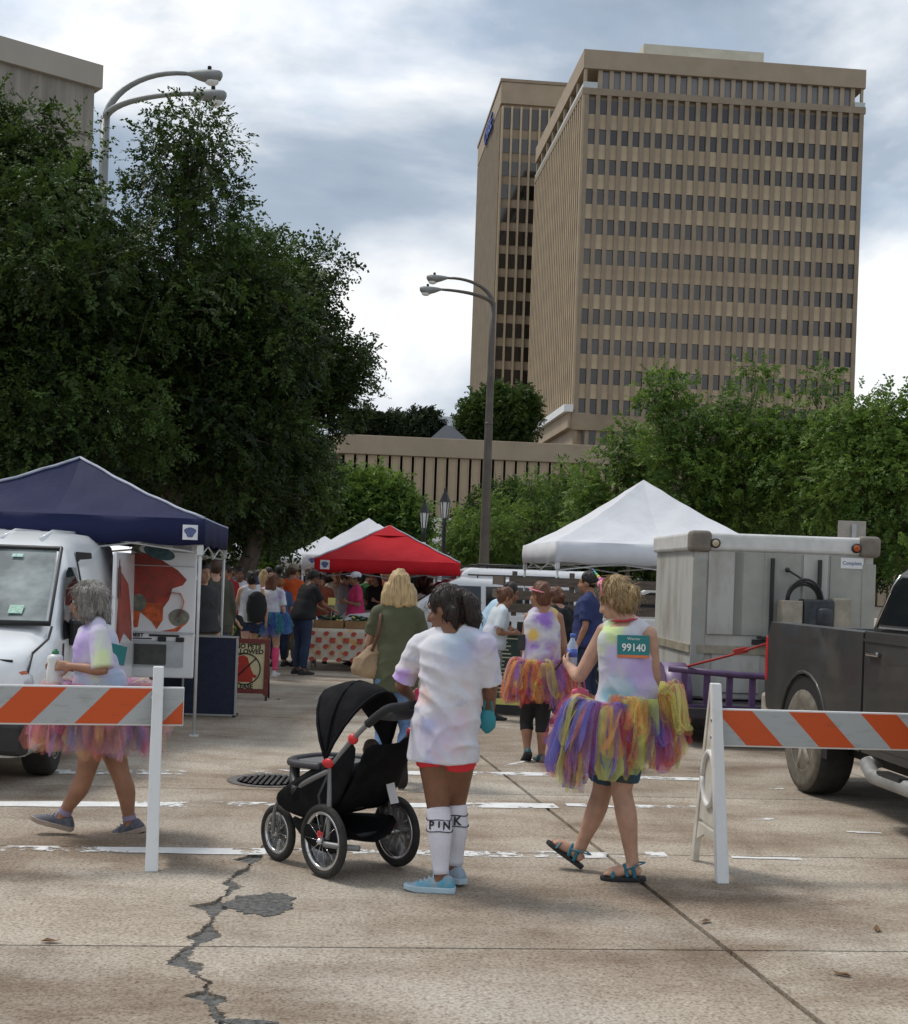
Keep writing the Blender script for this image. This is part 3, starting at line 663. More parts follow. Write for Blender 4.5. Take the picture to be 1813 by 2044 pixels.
# ------------------------------------------------------------------ street lamps
MGR = M('lamp_grey', (.23, .24, .23), .5, metal=.2, var=.12, scale=3)
MGR2 = M('pole_bronze', (.10, .085, .07), .55, metal=.2, var=.2, scale=2)
def street_lamp(px, py, Y, heads, label, r0, r1, mat, dirs):
    top = at(px, py, Y); root = empty('street_lamp', (top.x, Y, 0), 0, label, 'street lamp', 'twin arm street lamps')
    b = MB(); n = 7; b.tube([(0, 0, top.z * i / n) for i in range(n + 1)], [r0 + (r1 - r0) * i / n for i in range(n + 1)], 12); b.build('pole', mat, root)
    b = MB(); b.lathe([(r0 * 1.9, 0), (r0 * 1.9, .05), (r0 * 1.3, .08), (r0 * 1.2, .35), (r0, .4)], seg=14); b.build('base', mat, root)
    for j, z in enumerate((.62, .36)): bb = MB(); bb.lathe([(r1 * 1.35, top.z * z), (r1 * 1.35 + .02, top.z * z + .04), (r1 * 1.35, top.z * z + .1)], seg=12); bb.build('collar', mat, root)
    for j, (hx, hy) in enumerate(heads):
        h = at(hx, hy, Y + (-.4 if j else .4)) - Vector((top.x, Y, 0)); s = 1 if h.x > 0 else -1
        z0 = top.z - .1; pts = []
        for i in range(13):
            t = i / 12; pts.append((h.x * (1 - math.cos(t * math.pi / 2)) * 1.0 - s * .0, h.y * t, z0 + (h.z - z0) * math.sin(t * math.pi / 2)))
        bb = MB(); bb.tube(pts, [r1 * .85 - r1 * .4 * i / 12 for i in range(13)], 8); bb.build('arm', mat, root)
        hd = MB(); rs = []
        for (x, w_, zt, zb) in [(-.02, .035, .035, -.035), (.08, .06, .06, -.06), (.25, .11, .085, -.13), (.45, .15, .10, -.19), (.62, .15, .10, -.19), (.74, .12, .085, -.12), (.78, .06, .05, -.05)]:
            rs.append([(h.x + s * x, h.y + w_ * math.cos(a), h.z + (zt + zb) / 2 + (zt - zb) / 2 * math.sin(a)) for a in [2 * math.pi * i / 12 for i in range(12)]])
        hd.rings(rs); o = hd.build('lamp_head', MGR, root)
        l = MB(); l.ball((h.x + s * .56, h.y, h.z - .15), (.16, .11, .10), 12); l.build('lens', M('lamp_lens', (.75, .78, .75), .15, var=.05, spec=.8), o)
        c = MB(); c.lathe([(.045, .09), (.045, .17), (.03, .18)], (h.x + s * .5, h.y, h.z), 10); c.build('photocell', MDK, o)
street_lamp(210, 232, 28, [(372, 147), (378, 187)], 'twin arm street lamp with grey heads rising out of the left trees', .13, .10, MGR, 1)
street_lamp(984, 604, 46, [(895, 555), (882, 578)], 'tall brown twin arm street lamp in front of the towers', .20, .10, MGR2, -1)
def lantern(x, ytop, Y, label, glow):
    t = at(x, ytop, Y); root = empty('lantern_post', (t.x, Y, 0), 0, label, 'lamp post', 'black lantern posts'); H = t.z
    mb = M('black_iron', (.018, .018, .02), .45, metal=.3)
    b = MB(); b.lathe([(.16, 0), (.16, .3), (.1, .45), (.065, .6), (.05, H - 1.0), (.09, H - .95), (.05, H - .9), (.07, H - .8)], seg=12); b.build('post', mb, root)
    b = MB(); b.lathe([(.075, H - .8), (.13, H - .38), (.13, H - .36)], seg=6, smooth=False); b.build('lantern_glass', M('lantern_pane', (.5, .52, .5), .2, spec=.8), root)
    b = MB(); b.lathe([(.16, H - .37), (.14, H - .33), (.07, H - .16), (.04, H - .1), (.03, H), (.005, H + .03)], seg=6, smooth=False)
    for k in range(6):
        a = k * math.pi / 3; b.tube([(.075 * math.cos(a), .075 * math.sin(a), H - .8), (.13 * math.cos(a), .13 * math.sin(a), H - .36)], .014, 4)
    b.build('lantern_frame', mb, root)
    if glow: b = MB(); b.lathe([(.02, H - 1.55), (.10, H - 1.5), (.11, H - 1.3), (.05, H - 1.2)], seg=10); b.build('beacon', M('beacon_white', (.8, .78, .62), .4), root)
lantern(848, 998, 37, 'black lantern post with pale ring, the nearer left one of two', True)
lantern(889, 975, 35, 'black lantern post standing close to the young trees', False)
# ------------------------------------------------------------------ canopies
MLEG = M('white_pole', (.62, .63, .62), .45, var=.08)
MLEGG = M('steel_pole', (.42, .43, .43), .4, metal=.4, var=.1)
def cloth_mat(name, c, var=.08, rough=.75, tr=.0):
    m = M(name, c, rough, var=var, scale=2.5, bump=.25, bscale=5, spec=.2)
    if tr:
        nt = m.node_tree; L = nt.links.new; b = nt.nodes['Principled BSDF']; t = nt.nodes.new('ShaderNodeBsdfTranslucent'); t.inputs['Color'].default_value = (*c, 1)
        mx = nt.nodes.new('ShaderNodeMixShader'); mx.inputs['Fac'].default_value = tr; L(b.outputs['BSDF'], mx.inputs[1]); L(t.outputs['BSDF'], mx.inputs[2]); L(mx.outputs['Shader'], nt.nodes['Material Output'].inputs['Surface'])
    return m
def tent(label, corner, w, d, zb, vh, zp, mat, group, rz=YAW, seam=None, leg=MLEG, sag=.06, slant=0, valmat=None, ridge=True, seed=0):
    """pop-up canopy; corner = near left corner on the ground (local x to the right, y away)"""
    rr = random.Random(seed); root = empty('canopy_tent', corner, rz, label, 'canopy tent', group); zt = zb + vh; n = 10
    def top(x, y):
        a, c = abs(x / w * 2 - 1), abs(y / d * 2 - 1); m_ = max(a, c); q = 1 - m_
        z = zt + (zp - zt) * q - sag * math.sin(math.pi * min(1, q * 1.0)) * (1 - min(a, c) / max(m_, 1e-3)) * 1.6 - sag * .8 * math.sin(math.pi * q)
        return z + .012 * math.sin(9 * x + seed) * math.sin(7 * y + 2 * seed) * (1 if 0 < q < .9 else 0)
    b = MB(); N = 28; V = []; F = []
    for j in range(N + 1):
        for i in range(N + 1):
            x, y = w * i / N, d * j / N; V.append((x, y, top(x, y)))
    for j in range(N):
        for i in range(N):
            a = j * (N + 1) + i; q = (a, a + 1, a + N + 2, a + N + 1)
            F += [(q[0], q[1], q[2]), (q[0], q[2], q[3])] if (i < N / 2) == (j < N / 2) else [(q[0], q[1], q[3]), (q[1], q[2], q[3])]
    b.add(V, F, 0, False); o = b.build('canopy', mat, root)
    so = o.modifiers.new('solid', 'SOLIDIFY'); so.thickness = .006
    e = .012; b = MB(); V = []; k = 0
    per = [(x * w / N, -e) for x in range(N + 1)] + [(w + e, y * d / N) for y in range(N + 1)] + [(w - x * w / N, d + e) for x in range(N + 1)] + [(-e, d - y * d / N) for y in range(N + 1)]
    lo = [(x, y, zb + .012 * math.sin(i * .9 + seed) + rr.uniform(-.006, .006)) for i, (x, y) in enumerate(per)]; hi = [(x, y, zt + .004) for (x, y) in per]
    md = [(x + .012 * math.sin(i * .7 + seed) * (1 if abs(x - w) < .05 or x < .02 else 0), y - .012 * math.sin(i * .7), (zb + zt) / 2) for i, (x, y) in enumerate(per)]
    m_ = len(per); b.add(lo + md + hi, [(r * m_ + i, r * m_ + (i + 1) % m_, (r + 1) * m_ + (i + 1) % m_, (r + 1) * m_ + i) for r in (0, 1) for i in range(m_)], 0, True)
    o = b.build('valance', valmat or mat, root); so = o.modifiers.new('solid', 'SOLIDIFY'); so.thickness = .005
    for (cx, cy) in ((0, 0), (w, 0), (w, d), (0, d)):
        ox, oy = (-slant if cx == 0 else slant), (-slant if cy == 0 else slant); ix, iy = (.03 if cx == 0 else -.03), (.03 if cy == 0 else -.03)
        b = MB(); b.tube([(cx + ix + ox, cy + iy + oy, .01), (cx + ix + ox * .4, cy + iy + oy * .4, zb * .6), (cx + ix, cy + iy, zt - .02)], [.016, .016, .022], 4)
        b.box((cx + ix + ox, cy + iy + oy, .006), (.09, .09, .012)); b.box((cx + ix, cy + iy, zb - .05), (.06, .06, .1)); l = b.build('leg', leg, root)
        if seam: 
            pts = [Vector((cx + (w / 2 - cx) * t, cy + (d / 2 - cy) * t, top(cx + (w / 2 - cx) * t, cy + (d / 2 - cy) * t) + .012)) for t in [i / 14 for i in range(15)]]
            b = MB(); b.tube(pts, .016, 6); b.build('seam', seam, root)
    b = MB()
    for (p, q) in (((.03, .03), (w - .03, .03)), ((w - .03, .03), (w - .03, d - .03)), ((w - .03, d - .03), (.03, d - .03)), ((.03, d - .03), (.03, .03))):
        a, c = Vector((*p, 0)), Vector((*q, 0)); m2 = (a + c) / 2
        for (s, t) in ((a, m2), (m2, c)):
            b.tube([s + Vector((0, 0, zb + .1)), t + Vector((0, 0, zb - .08))], .011, 4); b.tube([s + Vector((0, 0, zb - .12)), t + Vector((0, 0, zb + .1))], .011, 4)
    b.tube([(w / 2, d / 2, zb), (w / 2, d / 2, zp - .06)], .02, 6)
    for p in ((0, 0), (w, 0), (w, d), (0, d)): b.tube([(p[0], p[1], zb + .05), (w / 2, d / 2, zb + .35)], .011, 4)
    b.build('truss', leg, root)
    return root
MNAVY = cloth_mat('navy_cloth', (.015, .019, .062)); MRED = cloth_mat('red_cloth', (.62, .018, .028), tr=.15); MWC = cloth_mat('white_cloth', (.74, .75, .78), .05, tr=.12)
MSEAM = M('pale_seam', (.42, .44, .52), .7)
def badge(root, x, z, s, name='badge'):
    b = MB(); b.box((x, -.028, z), (s, .006, s)); o = b.build(name, M('badge_white', (.75, .75, .76), .6), root)
    b = MB(); pts = [(x + s * .36 * math.cos(a) * (1 + .25 * math.sin(3 * a)), z + s * .34 * math.sin(a)) for a in [2 * math.pi * k / 24 for k in range(24)]]; b.prism(pts, -.0335, -.0315, axis='y'); b.build('emblem', M('badge_blue', (.10, .13, .28), .6, var=.4, scale=60), o)
nr = onground(392, 1470); S = 3.05
c = nr - VDIR * S
t_ = tent('navy blue canopy tent over the white van at left', c, S, S, at(392, 1088, nr.y).z, .26, 2.86, MNAVY, 'pop-up canopies', seam=MSEAM, sag=.05, seed=1); badge(t_, S - .13, at(355, 1062, nr.y).z, .15)
Yr = 24.0; p = at(627, 1147, Yr)
t_ = tent('red canopy tent over the produce table in mid street', (p.x, Yr, 0), 2.68, 2.68, 1.70, .24, at(768, 1050, Yr + 1.3).z, MRED, 'pop-up canopies', rz=YAW * .4, seam=MSEAM, leg=MLEGG, sag=.015, slant=.12, seed=2); badge(t_, .19, 1.83, .17)
zp_ = at(768, 1050, Yr + 1.3).z; b = MB(); hw = .38; b.add([(1.34 - hw, 1.34 - hw, zp_ - .19), (1.34 + hw, 1.34 - hw, zp_ - .19), (1.34 + hw, 1.34 + hw, zp_ - .19), (1.34 - hw, 1.34 + hw, zp_ - .19), (1.34, 1.34, zp_ + .03)], [(0, 1, 4), (1, 2, 4), (2, 3, 4), (3, 0, 4)]); o = b.build('vent_flap', MRED, t_); so = o.modifiers.new('s', 'SOLIDIFY'); so.thickness = .01
for (x, Y, w_, zb, zp, lab, sd) in [(601, 28.0, 2.9, 1.74, 2.95, 'white canopy tent close behind the red one', 3), (640, 32.5, 2.9, 1.78, 3.0, 'white canopy tent third in the row behind the red one', 4), (560, 46, 3.0, 1.85, 3.0, 'small far white canopy at the end of the tent row', 5), (374, 33, 1.6, 1.95, 2.55, 'white canopy glimpsed between the van door and the thin pole', 6)]:
    p = at(x, 1150, Y); t_ = tent(lab, (p.x, Y, 0), w_, w_, zb, .32, zp, MWC, 'pop-up canopies', sag=.03, seed=sd)
    if sd == 3: badge(t_, .22, 1.93, .17)
p = at(1108, 1150, 19.0)
tent('white canopy tent with tall peak behind the box trailer', (p.x, 19, 0), 3.3, 3.2, 1.96, .30, 3.34, MWC, 'pop-up canopies', sag=.075, seed=7)

# ------------------------------------------------------------------ stall, signs
def stall_table():
    Y = 22.4; l = at(611, 1255, Y); W = 1.95; D = .8; H = .72
    root = empty('market_table', (l.x, Y, 0), 0, 'trestle table under the red canopy covered with a printed cloth', 'table')
    b = MB(); b.box((W / 2, D / 2, H - .02), (W, D, .035)); b.build('tabletop', MWH, root)
    for (x, y) in ((.1, .1), (W - .1, .1), (.1, D - .1), (W - .1, D - .1)): b = MB(); b.tube([(x, y, 0), (x, y, H - .03)], .016, 6); b.build('leg', MLEGG, root)
    cl = empty('tablecloth', (l.x, Y, 0), 0, 'pale tablecloth printed with red fruit and orange leaves on the produce table', 'tablecloth')
    b = MB(); n = 40; rs = []
    for (z, out) in ((H + .004, 0), (H - .06, .015), (H - .3, .035), (.19, .06)):
        rs.append([(W * i / n - (out if i == 0 else 0) + (out if i == n else 0), -.012 - out - .014 * math.sin(i * 1.3) * (1 if z < H - .1 else 0), z) for i in range(n + 1)])
    rs.insert(0, [(W * i / n, D, H + .004) for i in range(n + 1)])
    b.rings(rs, 0, False, False); b.add([(-.012, 0, H), (-.012, D, H), (-.06, D, .19), (-.06, -.05, .19)], [(0, 1, 2, 3)]); o = b.build('cloth', M('cream_cloth', (.56, .51, .42), .85, scale=7, col2=(.60, .34, .10), ramp=(.50, .66)), cl)
    MRF = M('print_red', (.42, .07, .045), .85, var=.45, scale=30); pm = MB(); 
    pm.prism([(.046 * math.cos(a) * (1 + .2 * math.sin(2 * a)), .040 * math.sin(a)) for a in [2 * math.pi * k / 14 for k in range(14)]], -.004, 0, axis='y'); fr = pm.mesh('fruit'); fr.materials.append(MRF)
    pm = MB(); pm.prism([(-.048, -.045), (.042, -.05), (.054, .042), (-.05, .04)], -.004, 0, axis='y'); bk = pm.mesh('basket'); bk.materials.append(MRF)
    for r_ in range(5):
        for k in range(8):
            x = .12 + k * .235 + (.11 if r_ % 2 else 0)
            if x < W - .08: inst('fruit_print' if r_ != 1 else 'basket_print', bk if r_ == 1 else fr, cl, (x, -.055 - .012 * r_, H - .08 - r_ * .11), (R(-5), 0, 0))
    MCB = M('cardboard', (.27, .155, .075), .9, var=.12)
    for k, (x0, w_, lab) in enumerate([(.12, .5, 'open cardboard box of green zucchini at the left end of the table'), (.66, .55, 'open cardboard box heaped with cucumbers in the middle of the table'), (1.26, .5, 'open cardboard box at the right end of the table behind the blonde woman')]):
        bx = empty('produce_box', (l.x + x0, Y + .12, H + .012), 0, lab, 'box', 'produce boxes on the table'); d_ = .42; h_ = .13
        for (c_, s_) in (((w_ / 2, 0, h_ / 2), (w_, .008, h_)), ((w_ / 2, d_, h_ / 2), (w_, .008, h_)), ((0, d_ / 2, h_ / 2), (.008, d_ - .01, h_)), ((w_, d_ / 2, h_ / 2), (.008, d_ - .01, h_)), ((w_ / 2, d_ / 2, .006), (w_ - .01, d_ - .01, .008))): b = MB(); b.box(c_, s_); b.build('side', MCB, bx)
        rr = random.Random(k); cm = MB(); cm.ball((0, 0, 0), (.085, .023, .023), 8); MCU = M('cucumber_green', (.018, .055, .015), .35, var=.5, scale=20); MSQ = M('squash_yellow', (.62, .58, .18), .5, var=.2)
        a_, b_ = cm.mesh('cucumber'), cm.mesh('squash'); a_.materials.append(MCU); b_.materials.append(MSQ)
        for q in range(26 if k < 2 else 0):
            o = inst('squash' if (q % 7 == 0 and k < 2) else 'cucumber', b_ if (q % 7 == 0 and k < 2) else a_, None, (l.x + x0 + rr.uniform(.08, w_ - .08), Y + .12 + rr.uniform(.06, d_ - .06), H + .08 + .10 * rr.random() + .04), (rr.uniform(-.3, .3), rr.uniform(-.3, .3), rr.uniform(0, 3)))
            g = ('pale yellow squash among the cucumbers', 'squash', 'yellow squash in the boxes') if 'squash' in o.name else (['dark green zucchini heaped in the left box', 'dark green cucumber heaped in the middle box', 'dark green cucumber heaped in the right box'][k], 'cucumber', 'cucumbers in the boxes')
            if g[1] == 'squash': g = (['pale yellow squash lying in the left produce box', 'pale yellow squash lying in the middle produce box'][k], 'squash', ['squash in the left box', 'squash in the middle box'][k])
            else: g = (g[0], g[1], ['zucchini in the left box', 'cucumbers in the middle box', 'cucumbers in the right box'][k])
            tag(o, *g)
    pc = empty('price_card', (l.x + .42, Y + .02, H + .15), 0, 'small yellow price card on a stick above the zucchini box', 'price card'); b = MB(); b.box((0, 0, .32), (.13, .004, .13)); b.build('card', M('card_yellow', (.75, .66, .22), .7), pc); b = MB(); b.tube([(0, .005, -.13), (0, .005, .3)], .004, 5); b.build('stick', MLEGG, pc)
    bag = MB(); bag.ball((0, 0, .1), (.12, .1, .13), 12); o = bag.build('plastic_bag', M('bag_white', (.7, .71, .72), .5, var=.15, bump=.8, bscale=20)); o.location = (l.x + .06, Y + .3, H); tag(o, 'crumpled white plastic bag at the left end of the produce table', 'bag')
stall_table()
MFR = M('frame_redwood', (.16, .028, .018), .5, var=.25, scale=8, stretch=(1, 8, 8)); MBL = M('black_line', (.02, .018, .016), .6)
def pet_sign():
    q = onground(490, 1398); Y = q.y; k = Y / FPX; W = .68; xr = at(533, 1398, Y).x; root = empty('sandwich_board', (xr - W / 2, Y, 0), R(3), 'wooden framed sandwich board asking for no pets beside the blue panel', 'sign')
    H = .74; tl = R(9)
    bd = empty('board_pivot') if 0 else None
    mt = Matrix.Rotation(-tl, 3, 'X')
    def pl(c_, s_, name, mat, par=root):
        b = MB(); b.box(mt @ Vector(c_), s_, rot=mt); return b.build(name, mat, par)
    pn = pl((0, 0, .44), (W - .08, .015, .60), 'panel', M('sign_cream', (.60, .52, .30), .7, var=.1, scale=5))
    for s in (-1, 1): pl((s * (W / 2 - .03), -.005, .43), (.06, .035, .72), 'frame_side', MFR); pl((s * (W / 2 - .02), 0, .04), (.028, .03, .1), 'foot', MBL)
    pl((0, -.005, .77), (W - .12, .034, .06), 'frame_rail', MFR); pl((0, -.005, .12), (W - .12, .034, .06), 'frame_rail', MFR)
    for s in (-1, 1): b = MB(); b.tube([(s * (W / 2 - .02), .14, .78), (s * (W / 2 - .02), .40, 0)], .014, 4); b.build('rear_leg', MBL, root)
    rot = (R(90) - tl, 0, 0)
    def P(x, z, y=-.010): return tuple(mt @ Vector((x, y, z)))
    lettering('lettering', 'NO PETS', .085, MBL, pn, P(.06, .70), rot, .001, 1.0, .003); lettering('lettering', 'ALLOWED', .085, MBL, pn, P(.06, .63), rot, .001, 1.0, .003); lettering('lettering', 'PLEASE', .08, MBL, pn, P(.02, .175), rot, .001, 1.0, .003)
    dog = [(-.13, -.17), (.10, -.17), (.11, -.10), (.14, -.12), (.16, -.08), (.12, -.07), (.09, -.02), (.05, .09), (.03, .15), (-.02, .18), (-.07, .17), (-.14, .12), (-.13, .09), (-.08, .08), (-.10, .0), (-.13, -.08)]
    def flat(poly, y, mat, nm, z0=.405, x0=.03):
        b = MB(); n = len(poly); b.add([P(x0 + a, z0 + c_, y) for a, c_ in poly], [tuple(range(n))]); b.build(nm, mat, pn)
    flat(dog, -.0092, M('sign_red', (.42, .03, .015), .7, var=.2), 'dog_picture')
    b = MB(); n = 40; b.tube([P(.03 + .2 * math.cos(2 * math.pi * i / n), .405 + .2 * math.sin(2 * math.pi * i / n), -.012) for i in range(n + 1)], .008, 4); b.tube([P(.03 - .14, .405 - .14, -.012), P(.03 + .14, .405 + .14, -.012)], .009, 4); b.build('slash_ring', MBL, pn)
pet_sign()
def blue_panel():
    q = onground(416, 1430); Y = q.y; W, H = .60, .88; root = empty('display_panel', (q.x, Y, 0), R(2), 'dark blue display panel with silver edging beside the canopy pole', 'panel')
    b = MB(); b.box((0, 0, .03 + H / 2), (W, .03, H)); b.build('board', M('navy_board', (.018, .024, .05), .8, var=.2, scale=20), root)
    for (c_, s_) in (((0, 0, H + .035), (W + .03, .045, .02)), ((W / 2, 0, H / 2 + .02), (.022, .045, H)), ((-W / 2, 0, H / 2 + .02), (.022, .045, H)), ((0, 0, .022), (W, .04, .016))): b = MB(); b.box(c_, s_); b.build('edging', MLEGG, root)
    for s in (-1, 1): b = MB(); b.box((s * .29, .1, .012), (.03, .3, .022)); b.build('foot', MBL, root)
    r2 = empty('display_panel', (q.x - .47, Y + .35, 0), R(-3), 'second dark blue panel mostly hidden behind the barricade end', 'panel')
    b = MB(); b.box((0, 0, .42), (.5, .03, .80)); b.build('board', _mats['navy_board'], r2); b = MB(); b.box((0, 0, .83), (.52, .04, .02)); b.build('edging', MLEGG, r2); b = MB(); b.box((0, .1, .012), (.4, .3, .022)); b.build('foot', MBL, r2)
blue_panel()
def chalkboard():
    q = onground(1015, 1427); Y = q.y; W, H = .50, 1.08; root = empty('menu_board', (q.x, Y, 0), R(-14), 'green chalkboard menu on a black folding stand beside the women', 'sign'); mt = Matrix.Rotation(R(-8), 3, 'X')
    def pl(c_, s_, nm, mat, par=root): b = MB(); b.box(mt @ Vector(c_), s_, rot=mt); return b.build(nm, mat, par)
    MBP = M('black_plastic', (.02, .02, .02), .5); pn = pl((0, 0, .56), (W - .06, .02, .92), 'slate', M('green_slate', (.035, .062, .05), .75, var=.2, scale=4))
    for s in (-1, 1): pl((s * W / 2, 0, .53), (.05, .04, 1.06), 'side_rail', MBP)
    pl((0, 0, 1.05), (W, .04, .06), 'rail', MBP); pl((0, 0, .06), (W + .06, .06, .1), 'rail', MBP); pl((0, -.012, .16), (W - .08, .006, .075), 'yellow_strip', M('strip_yellow', (.72, .70, .22), .7), pn)
    for s in (-1, 1): pl((s * .09, 0, 1.12), (.1, .05, .09), 'hinge', MBP)
    b = MB(); b.box((0, .3, .5), (W, .03, 1.1), rot=Matrix.Rotation(R(12), 3, 'X')); b.build('rear_leaf', MBP, root)
    MCH = M('chalk', (.55, .55, .38), .9); rr = random.Random(3)
    for k in range(15):
        z = .95 - k * .048; w_ = rr.uniform(.06, .2) if k else .24; pl((-.16 + w_ / 2 if k else 0, -.0125, z), (w_, .003, .016), 'chalk_line', MCH, pn)
        if k and k % 2 and k < 9: pl((.15, -.0125, z), (.06, .003, .016), 'chalk_line', MCH, pn)
chalkboard()
# traffic signal far down the street
def signal():
    Y = 82; a, c_ = at(498, 1102, Y), at(640, 1105, Y); root = empty('traffic_signal', (c_.x, Y, 0), 0, 'black traffic signal mast with two signal heads spanning the far street', 'traffic signal'); zz = a.z
    b = MB(); b.tube([(0, 0, 0), (0, 0, zz + .3)], .11, 8); b.build('mast', MBL, root); b = MB(); b.tube([(0, 0, zz), (a.x - c_.x - 1.4, 0, zz + .15)], [.09, .05], 8); b.build('arm', MBL, root)
    for x in (512, 565):
        dx = at(x, 1100, Y).x - c_.x; b = MB(); b.box((dx, -.1, zz - .25), (.42, .25, 1.15)); h = b.build('signal_head', MBL, root)
        for k in range(3): b = MB(); b.lathe([(.11, -.02), (.11, .0), (.08, .01)], (dx, -.24, zz + .1 - k * .34), 10, axis='y'); b.build('lens', M('lens_dark%d' % k, [(.08, .01, .01), (.08, .05, .01), (.01, .06, .03)][k], .3), h)
    dx = at(488, 1108, Y).x - c_.x; b = MB(); b.box((dx, -.1, zz - .25), (1.25, .04, .34)); sg = b.build('street_sign', M('sign_dark', (.03, .03, .035), .6), root)
    b = MB(); b.box((dx, -.13, zz - .25), (.8, .01, .14)); b.build('sign_text', MWH, sg)
    r2 = empty('traffic_signal', (at(598, 1150, 70).x, 70, 0), 0, 'dark signal head on a short arm under the left trees', 'traffic signal'); z2 = at(612, 1000, 70).z
    b = MB(); b.tube([(0, 0, 0), (0, 0, z2)], .09, 8); b.build('mast', MBL, r2); b = MB(); b.tube([(0, 0, z2 - .1), (1.6, 0, z2 - .05)], .05, 6); b.build('arm', MBL, r2); b = MB(); b.box((.35, 0, z2 - .3), (.4, .3, 1.0)); b.build('signal_head', MBL, r2)
signal()
# ------------------------------------------------------------------ vehicles (local x forward, y left, z up)
MTY = M('tyre', (.025, .024, .022), .85, var=.25, scale=20, bump=.3, bscale=60); MTYD = M('tyre_dusty', (.13, .115, .09), .95, var=.3, scale=9)
MRIM = M('rim_alloy', (.42, .40, .36), .35, metal=.7, var=.2); MRIMD = M('rim_dusty', (.34, .31, .26), .6, metal=.3, var=.25, scale=10)
MCG = M('car_glass', (.012, .014, .016), .04, var=.1, spec=.9); MCHR = M('chrome', (.55, .55, .54), .18, metal=1, var=.05)
MBLP = M('black_trim', (.018, .018, .019), .45, var=.2)
def wheel(root, x, y, r, w, side, spokes=5, tyre=MTY, rim=MRIM, sidew=None, rr=.62):
    e = empty('wheel', (x, y, r)) ; e.parent = root
    b = MB(); b.lathe([(r * rr, -w / 2), (r * .92, -w / 2), (r * .985, -w * .38), (r, -w * .2), (r, w * .2), (r * .985, w * .38), (r * .92, w / 2), (r * rr, w / 2)], seg=36, axis='y'); b.build('tyre', tyre, e)
    if sidew: b = MB(); f = side * (w / 2 + .004); b.lathe([(r * rr, f), (r * .8, f + side * .012), (r * .95, f - side * .006), (r * .94, f - side * .03), (r * rr, f - side * .03)], seg=36, axis='y'); b.build('sidewall', sidew, e)
    s = side; b = MB(); b.lathe([(r * rr * 1.0, s * w * .5), (r * rr * .96, s * w * .52), (r * rr * .86, s * w * .44), (r * rr * .84, s * w * .1), (0.01, s * w * .1)], seg=30, axis='y')
    for k in range(spokes):
        a = 2 * math.pi * k / spokes + .3; p0 = Vector((math.cos(a) * .05, s * w * .4, math.sin(a) * .05)); p1 = Vector((math.cos(a) * r * rr * .9, s * w * .46, math.sin(a) * r * rr * .9)); b.tube([p0, p1], [.05, .035], 5, flat=1)
    b.lathe([(.07, s * w * .3), (.065, s * w * .46), (.03, s * w * .49)], seg=14, axis='y'); b.build('rim', rim, e, fix=True)
    return e
def arc(cx, r, z0=0.0, n=9, zc=.4): return [(cx + r * math.cos(a), zc + r * math.sin(a)) for a in [math.pi * (1 - k / (n - 1)) for k in range(n)]]
def side_glass(b, pts, y, side):
    b.add([(x, side * (y(z) + .006), z) for x, z in pts], [tuple(range(len(pts)))] if side > 0 else [tuple(range(len(pts)))[::-1]])
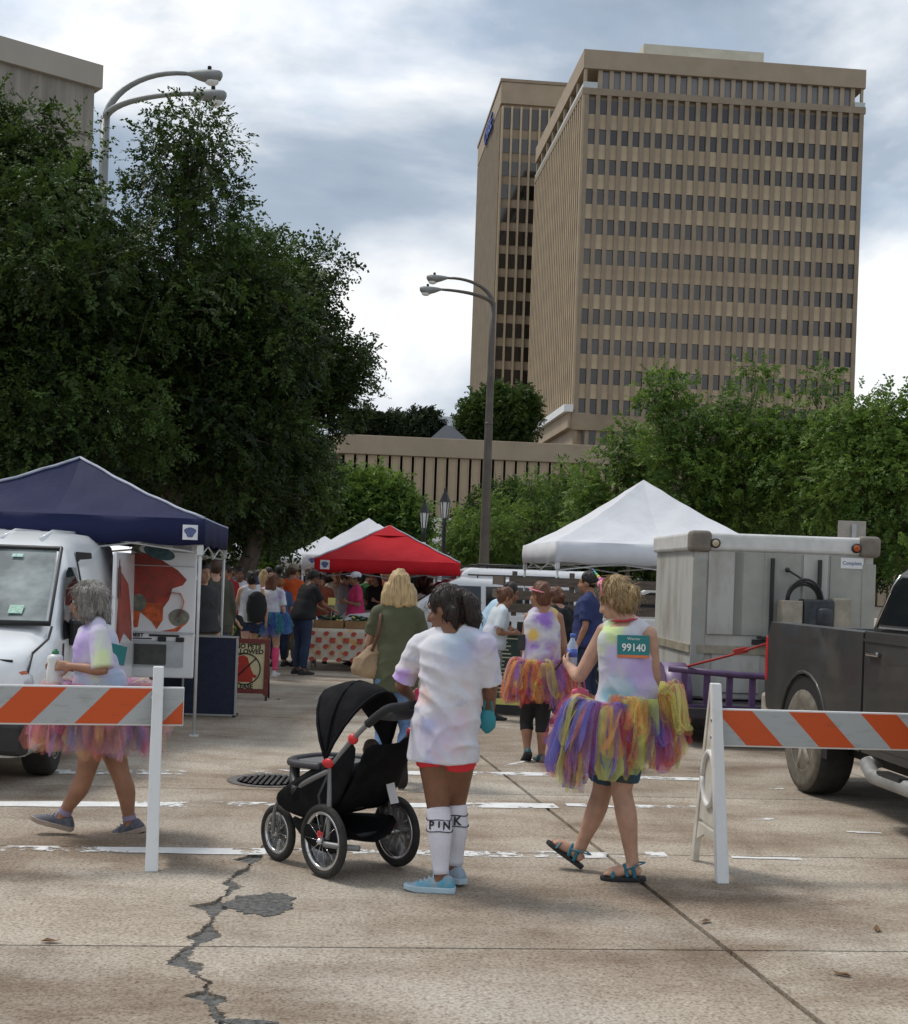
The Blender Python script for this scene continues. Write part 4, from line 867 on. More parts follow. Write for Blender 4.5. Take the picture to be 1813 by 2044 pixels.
def pickup():
    MTK = M('truck_paint', (.034, .033, .032), .42, col2=(.056, .052, .047), scale=2.2, coat=.25, ramp=(.45, .75), spec=.4)
    MDU = M('bumper_dusty', (.30, .27, .22), .7, var=.25, scale=7)
    P = onground(1597, 1582); root = empty('pickup_truck', P + VDIR * .985, YAW - R(90), 'dusty dark grey crew cab pickup parked behind the right barricade', 'pickup truck')
    zr, rt = 1.39, .44
    prof = [(-1.22, .62), (-1.25, .80), (-1.20, 1.28), (-1.10, zr), (.74, zr), (.74, .52)] + arc(0, .52, zc=.44)[::-1][0:0]
    a = arc(0, .53, zc=.46, n=13); bed = [(-.93, .62), (-.97, .80), (-.93, 1.26), (-.85, zr), (1.165, zr), (1.165, .50), (.53, .50)] + a[::-1] + [(-.53, .58)]
    b = MB(); b.prism(bed, -.985, -.78, axis='y'); b.build('bed_side', MTK, root, .03, 3); b = MB(); b.prism(bed, .78, .985, axis='y'); b.build('bed_side', MTK, root, .03, 3)
    b = MB(); b.box((.12, 0, .78), (2.05, 1.56, .08)); b.box((1.14, 0, 1.08), (.05, 1.56, .6)); b.build('bed_floor', MBLP, root)
    b = MB(); b.box((-.90, 0, 1.0), (.07, 1.72, .72)); b.build('tailgate', MTK, root, .02)
    b = MB(); b.prism([(-.5, -.987), (.5, -.987), (.5, -.9), (-.5, -.9)], .95, 1.0); 
    b = MB(); b.tube([Vector((x, -.985, z)) for x, z in arc(0, .545, zc=.46, n=13)], .016, 6, flat=.8); b.build('arch_flare', MTK, root)
    b = MB(); b.box((.0, -.89, .46 + .2), (1.04, .17, .62)); b.build('wheel_well', MDK, root)
    b = MB(); b.box((-1.02, 0, .60), (.14, 1.86, .22)); b.box((-.99, -.88, .62), (.2, .2, .24)); b.build('rear_bumper', MDU, root, .03)
    for s in (-1, 1): b = MB(); b.box((-.94, s * .93, 1.06), (.06, .125, .40)); b.build('tail_light', M('tail_red', (.42, .015, .012), .25, var=.2), root, .015)
    # cab: lower body and greenhouse
    f = arc(3.66, .53, zc=.46, n=13); low = [(.78, .50), (.78, 1.40), (3.0, 1.42), (3.25, 1.40), (4.45, 1.28), (4.55, 1.1), (4.55, .55), (4.19, .55)] + f[::-1] + [(3.13, .48)]
    b = MB(); b.prism(low, -.975, .975, axis='y'); b.build('cab_body', MTK, root, .04, 3)
    rs = []
    for (x0, x1, hy, z) in ((.80, 3.28, .955, 1.38), (.82, 3.05, .90, 1.55), (.88, 2.62, .80, 1.83), (.96, 2.45, .72, 1.885), (1.15, 2.3, .5, 1.90)): rs.append([(x0, -hy, z), (x1, -hy, z), (x1, hy, z), (x0, hy, z)])
    b = MB(); b.rings(rs, smooth=False); b.build('roof', MTK, root, .05, 3)
    yy = lambda z: .955 - max(0, (z - 1.38)) / .45 * .155 + .002 if z > 1.55 else .955 - (z - 1.38) / .17 * .055
    for s in (-1, 1):
        b = MB(); side_glass(b, [(.93, 1.46), (1.93, 1.46), (1.93, 1.80), (1.03, 1.80), (.97, 1.74)], yy, s); b.build('rear_window', MCG, root)
        b = MB(); side_glass(b, [(2.0, 1.46), (2.98, 1.46), (2.62, 1.78), (2.5, 1.80), (2.0, 1.80)], yy, s); b.build('front_window', MCG, root)
        b = MB(); tr = [(.98, 1.43), (1.97, 1.43), (3.0, 1.43)]; b.tube([(x, s * (yy(z) + .012), z) for x, z in tr], .012, 5); b.tube([(x, s * (yy(z) + .01), z) for x, z in [(.90, 1.44), (.94, 1.74), (1.01, 1.82)]], .010, 5); b.build('window_trim', MCHR, root)
        for (x0, x1) in ((.83, 1.95), (1.98, 3.05)):
            b = MB(); pts = [(x0, .56), (x1, .56), (x1, 1.40), (x0, 1.40)]
            b.prism(pts, s * .972, s * .985, axis='y'); d = b.build('door', MTK, root, .008, 2, fix=True)
            b = MB(); b.box((x0 + .16, s * 1.005, 1.24), (.20, .03, .035)); b.build('handle', MCHR, d, .01)
        b = MB(); b.box((2.0, s * .99, 1.335), (2.4, .012, .02)); b.build('crease', MTK, root)
        b = MB(); b.box((2.78, s * 1.13, 1.50), (.14, .20, .30)); mm = b.build('mirror', MBLP, root, .03, 3); b = MB(); b.box((2.86, s * 1.14, 1.40), (.02, .19, .05)); b.build('marker', M('amber', (.5, .12, .02), .3), mm); b = MB(); b.box((2.75, s * 1.0, 1.44), (.08, .12, .05)); b.build('arm', MBLP, mm)
        b = MB(); b.tube([(.95, s * 1.0, .44), (1.15, s * 1.04, .38), (2.9, s * 1.04, .38), (3.1, s * 1.0, .44)], .055, 10); b.tube([(.95, s * .9, .46), (.95, s * 1.0, .44)], .05, 8); st = b.build('running_board', M('running_grey', (.28, .28, .27), .5, metal=.3, var=.2), root)
        for x in (1.5, 2.5): b = MB(); b.box((x, s * 1.045, .43), (.36, .09, .022)); b.build('step_pad', MBLP, st)
        for x in (0, 4.08): wheel(root, x, s * .84, rt, .29, s, 6, MTY, MRIMD, MTYD, .6)
    b = MB(); b.box((2.2, 0, .48), (4.4, 1.5, .22)); b.build('chassis', MDK, root)
    b = MB(); b.add([(1.0, -.72, 1.47), (1.0, .72, 1.47), (1.15, .64, 1.80), (1.15, -.64, 1.80)], [(0, 1, 2, 3)]); o = b.build('back_window', MCG, root); o.location = (-.09, 0, 0)
    b = MB(); b.add([(3.22, -.84, 1.45), (3.22, .84, 1.45), (2.68, .7, 1.80), (2.68, -.7, 1.80)], [(0, 1, 2, 3)]); o = b.build('windshield', MCG, root); o.location = (.02, 0, .01)
    for o in root.children:
        if o.name.split('.')[0] in ('cab_body', 'roof', 'rear_window', 'front_window', 'window_trim', 'door', 'crease', 'mirror', 'running_board', 'windshield', 'back_window', 'chassis'): o.location.x += .40
pickup()

def cargo_van():
    MVW = M('van_white', (.84, .86, .87), .25, var=.03, scale=2, coat=.5)
    P = onground(72, 1545); root = empty('cargo_van', P - VDIR * .74, YAW - R(90), 'white high roof cargo van with open doors and seafood graphics under the navy canopy', 'van')
    # stations along x: (x, half width bottom, belt z, roof z, half width at belt, half width at roof)
    def ring(x, zb, w0, zbelt, w1, zs, w2, zt):
        h = [(w0 * .93, zb), (w0, zb + .12), (w1 + .005, (zb + zbelt) / 2), (w1, zbelt), ((w1 + w2) / 2 + .015, (zbelt + zs) / 2), (w2, zs), (w2 * .86, zs + (zt - zs) * .75), (w2 * .5, zt)]
        return [(x, -y, z) for y, z in h] + [(x, y, z) for y, z in h[::-1]]
    st = [ring(.93, .32, .55, .62, .58, .78, .5, .82), ring(.86, .25, .78, .70, .80, .93, .72, .97), ring(.70, .24, .86, .82, .88, 1.0, .80, 1.06), ring(.30, .24, .88, .95, .90, 1.08, .82, 1.14), ring(.06, .24, .89, 1.05, .905, 1.15, .82, 1.20),
          ring(-.30, .24, .89, 1.10, .905, 1.42, .78, 1.46), ring(-.72, .24, .89, 1.10, .905, 1.72, .74, 1.78), ring(-.95, .24, .89, 1.10, .905, 1.80, .73, 1.88), ring(-1.4, .24, .89, 1.10, .905, 1.86, .73, 1.97), ring(-2.4, .24, .89, 1.10, .905, 1.88, .73, 2.0), ring(-3.3, .24, .89, 1.10, .90, 1.87, .73, 1.99), ring(-3.52, .30, .86, 1.1, .87, 1.84, .70, 1.94)]
    b = MB(); b.rings(st); b.build('body', MVW, root)
    b = MB(); b.rings([[(x, y, zz) for x, y, zz in [(.15, -.80, 1.205), (.15, .80, 1.205), (-.70, .70, 1.765), (-.70, -.70, 1.765)]], [(x, y, zz) for x, y, zz in [(.175, -.82, 1.20), (.175, .82, 1.20), (-.70, .725, 1.80), (-.70, -.725, 1.80)]]][:1] * 1 + [[(.165, -.80, 1.225), (.165, .80, 1.225), (-.69, .70, 1.80), (-.69, -.70, 1.80)]], smooth=False); b.build('windshield', M('windshield_glass', (.10, .12, .12), .06, col2=(.32, .37, .36), scale=1.6, spec=.9, ramp=(.4, .65)), root)  # pale green mottling in the glass colour stands in for a reflection
    fr = [(.185, -.84, 1.215), (.185, .84, 1.215), (-.70, .735, 1.815), (-.70, -.735, 1.815)]
    b = MB(); b.tube([Vector(q) for q in (fr[0], fr[1], fr[2], fr[3], fr[0])], .024, 6); b.build('windshield_seal', MBLP, root)
    for (y, t, s, c) in ((.56, .16, .11, (.30, .50, .40)), (.44, .88, .09, (.35, .55, .5))):
        q = Vector(fr[0]).lerp(Vector(fr[3]), t); b = MB(); b.box((q.x + .012, y * (1 - .1 * t), q.z + .005), (.004, s, s * (1 if t < .5 else .5)), rot=(0, R(-55) + R(90) - R(90), 0)); b.build('sticker', M('sticker%d' % int(t * 10), c, .6, var=.3, scale=40), root)
    b = MB(); b.tube([(.74, .84, 1.015), (.3, .86, 1.10), (.09, .84, 1.185)], .010, 5); b.tube([(.74, .84, 1.015), (.80, .80, .75), (.82, .80, .5)], .010, 5); b.tube([(.83, .72, .96), (.86, .3, .98), (.86, -.3, .98), (.83, -.72, .96)], .010, 5); b.build('hood_gap', MBLP, root)
    for s in (-1, 1):
        b = MB(); b.ball((.745, s * .70, .80), (.105, .16, .13), 16); h = b.build('headlight', M('headlight_clear', (.62, .64, .66), .08, var=.25, scale=14, spec=.9), root)
        b = MB(); b.ball((.765, s * .70, .865), (.085, .13, .045), 10); b.build('turn_signal', M('signal_orange', (.55, .14, .06), .25), h)
        w = wheel(root, 0, s * .78, .325, .21, s, 5)
        wheel(root, -2.9, s * .78, .325, .21, s, 5)
        for x in (0, -2.9):
            b = MB(); b.prism(arc(x, .39, zc=.35, n=15), s * .80, s * .912, axis='y'); b.build('arch', MDK, root, fix=True)
            b = MB(); b.tube([(px, s * .905, pz) for px, pz in arc(x, .40, zc=.35, n=15)], .018, 6); b.build('arch_lip', MBLP, root)
    b = MB(); b.box((.90, 0, .42), (.10, 1.5, .26)); b.box((.86, .62, .40), (.14, .5, .25), rot=(0, 0, R(-18))); b.build('front_bumper', MBLP, root, .04, 3)
    b = MB(); b.box((.84, 0, .70), (.12, .9, .16)); b.build('grille', MBLP, root, .02)
    # left (street) side: cab window, open cargo opening, slid back door with picture
    y_ = lambda z: .905 - max(0, z - 1.10) / .75 * .165
    def side_poly(b, pts, off): b.add([(x, y_(z) + off, z) for x, z in pts], [tuple(range(len(pts)))])
    b = MB(); side_poly(b, [(-1.10, 1.08), (-.02, 1.08), (-.10, 1.20), (-.62, 1.62), (-.75, 1.66), (-1.10, 1.66)], .008); b.build('cab_window', MCG, root)
    b = MB(); side_poly(b, [(-2.0, .45), (-1.22, .45), (-1.22, 1.80), (-2.0, 1.80)], .006); b.build('door_opening_shade', MDK, root)  # flat black sheet on the body, painted as the shade inside
    b = MB(); b.tube([(-.02, y_(1.05) + .01, 1.05), (-.02, .912, .5), (-.3, .912, .3)], .007, 4); b.tube([(-1.18, y_(1.7) + .01, 1.7), (-1.18, .915, 1.1), (-1.18, .912, .35)], .008, 4); tag(b.build('door_gap', MBLP, root), kind='stuff')
    b = MB(); b.box((-.33, 1.02, 1.13), (.14, .26, .24)); m_ = b.build('mirror', MBLP, root, .05, 3); b = MB(); b.box((-.33, .9, 1.09), (.08, .1, .06)); b.build('arm', MBLP, m_)
    b = MB(); b.prism([(x, z) for x, z in [(-3.3, .42), (-2.02, .42), (-2.02, 1.82), (-3.2, 1.82)]], .955, .99, axis='y'); dr = b.build('sliding_door', MVW, root, .02, fix=True)
    MFI = M('fish_red', (.42, .05, .03), .5, col2=(.20, .045, .03), scale=9, ramp=(.35, .7)); MFO = M('claw_orange', (.55, .10, .025), .5, var=.35, scale=14); MFG = M('shell_grey', (.09, .11, .10), .5, col2=(.28, .27, .2), scale=12); MFB = M('fin_blue', (.03, .08, .10), .5, col2=(.10, .2, .22), scale=14)
    def pic(poly, nm, mat, par, f):
        n = len(poly); b = MB(); b.add([f(x, z) for x, z in poly], [tuple(range(n))]); return b.build(nm, mat, par)
    F1 = lambda x, z: (x, .9945, z)
    pic([(-2.12, .95), (-2.2, 1.35), (-2.35, 1.62), (-2.8, 1.5), (-3.1, 1.1), (-3.15, .9), (-2.6, 1.02), (-2.3, .9)], 'fish_picture', MFI, dr, F1)
    for k, (a_, c_) in enumerate([(-2.13, 1.6), (-2.2, 1.68), (-2.28, 1.62)]): pic([(a_, 1.35), (a_ - .05, 1.4), (a_ - .02, c_ + .08), (a_ + .02, c_ + .06)], 'tail_picture', M('tail_pic', (.16, .05, .05), .5, var=.3), dr, F1)
    pic([(-2.18, .9), (-2.16, 1.15), (-2.28, 1.1), (-2.34, .9)], 'claw_picture', MFO, dr, F1)
    # rear cargo door swung out square to the van, facing the street corner
    hx = -3.55; dw, z0, z1 = .70, .50, 1.98
    b = MB(); b.prism([(.90, z0), (.90 + dw, z0), (.90 + dw, z1 - .02), (.98, z1), (.90, z1 - .1)], hx - .03, hx + .03, axis='x'); d2 = b.build('rear_door', MVW, root, .015, fix=True)
    F2 = lambda y, z: (hx + .034, .90 + y, z)
    def oval(cy, cz, ry, rz, n=20, rot=0, wob=0): return [(cy + math.cos(rot) * ry * math.cos(a) * (1 + wob * math.sin(3 * a)) - math.sin(rot) * rz * math.sin(a), cz + math.sin(rot) * ry * math.cos(a) + math.cos(rot) * rz * math.sin(a)) for a in [2 * math.pi * k / n for k in range(n)]]
    pic([(.0, 1.82), (.12, 1.84), (.30, 1.78), (.5, 1.66), (.60, 1.56), (.56, 1.50), (.45, 1.46), (.42, 1.34), (.36, 1.25), (.22, 1.28), (.05, 1.30), (.02, 1.5)], 'fish_picture', MFI, d2, F2)
    pic(oval(.30, 1.84, .17, .07, rot=-.25), 'fin_picture', MFB, d2, lambda y, z: (hx + .036, .90 + y, z))
    pic([(.0, 1.86), (.05, 1.95), (.15, 1.97), (.08, 1.88), (.14, 1.80)], 'fin_picture', MFG, d2, lambda y, z: (hx + .037, .90 + y, z))
    pic([(.02, 1.35), (.2, 1.30), (.36, 1.30), (.36, 1.12), (.30, 1.02), (.24, 1.1), (.12, 1.2), (.10, 1.04), (.06, 1.03), (.03, 1.2)], 'claw_picture', MFO, d2, lambda y, z: (hx + .036, .90 + y, z))
    pic(oval(.10, 1.30, .08, .095), 'shell_picture', MFG, d2, lambda y, z: (hx + .038, .90 + y, z)); pic(oval(.53, 1.15, .11, .095, wob=.06), 'shell_picture', MFG, d2, lambda y, z: (hx + .035, .90 + y, z))
    b = MB(); b.tube([(hx + .036, .90 + y, z) for y, z in [(.38, 1.36), (.45, 1.42), (.54, 1.41), (.58, 1.32), (.55, 1.20), (.48, 1.12)]], [.03, .045, .045, .04, .03, .008], 6, flat=.08); b.build('claw_picture', MFO, d2)
    pic([(.34, 1.0), (.48, 1.03), (.62, 1.11), (.52, 1.0)], 'claw_picture', MFO, d2, lambda y, z: (hx + .037, .90 + y, z))
    b = MB(); b.box((hx + .04, .90 + dw / 2, .985), (.02, dw - .01, .018)); b.box((hx + .036, .90 + dw / 2, 1.70), (.008, dw - .04, .008)); b.box((hx + .04, .90 + .31, .76), (.012, .56, .28)); tag(b.build('trim_line', M('door_inner', (.50, .53, .54), .5), d2), kind='stuff')
    b = MB(); b.box((hx + .052, .90 + .24, .75), (.012, .34, .22)); b.build('door_window', M('door_dim', (.07, .075, .07), .3, var=.3), d2, .01)
    for (y, w_) in ((.36, .09), (.55, .09)): b = MB(); b.box((hx + .05, .90 + y, .915), (.03, w_, .05)); b.build('latch', MBLP, d2, .01)
    b = MB(); b.box((hx + .034, .90 + .54, 1.88), (.006, .2, .07)); b.build('plate_recess', M('door_inner', (.5, .53, .54)), d2, .01)
    lettering('lettering', 'BEST', .05, MBLP, d2, (hx + .037, .90 + .10, .953), (R(90), 0, R(90)), .001, 1.2, .002); b = MB(); b.box((hx + .036, .90 + .38, .953), (.002, .32, .022)); b.box((hx + .036, .90 + .14, .918), (.002, .22, .012)); b.build('print_line', MBLP, d2)
    for k in range(4): b = MB(); b.tube([(-1.0, -.5 + k * .33, 1.90), (-1.5, -.5 + k * .33, 1.985), (-3.2, -.5 + k * .33, 2.005)], .012, 5); b.build('roof_rib', MVW, root)
cargo_van()

def box_trailer():
    Y = 14.6; L_ = at(1388, 1075, Y); Rr = at(1752, 1100, Y); W = (Rr.x - L_.x) * 1.0; root = empty('box_trailer', (L_.x, Y, 0), R(3.0), 'dirty white refrigerated box trailer with a compressor on its front wall', 'trailer')
    MTW = M('dirty_white', (.47, .465, .43), .6, col2=(.26, .235, .19), scale=1.6, detail=11, ramp=(.46, .76), stretch=(1.6, 1.6, .7)); MTG = M('panel_grey', (.33, .33, .295), .6, var=.14, scale=2, detail=8); MCAP = M('corner_brown', (.19, .165, .135), .7, var=.2)
    z0, z1, D = .42, 2.22, 2.05
    b = MB(); b.box((W / 2, D / 2 + .01, (z0 + z1) / 2), (W, D, z1 - z0)); b.build('box', MTW, root, .02)
    b = MB(); b.box((W / 2, .04, z1 - .03), (W + .02, .12, .20)); b.build('top_rail', M('rail_white', (.62, .62, .59), .5, var=.1), root, .04, 3)
    b = MB(); b.box((-.0, D / 2 + .04, z1 - .03), (.10, D - .02, .2)); b.build('top_rail', _mats['rail_white'], root, .03)
    for x in (0.06, W - .06): b = MB(); b.box((x, .05, z1 - .03), (.25, .2, .24)); b.build('corner_cap', MCAP, root, .05, 3); b = MB(); b.box((x, -.006, (z0 + z1) / 2 - .1), (.16, .03, z1 - z0 - .25)); b.build('corner_post', MTG, root, .01)
    for (x, w_, za, zb, m_) in ((.62, .34, 1.15, 2.08, MTG), (.36, .4, 1.15, 2.08, MTW), (1.0, .42, 1.05, 2.08, MTG), (1.38, .28, 1.05, 2.08, MTW), (1.75, .4, .9, 2.08, MTG), (.5, .55, .5, .95, MTW), (1.2, .7, .5, .9, MTW)):
        b = MB(); b.box((x * W / 2.05, -.004, (za + zb) / 2), (w_ * W / 2.05, .014, zb - za)); b.build('panel', m_, root, .004)
    b = MB(); b.box((W / 2, -.012, .98), (W - .1, .03, .09)); b.build('belt', M('belt_tan', (.30, .27, .2), .7, var=.2), root); b = MB(); b.box((-.012, D / 2, .98), (.03, D - .05, .09)); b.build('belt', _mats['belt_tan'], root)
    for x in (.88, 1.42): b = MB(); b.box((x * W / 2.05, -.03, 1.6), (.035, .05, .85)); b.build('upright', MBLP, root)
    for (x, c) in ((.22, (.55, .45, .3)), (W - .22, (.45, .09, .02))): b = MB(); b.lathe([(.055, -.05), (.055, -.02), (.05, 0)], (x, 0, z1 - .05), 16, axis='y'); l = b.build('marker_lamp', MBLP, root); b = MB(); b.lathe([(.0, -.062), (.03, -.06), (.04, -.05), (.04, -.04)], (x, 0, z1 - .05), 14, axis='y'); b.build('lens', M('mk%d' % int(x * 10), c, .3), l)
    cp = MB(); cp.box((1.05, -.16, 1.36), (.22, .24, .40)); cp.box((1.62, -.14, 1.40), (.20, .22, .40)); tag(cp.build('compressor_case', M('case_tan', (.34, .31, .24), .6, var=.2), root, .01), kind='stuff')
    cp = MB(); cp.box((1.34, -.18, 1.40), (.34, .24, .36)); cp.lathe([(.10, -.08), (.11, 0), (.11, .12), (.05, .14)], (1.4, -.25, 1.36), 14); cp.build('compressor', M('motor_black', (.03, .035, .04), .5, var=.4, scale=14), root, .02)
    cp = MB()
    for k in range(3): cp.tube([(1.2 + .17 * math.cos(a) * (1 + .1 * k), -.16 - .02 * k, 1.56 + (.18 + .03 * k) * math.sin(a)) for a in [math.pi * i / 14 for i in range(15)]], .014, 6)
    cp.tube([(1.40, -.16, 1.56), (1.36, -.15, 1.68), (1.15, -.1, 1.83), (1.04, -.06, 1.90)], .012, 6); cp.ball((1.04, -.06, 1.90), .03, 8); cp.build('hose', MBLP, root)
    b = MB(); b.box((.98, -.1, 1.13), (.5, .16, .03)); b.box((.8, -.1, 1.08), (.3, .02, .06)); b.build('shelf', MBLP, root)
    b = MB(); b.tube([(1.0, -.05, .95), (.86, -.3, .38)], .03, 6); b.build('brace', MBLP, root)
    b = MB(); b.box((1.79, -.014, 2.0), (.26, .006, .12)); pl_ = b.build('maker_plate', MWH, root); lettering('lettering', 'Complete', .06, M('plate_blue', (.05, .08, .25), .5), pl_, (1.79, -.019, 2.0), (R(90), 0, 0), .001, .9)
    # purple flatbed under the box
    MPU = M('purple_paint', (.085, .045, .12), .45, var=.2, scale=6); t = empty('flatbed_trailer', (L_.x, Y, 0), R(3.0), 'purple tube framed flatbed trailer carrying the white box', 'trailer')
    b = MB(); b.box((W / 2 - .1, D / 2 - .3, .36), (W + .5, D + 1.4, .09)); b.build('deck', M('deck_dark', (.03, .026, .03), .7), t)
    b = MB(); b.tube([(-.42, -.75, .80), (.3, -.85, .76), (1.6, -.95, .74)], .035, 8); b.build('top_tube', MPU, t); b = MB(); b.box((.55, -.86, .36), (2.1, .05, .14), rot=(0, 0, R(-4))); b.build('bottom_rail', MPU, t)
    for k in range(7): x = -.25 + k * .24; b = MB(); b.box((x, -.78 - x * .07, .56), (.06, .05, .42)); b.build('post', MPU, t)
    b = MB(); rs = []
    for i in range(9): a = math.pi * i / 8; rs.append([(-.42, -.3 - .42 * math.cos(a), .42 + .42 * math.sin(a)), (-.14, -.3 - .42 * math.cos(a), .42 + .42 * math.sin(a))])
    b.rings(rs, 0, False, False); b.add([(-.42, -.3 - .42 * math.cos(math.pi * i / 8), .42 + .42 * math.sin(math.pi * i / 8)) for i in range(9)], [tuple(range(9))]); o = b.build('fender', M('purple_fender', (.16, .10, .2), .4, var=.15), t); so = o.modifiers.new('s', 'SOLIDIFY'); so.thickness = .012
    wheel(t, -.28, -.3, .33, .2, -1); t.children[-1].rotation_euler = (0, 0, R(90))
    wheel(t, W + .25, -.3, .33, .2, 1); t.children[-1].rotation_euler = (0, 0, R(-90))
    b = MB(); b.tube([(.05, -1.0, .32), (.05, -1.0, .12)], .025, 8); b.lathe([(.09, -.03), (.09, .03)], (.05, -1.0, .09), 12, axis='x'); b.build('jack_wheel', MBLP, t)
    b = MB(); b.tube([(.6, -.9, .33), (W / 2, -1.7, .40), (W / 2, -2.2, .42)], .04, 6); b.build('tongue', MPU, t)
    b = MB(); b.box((1.2, -.62, .53), (.7, .4, .24)); b.build('spare_tyre_block', MTY, t, .06, 3)
    sp = MB(); q0, q1 = at(1372, 1330, 13.8), at(1545, 1280, 13.3); sp.tube([q0, q0.lerp(q1, .5) + Vector((0, 0, -.015)), q1], .026, 4, flat=.5); sp.box(q0.lerp(q1, .62), (.14, .05, .06), 0, (0, R(-14), 0)); o = sp.build('ratchet_strap', M('strap_red', (.34, .025, .02), .7, var=.2)); tag(o, 'red ratchet strap slanting from the purple rail to the truck bed', 'strap')
    s2 = empty('sign_back', (at(1700, 1060, 18.5).x, 18.5, 0), 0, 'bare metal back of a road sign behind the trailer', 'sign'); zz = at(1700, 1068, 18.5).z; b = MB(); b.box((0, 0, zz - .05), (.40, .01, .5)); b.build('plate', M('sign_alu', (.36, .33, .29), .5, metal=.4, var=.1), s2, .03); b = MB(); b.box((.02, -.03, (zz + .15) / 2), (.06, .04, zz + .15)); b.build('post', MLEGG, s2)
box_trailer()

def suv(x, y, Y, hd, label, sc_=1.0, tint=(.74, .75, .76)):
    p = at(x, y, Y); root = empty('parked_suv', (p.x, Y, 0), hd, label, 'suv', 'white vehicles parked on the right'); root.scale = (sc_,) * 3
    mw = M('suv_white', tint, .25, var=.03, coat=.4); L_ = 5.1
    low = [(-2.5, .45), (-2.55, .7), (-2.5, 1.15), (-2.35, 1.2), (1.1, 1.18), (2.3, 1.05), (2.5, .85), (2.52, .45), (2.0, .42)] + arc(1.55, .46, zc=.38, n=11)[::-1] + [(-1.05, .40)] + arc(-1.5, .46, zc=.38, n=11)[::-1] + [(-2.0, .42)]
    b = MB(); b.prism(low, -.96, .96, axis='y'); b.build('body', mw, root, .05, 3)
    rs = [[(x0, -h, z), (x1, -h, z), (x1, h, z), (x0, h, z)] for (x0, x1, h, z) in ((-2.48, 1.2, .93, 1.16), (-2.40, .85, .88, 1.4), (-2.28, .25, .80, 1.78), (-2.1, .05, .70, 1.87))]
    b = MB(); b.rings(rs, smooth=False); b.build('roof', mw, root, .05, 3)
    yy = lambda z: .93 - (z - 1.16) / .62 * .13
    for s in (-1, 1):
        for pts in ([(-2.3, 1.24), (-1.45, 1.24), (-1.45, 1.68), (-2.2, 1.68)], [(-1.35, 1.24), (-.45, 1.24), (-.45, 1.70), (-1.35, 1.70)], [(-.35, 1.24), (.82, 1.24), (.3, 1.64), (.15, 1.70), (-.35, 1.70)]):
            b = MB(); side_glass(b, pts, yy, s); b.build('side_window', MCG, root)
        b = MB(); b.box((-.3, s * .975, .78), (4.2, .02, .06)); b.build('side_moulding', MCHR, root); b = MB(); b.box((.75, s * 1.04, 1.3), (.1, .2, .16)); b.build('mirror', mw, root, .03)
        for x in (-1.5, 1.55): wheel(root, x, s * .85, .38, .26, s, 5)
        b = MB(); b.box((-2.5, s * .85, 1.0), (.08, .18, .3)); b.build('tail_light', _mats['tail_red'], root); b = MB(); b.box((2.44, s * .72, .85), (.12, .35, .16)); b.build('headlight', M('headlight_clear'), root, .03)
        b = MB(); b.tube([(-2.0, s * .66, 1.93), (-.1, s * .66, 1.93)], .018, 6); b.tube([(-1.8, s * .66, 1.86), (-1.8, s * .66, 1.93)], .015, 5); b.tube([(-.3, s * .66, 1.86), (-.3, s * .66, 1.93)], .015, 5); b.build('roof_rail', MBLP, root)
    b = MB(); b.add([(1.14, -.8, 1.2), (1.14, .8, 1.2), (.3, .70, 1.74), (.3, -.70, 1.74)], [(0, 1, 2, 3)]); o = b.build('windshield', MCG, root); o.location = (.035, 0, .02)
    b = MB(); b.add([(-2.46, -.75, 1.24), (-2.46, .75, 1.24), (-2.33, .68, 1.68), (-2.33, -.68, 1.68)], [(0, 3, 2, 1)]); o = b.build('rear_window', MCG, root); o.location = (-.02, 0, 0)
    b = MB(); b.box((0, 0, .45), (4.6, 1.6, .2)); b.build('chassis', MDK, root)
suv(985, 1150, 31, R(8), 'white suv with roof rack farthest back behind the red canopy')
suv(915, 1150, 24.5, R(188), 'white suv close behind the red canopy with dark side windows', .9)
suv(1150, 1150, 25, R(5), 'white suv seen through the wooden stake sides behind the women')
suv(1330, 1150, 23.5, R(160), 'white suv half hidden behind the box trailer and navy shirt', .9)
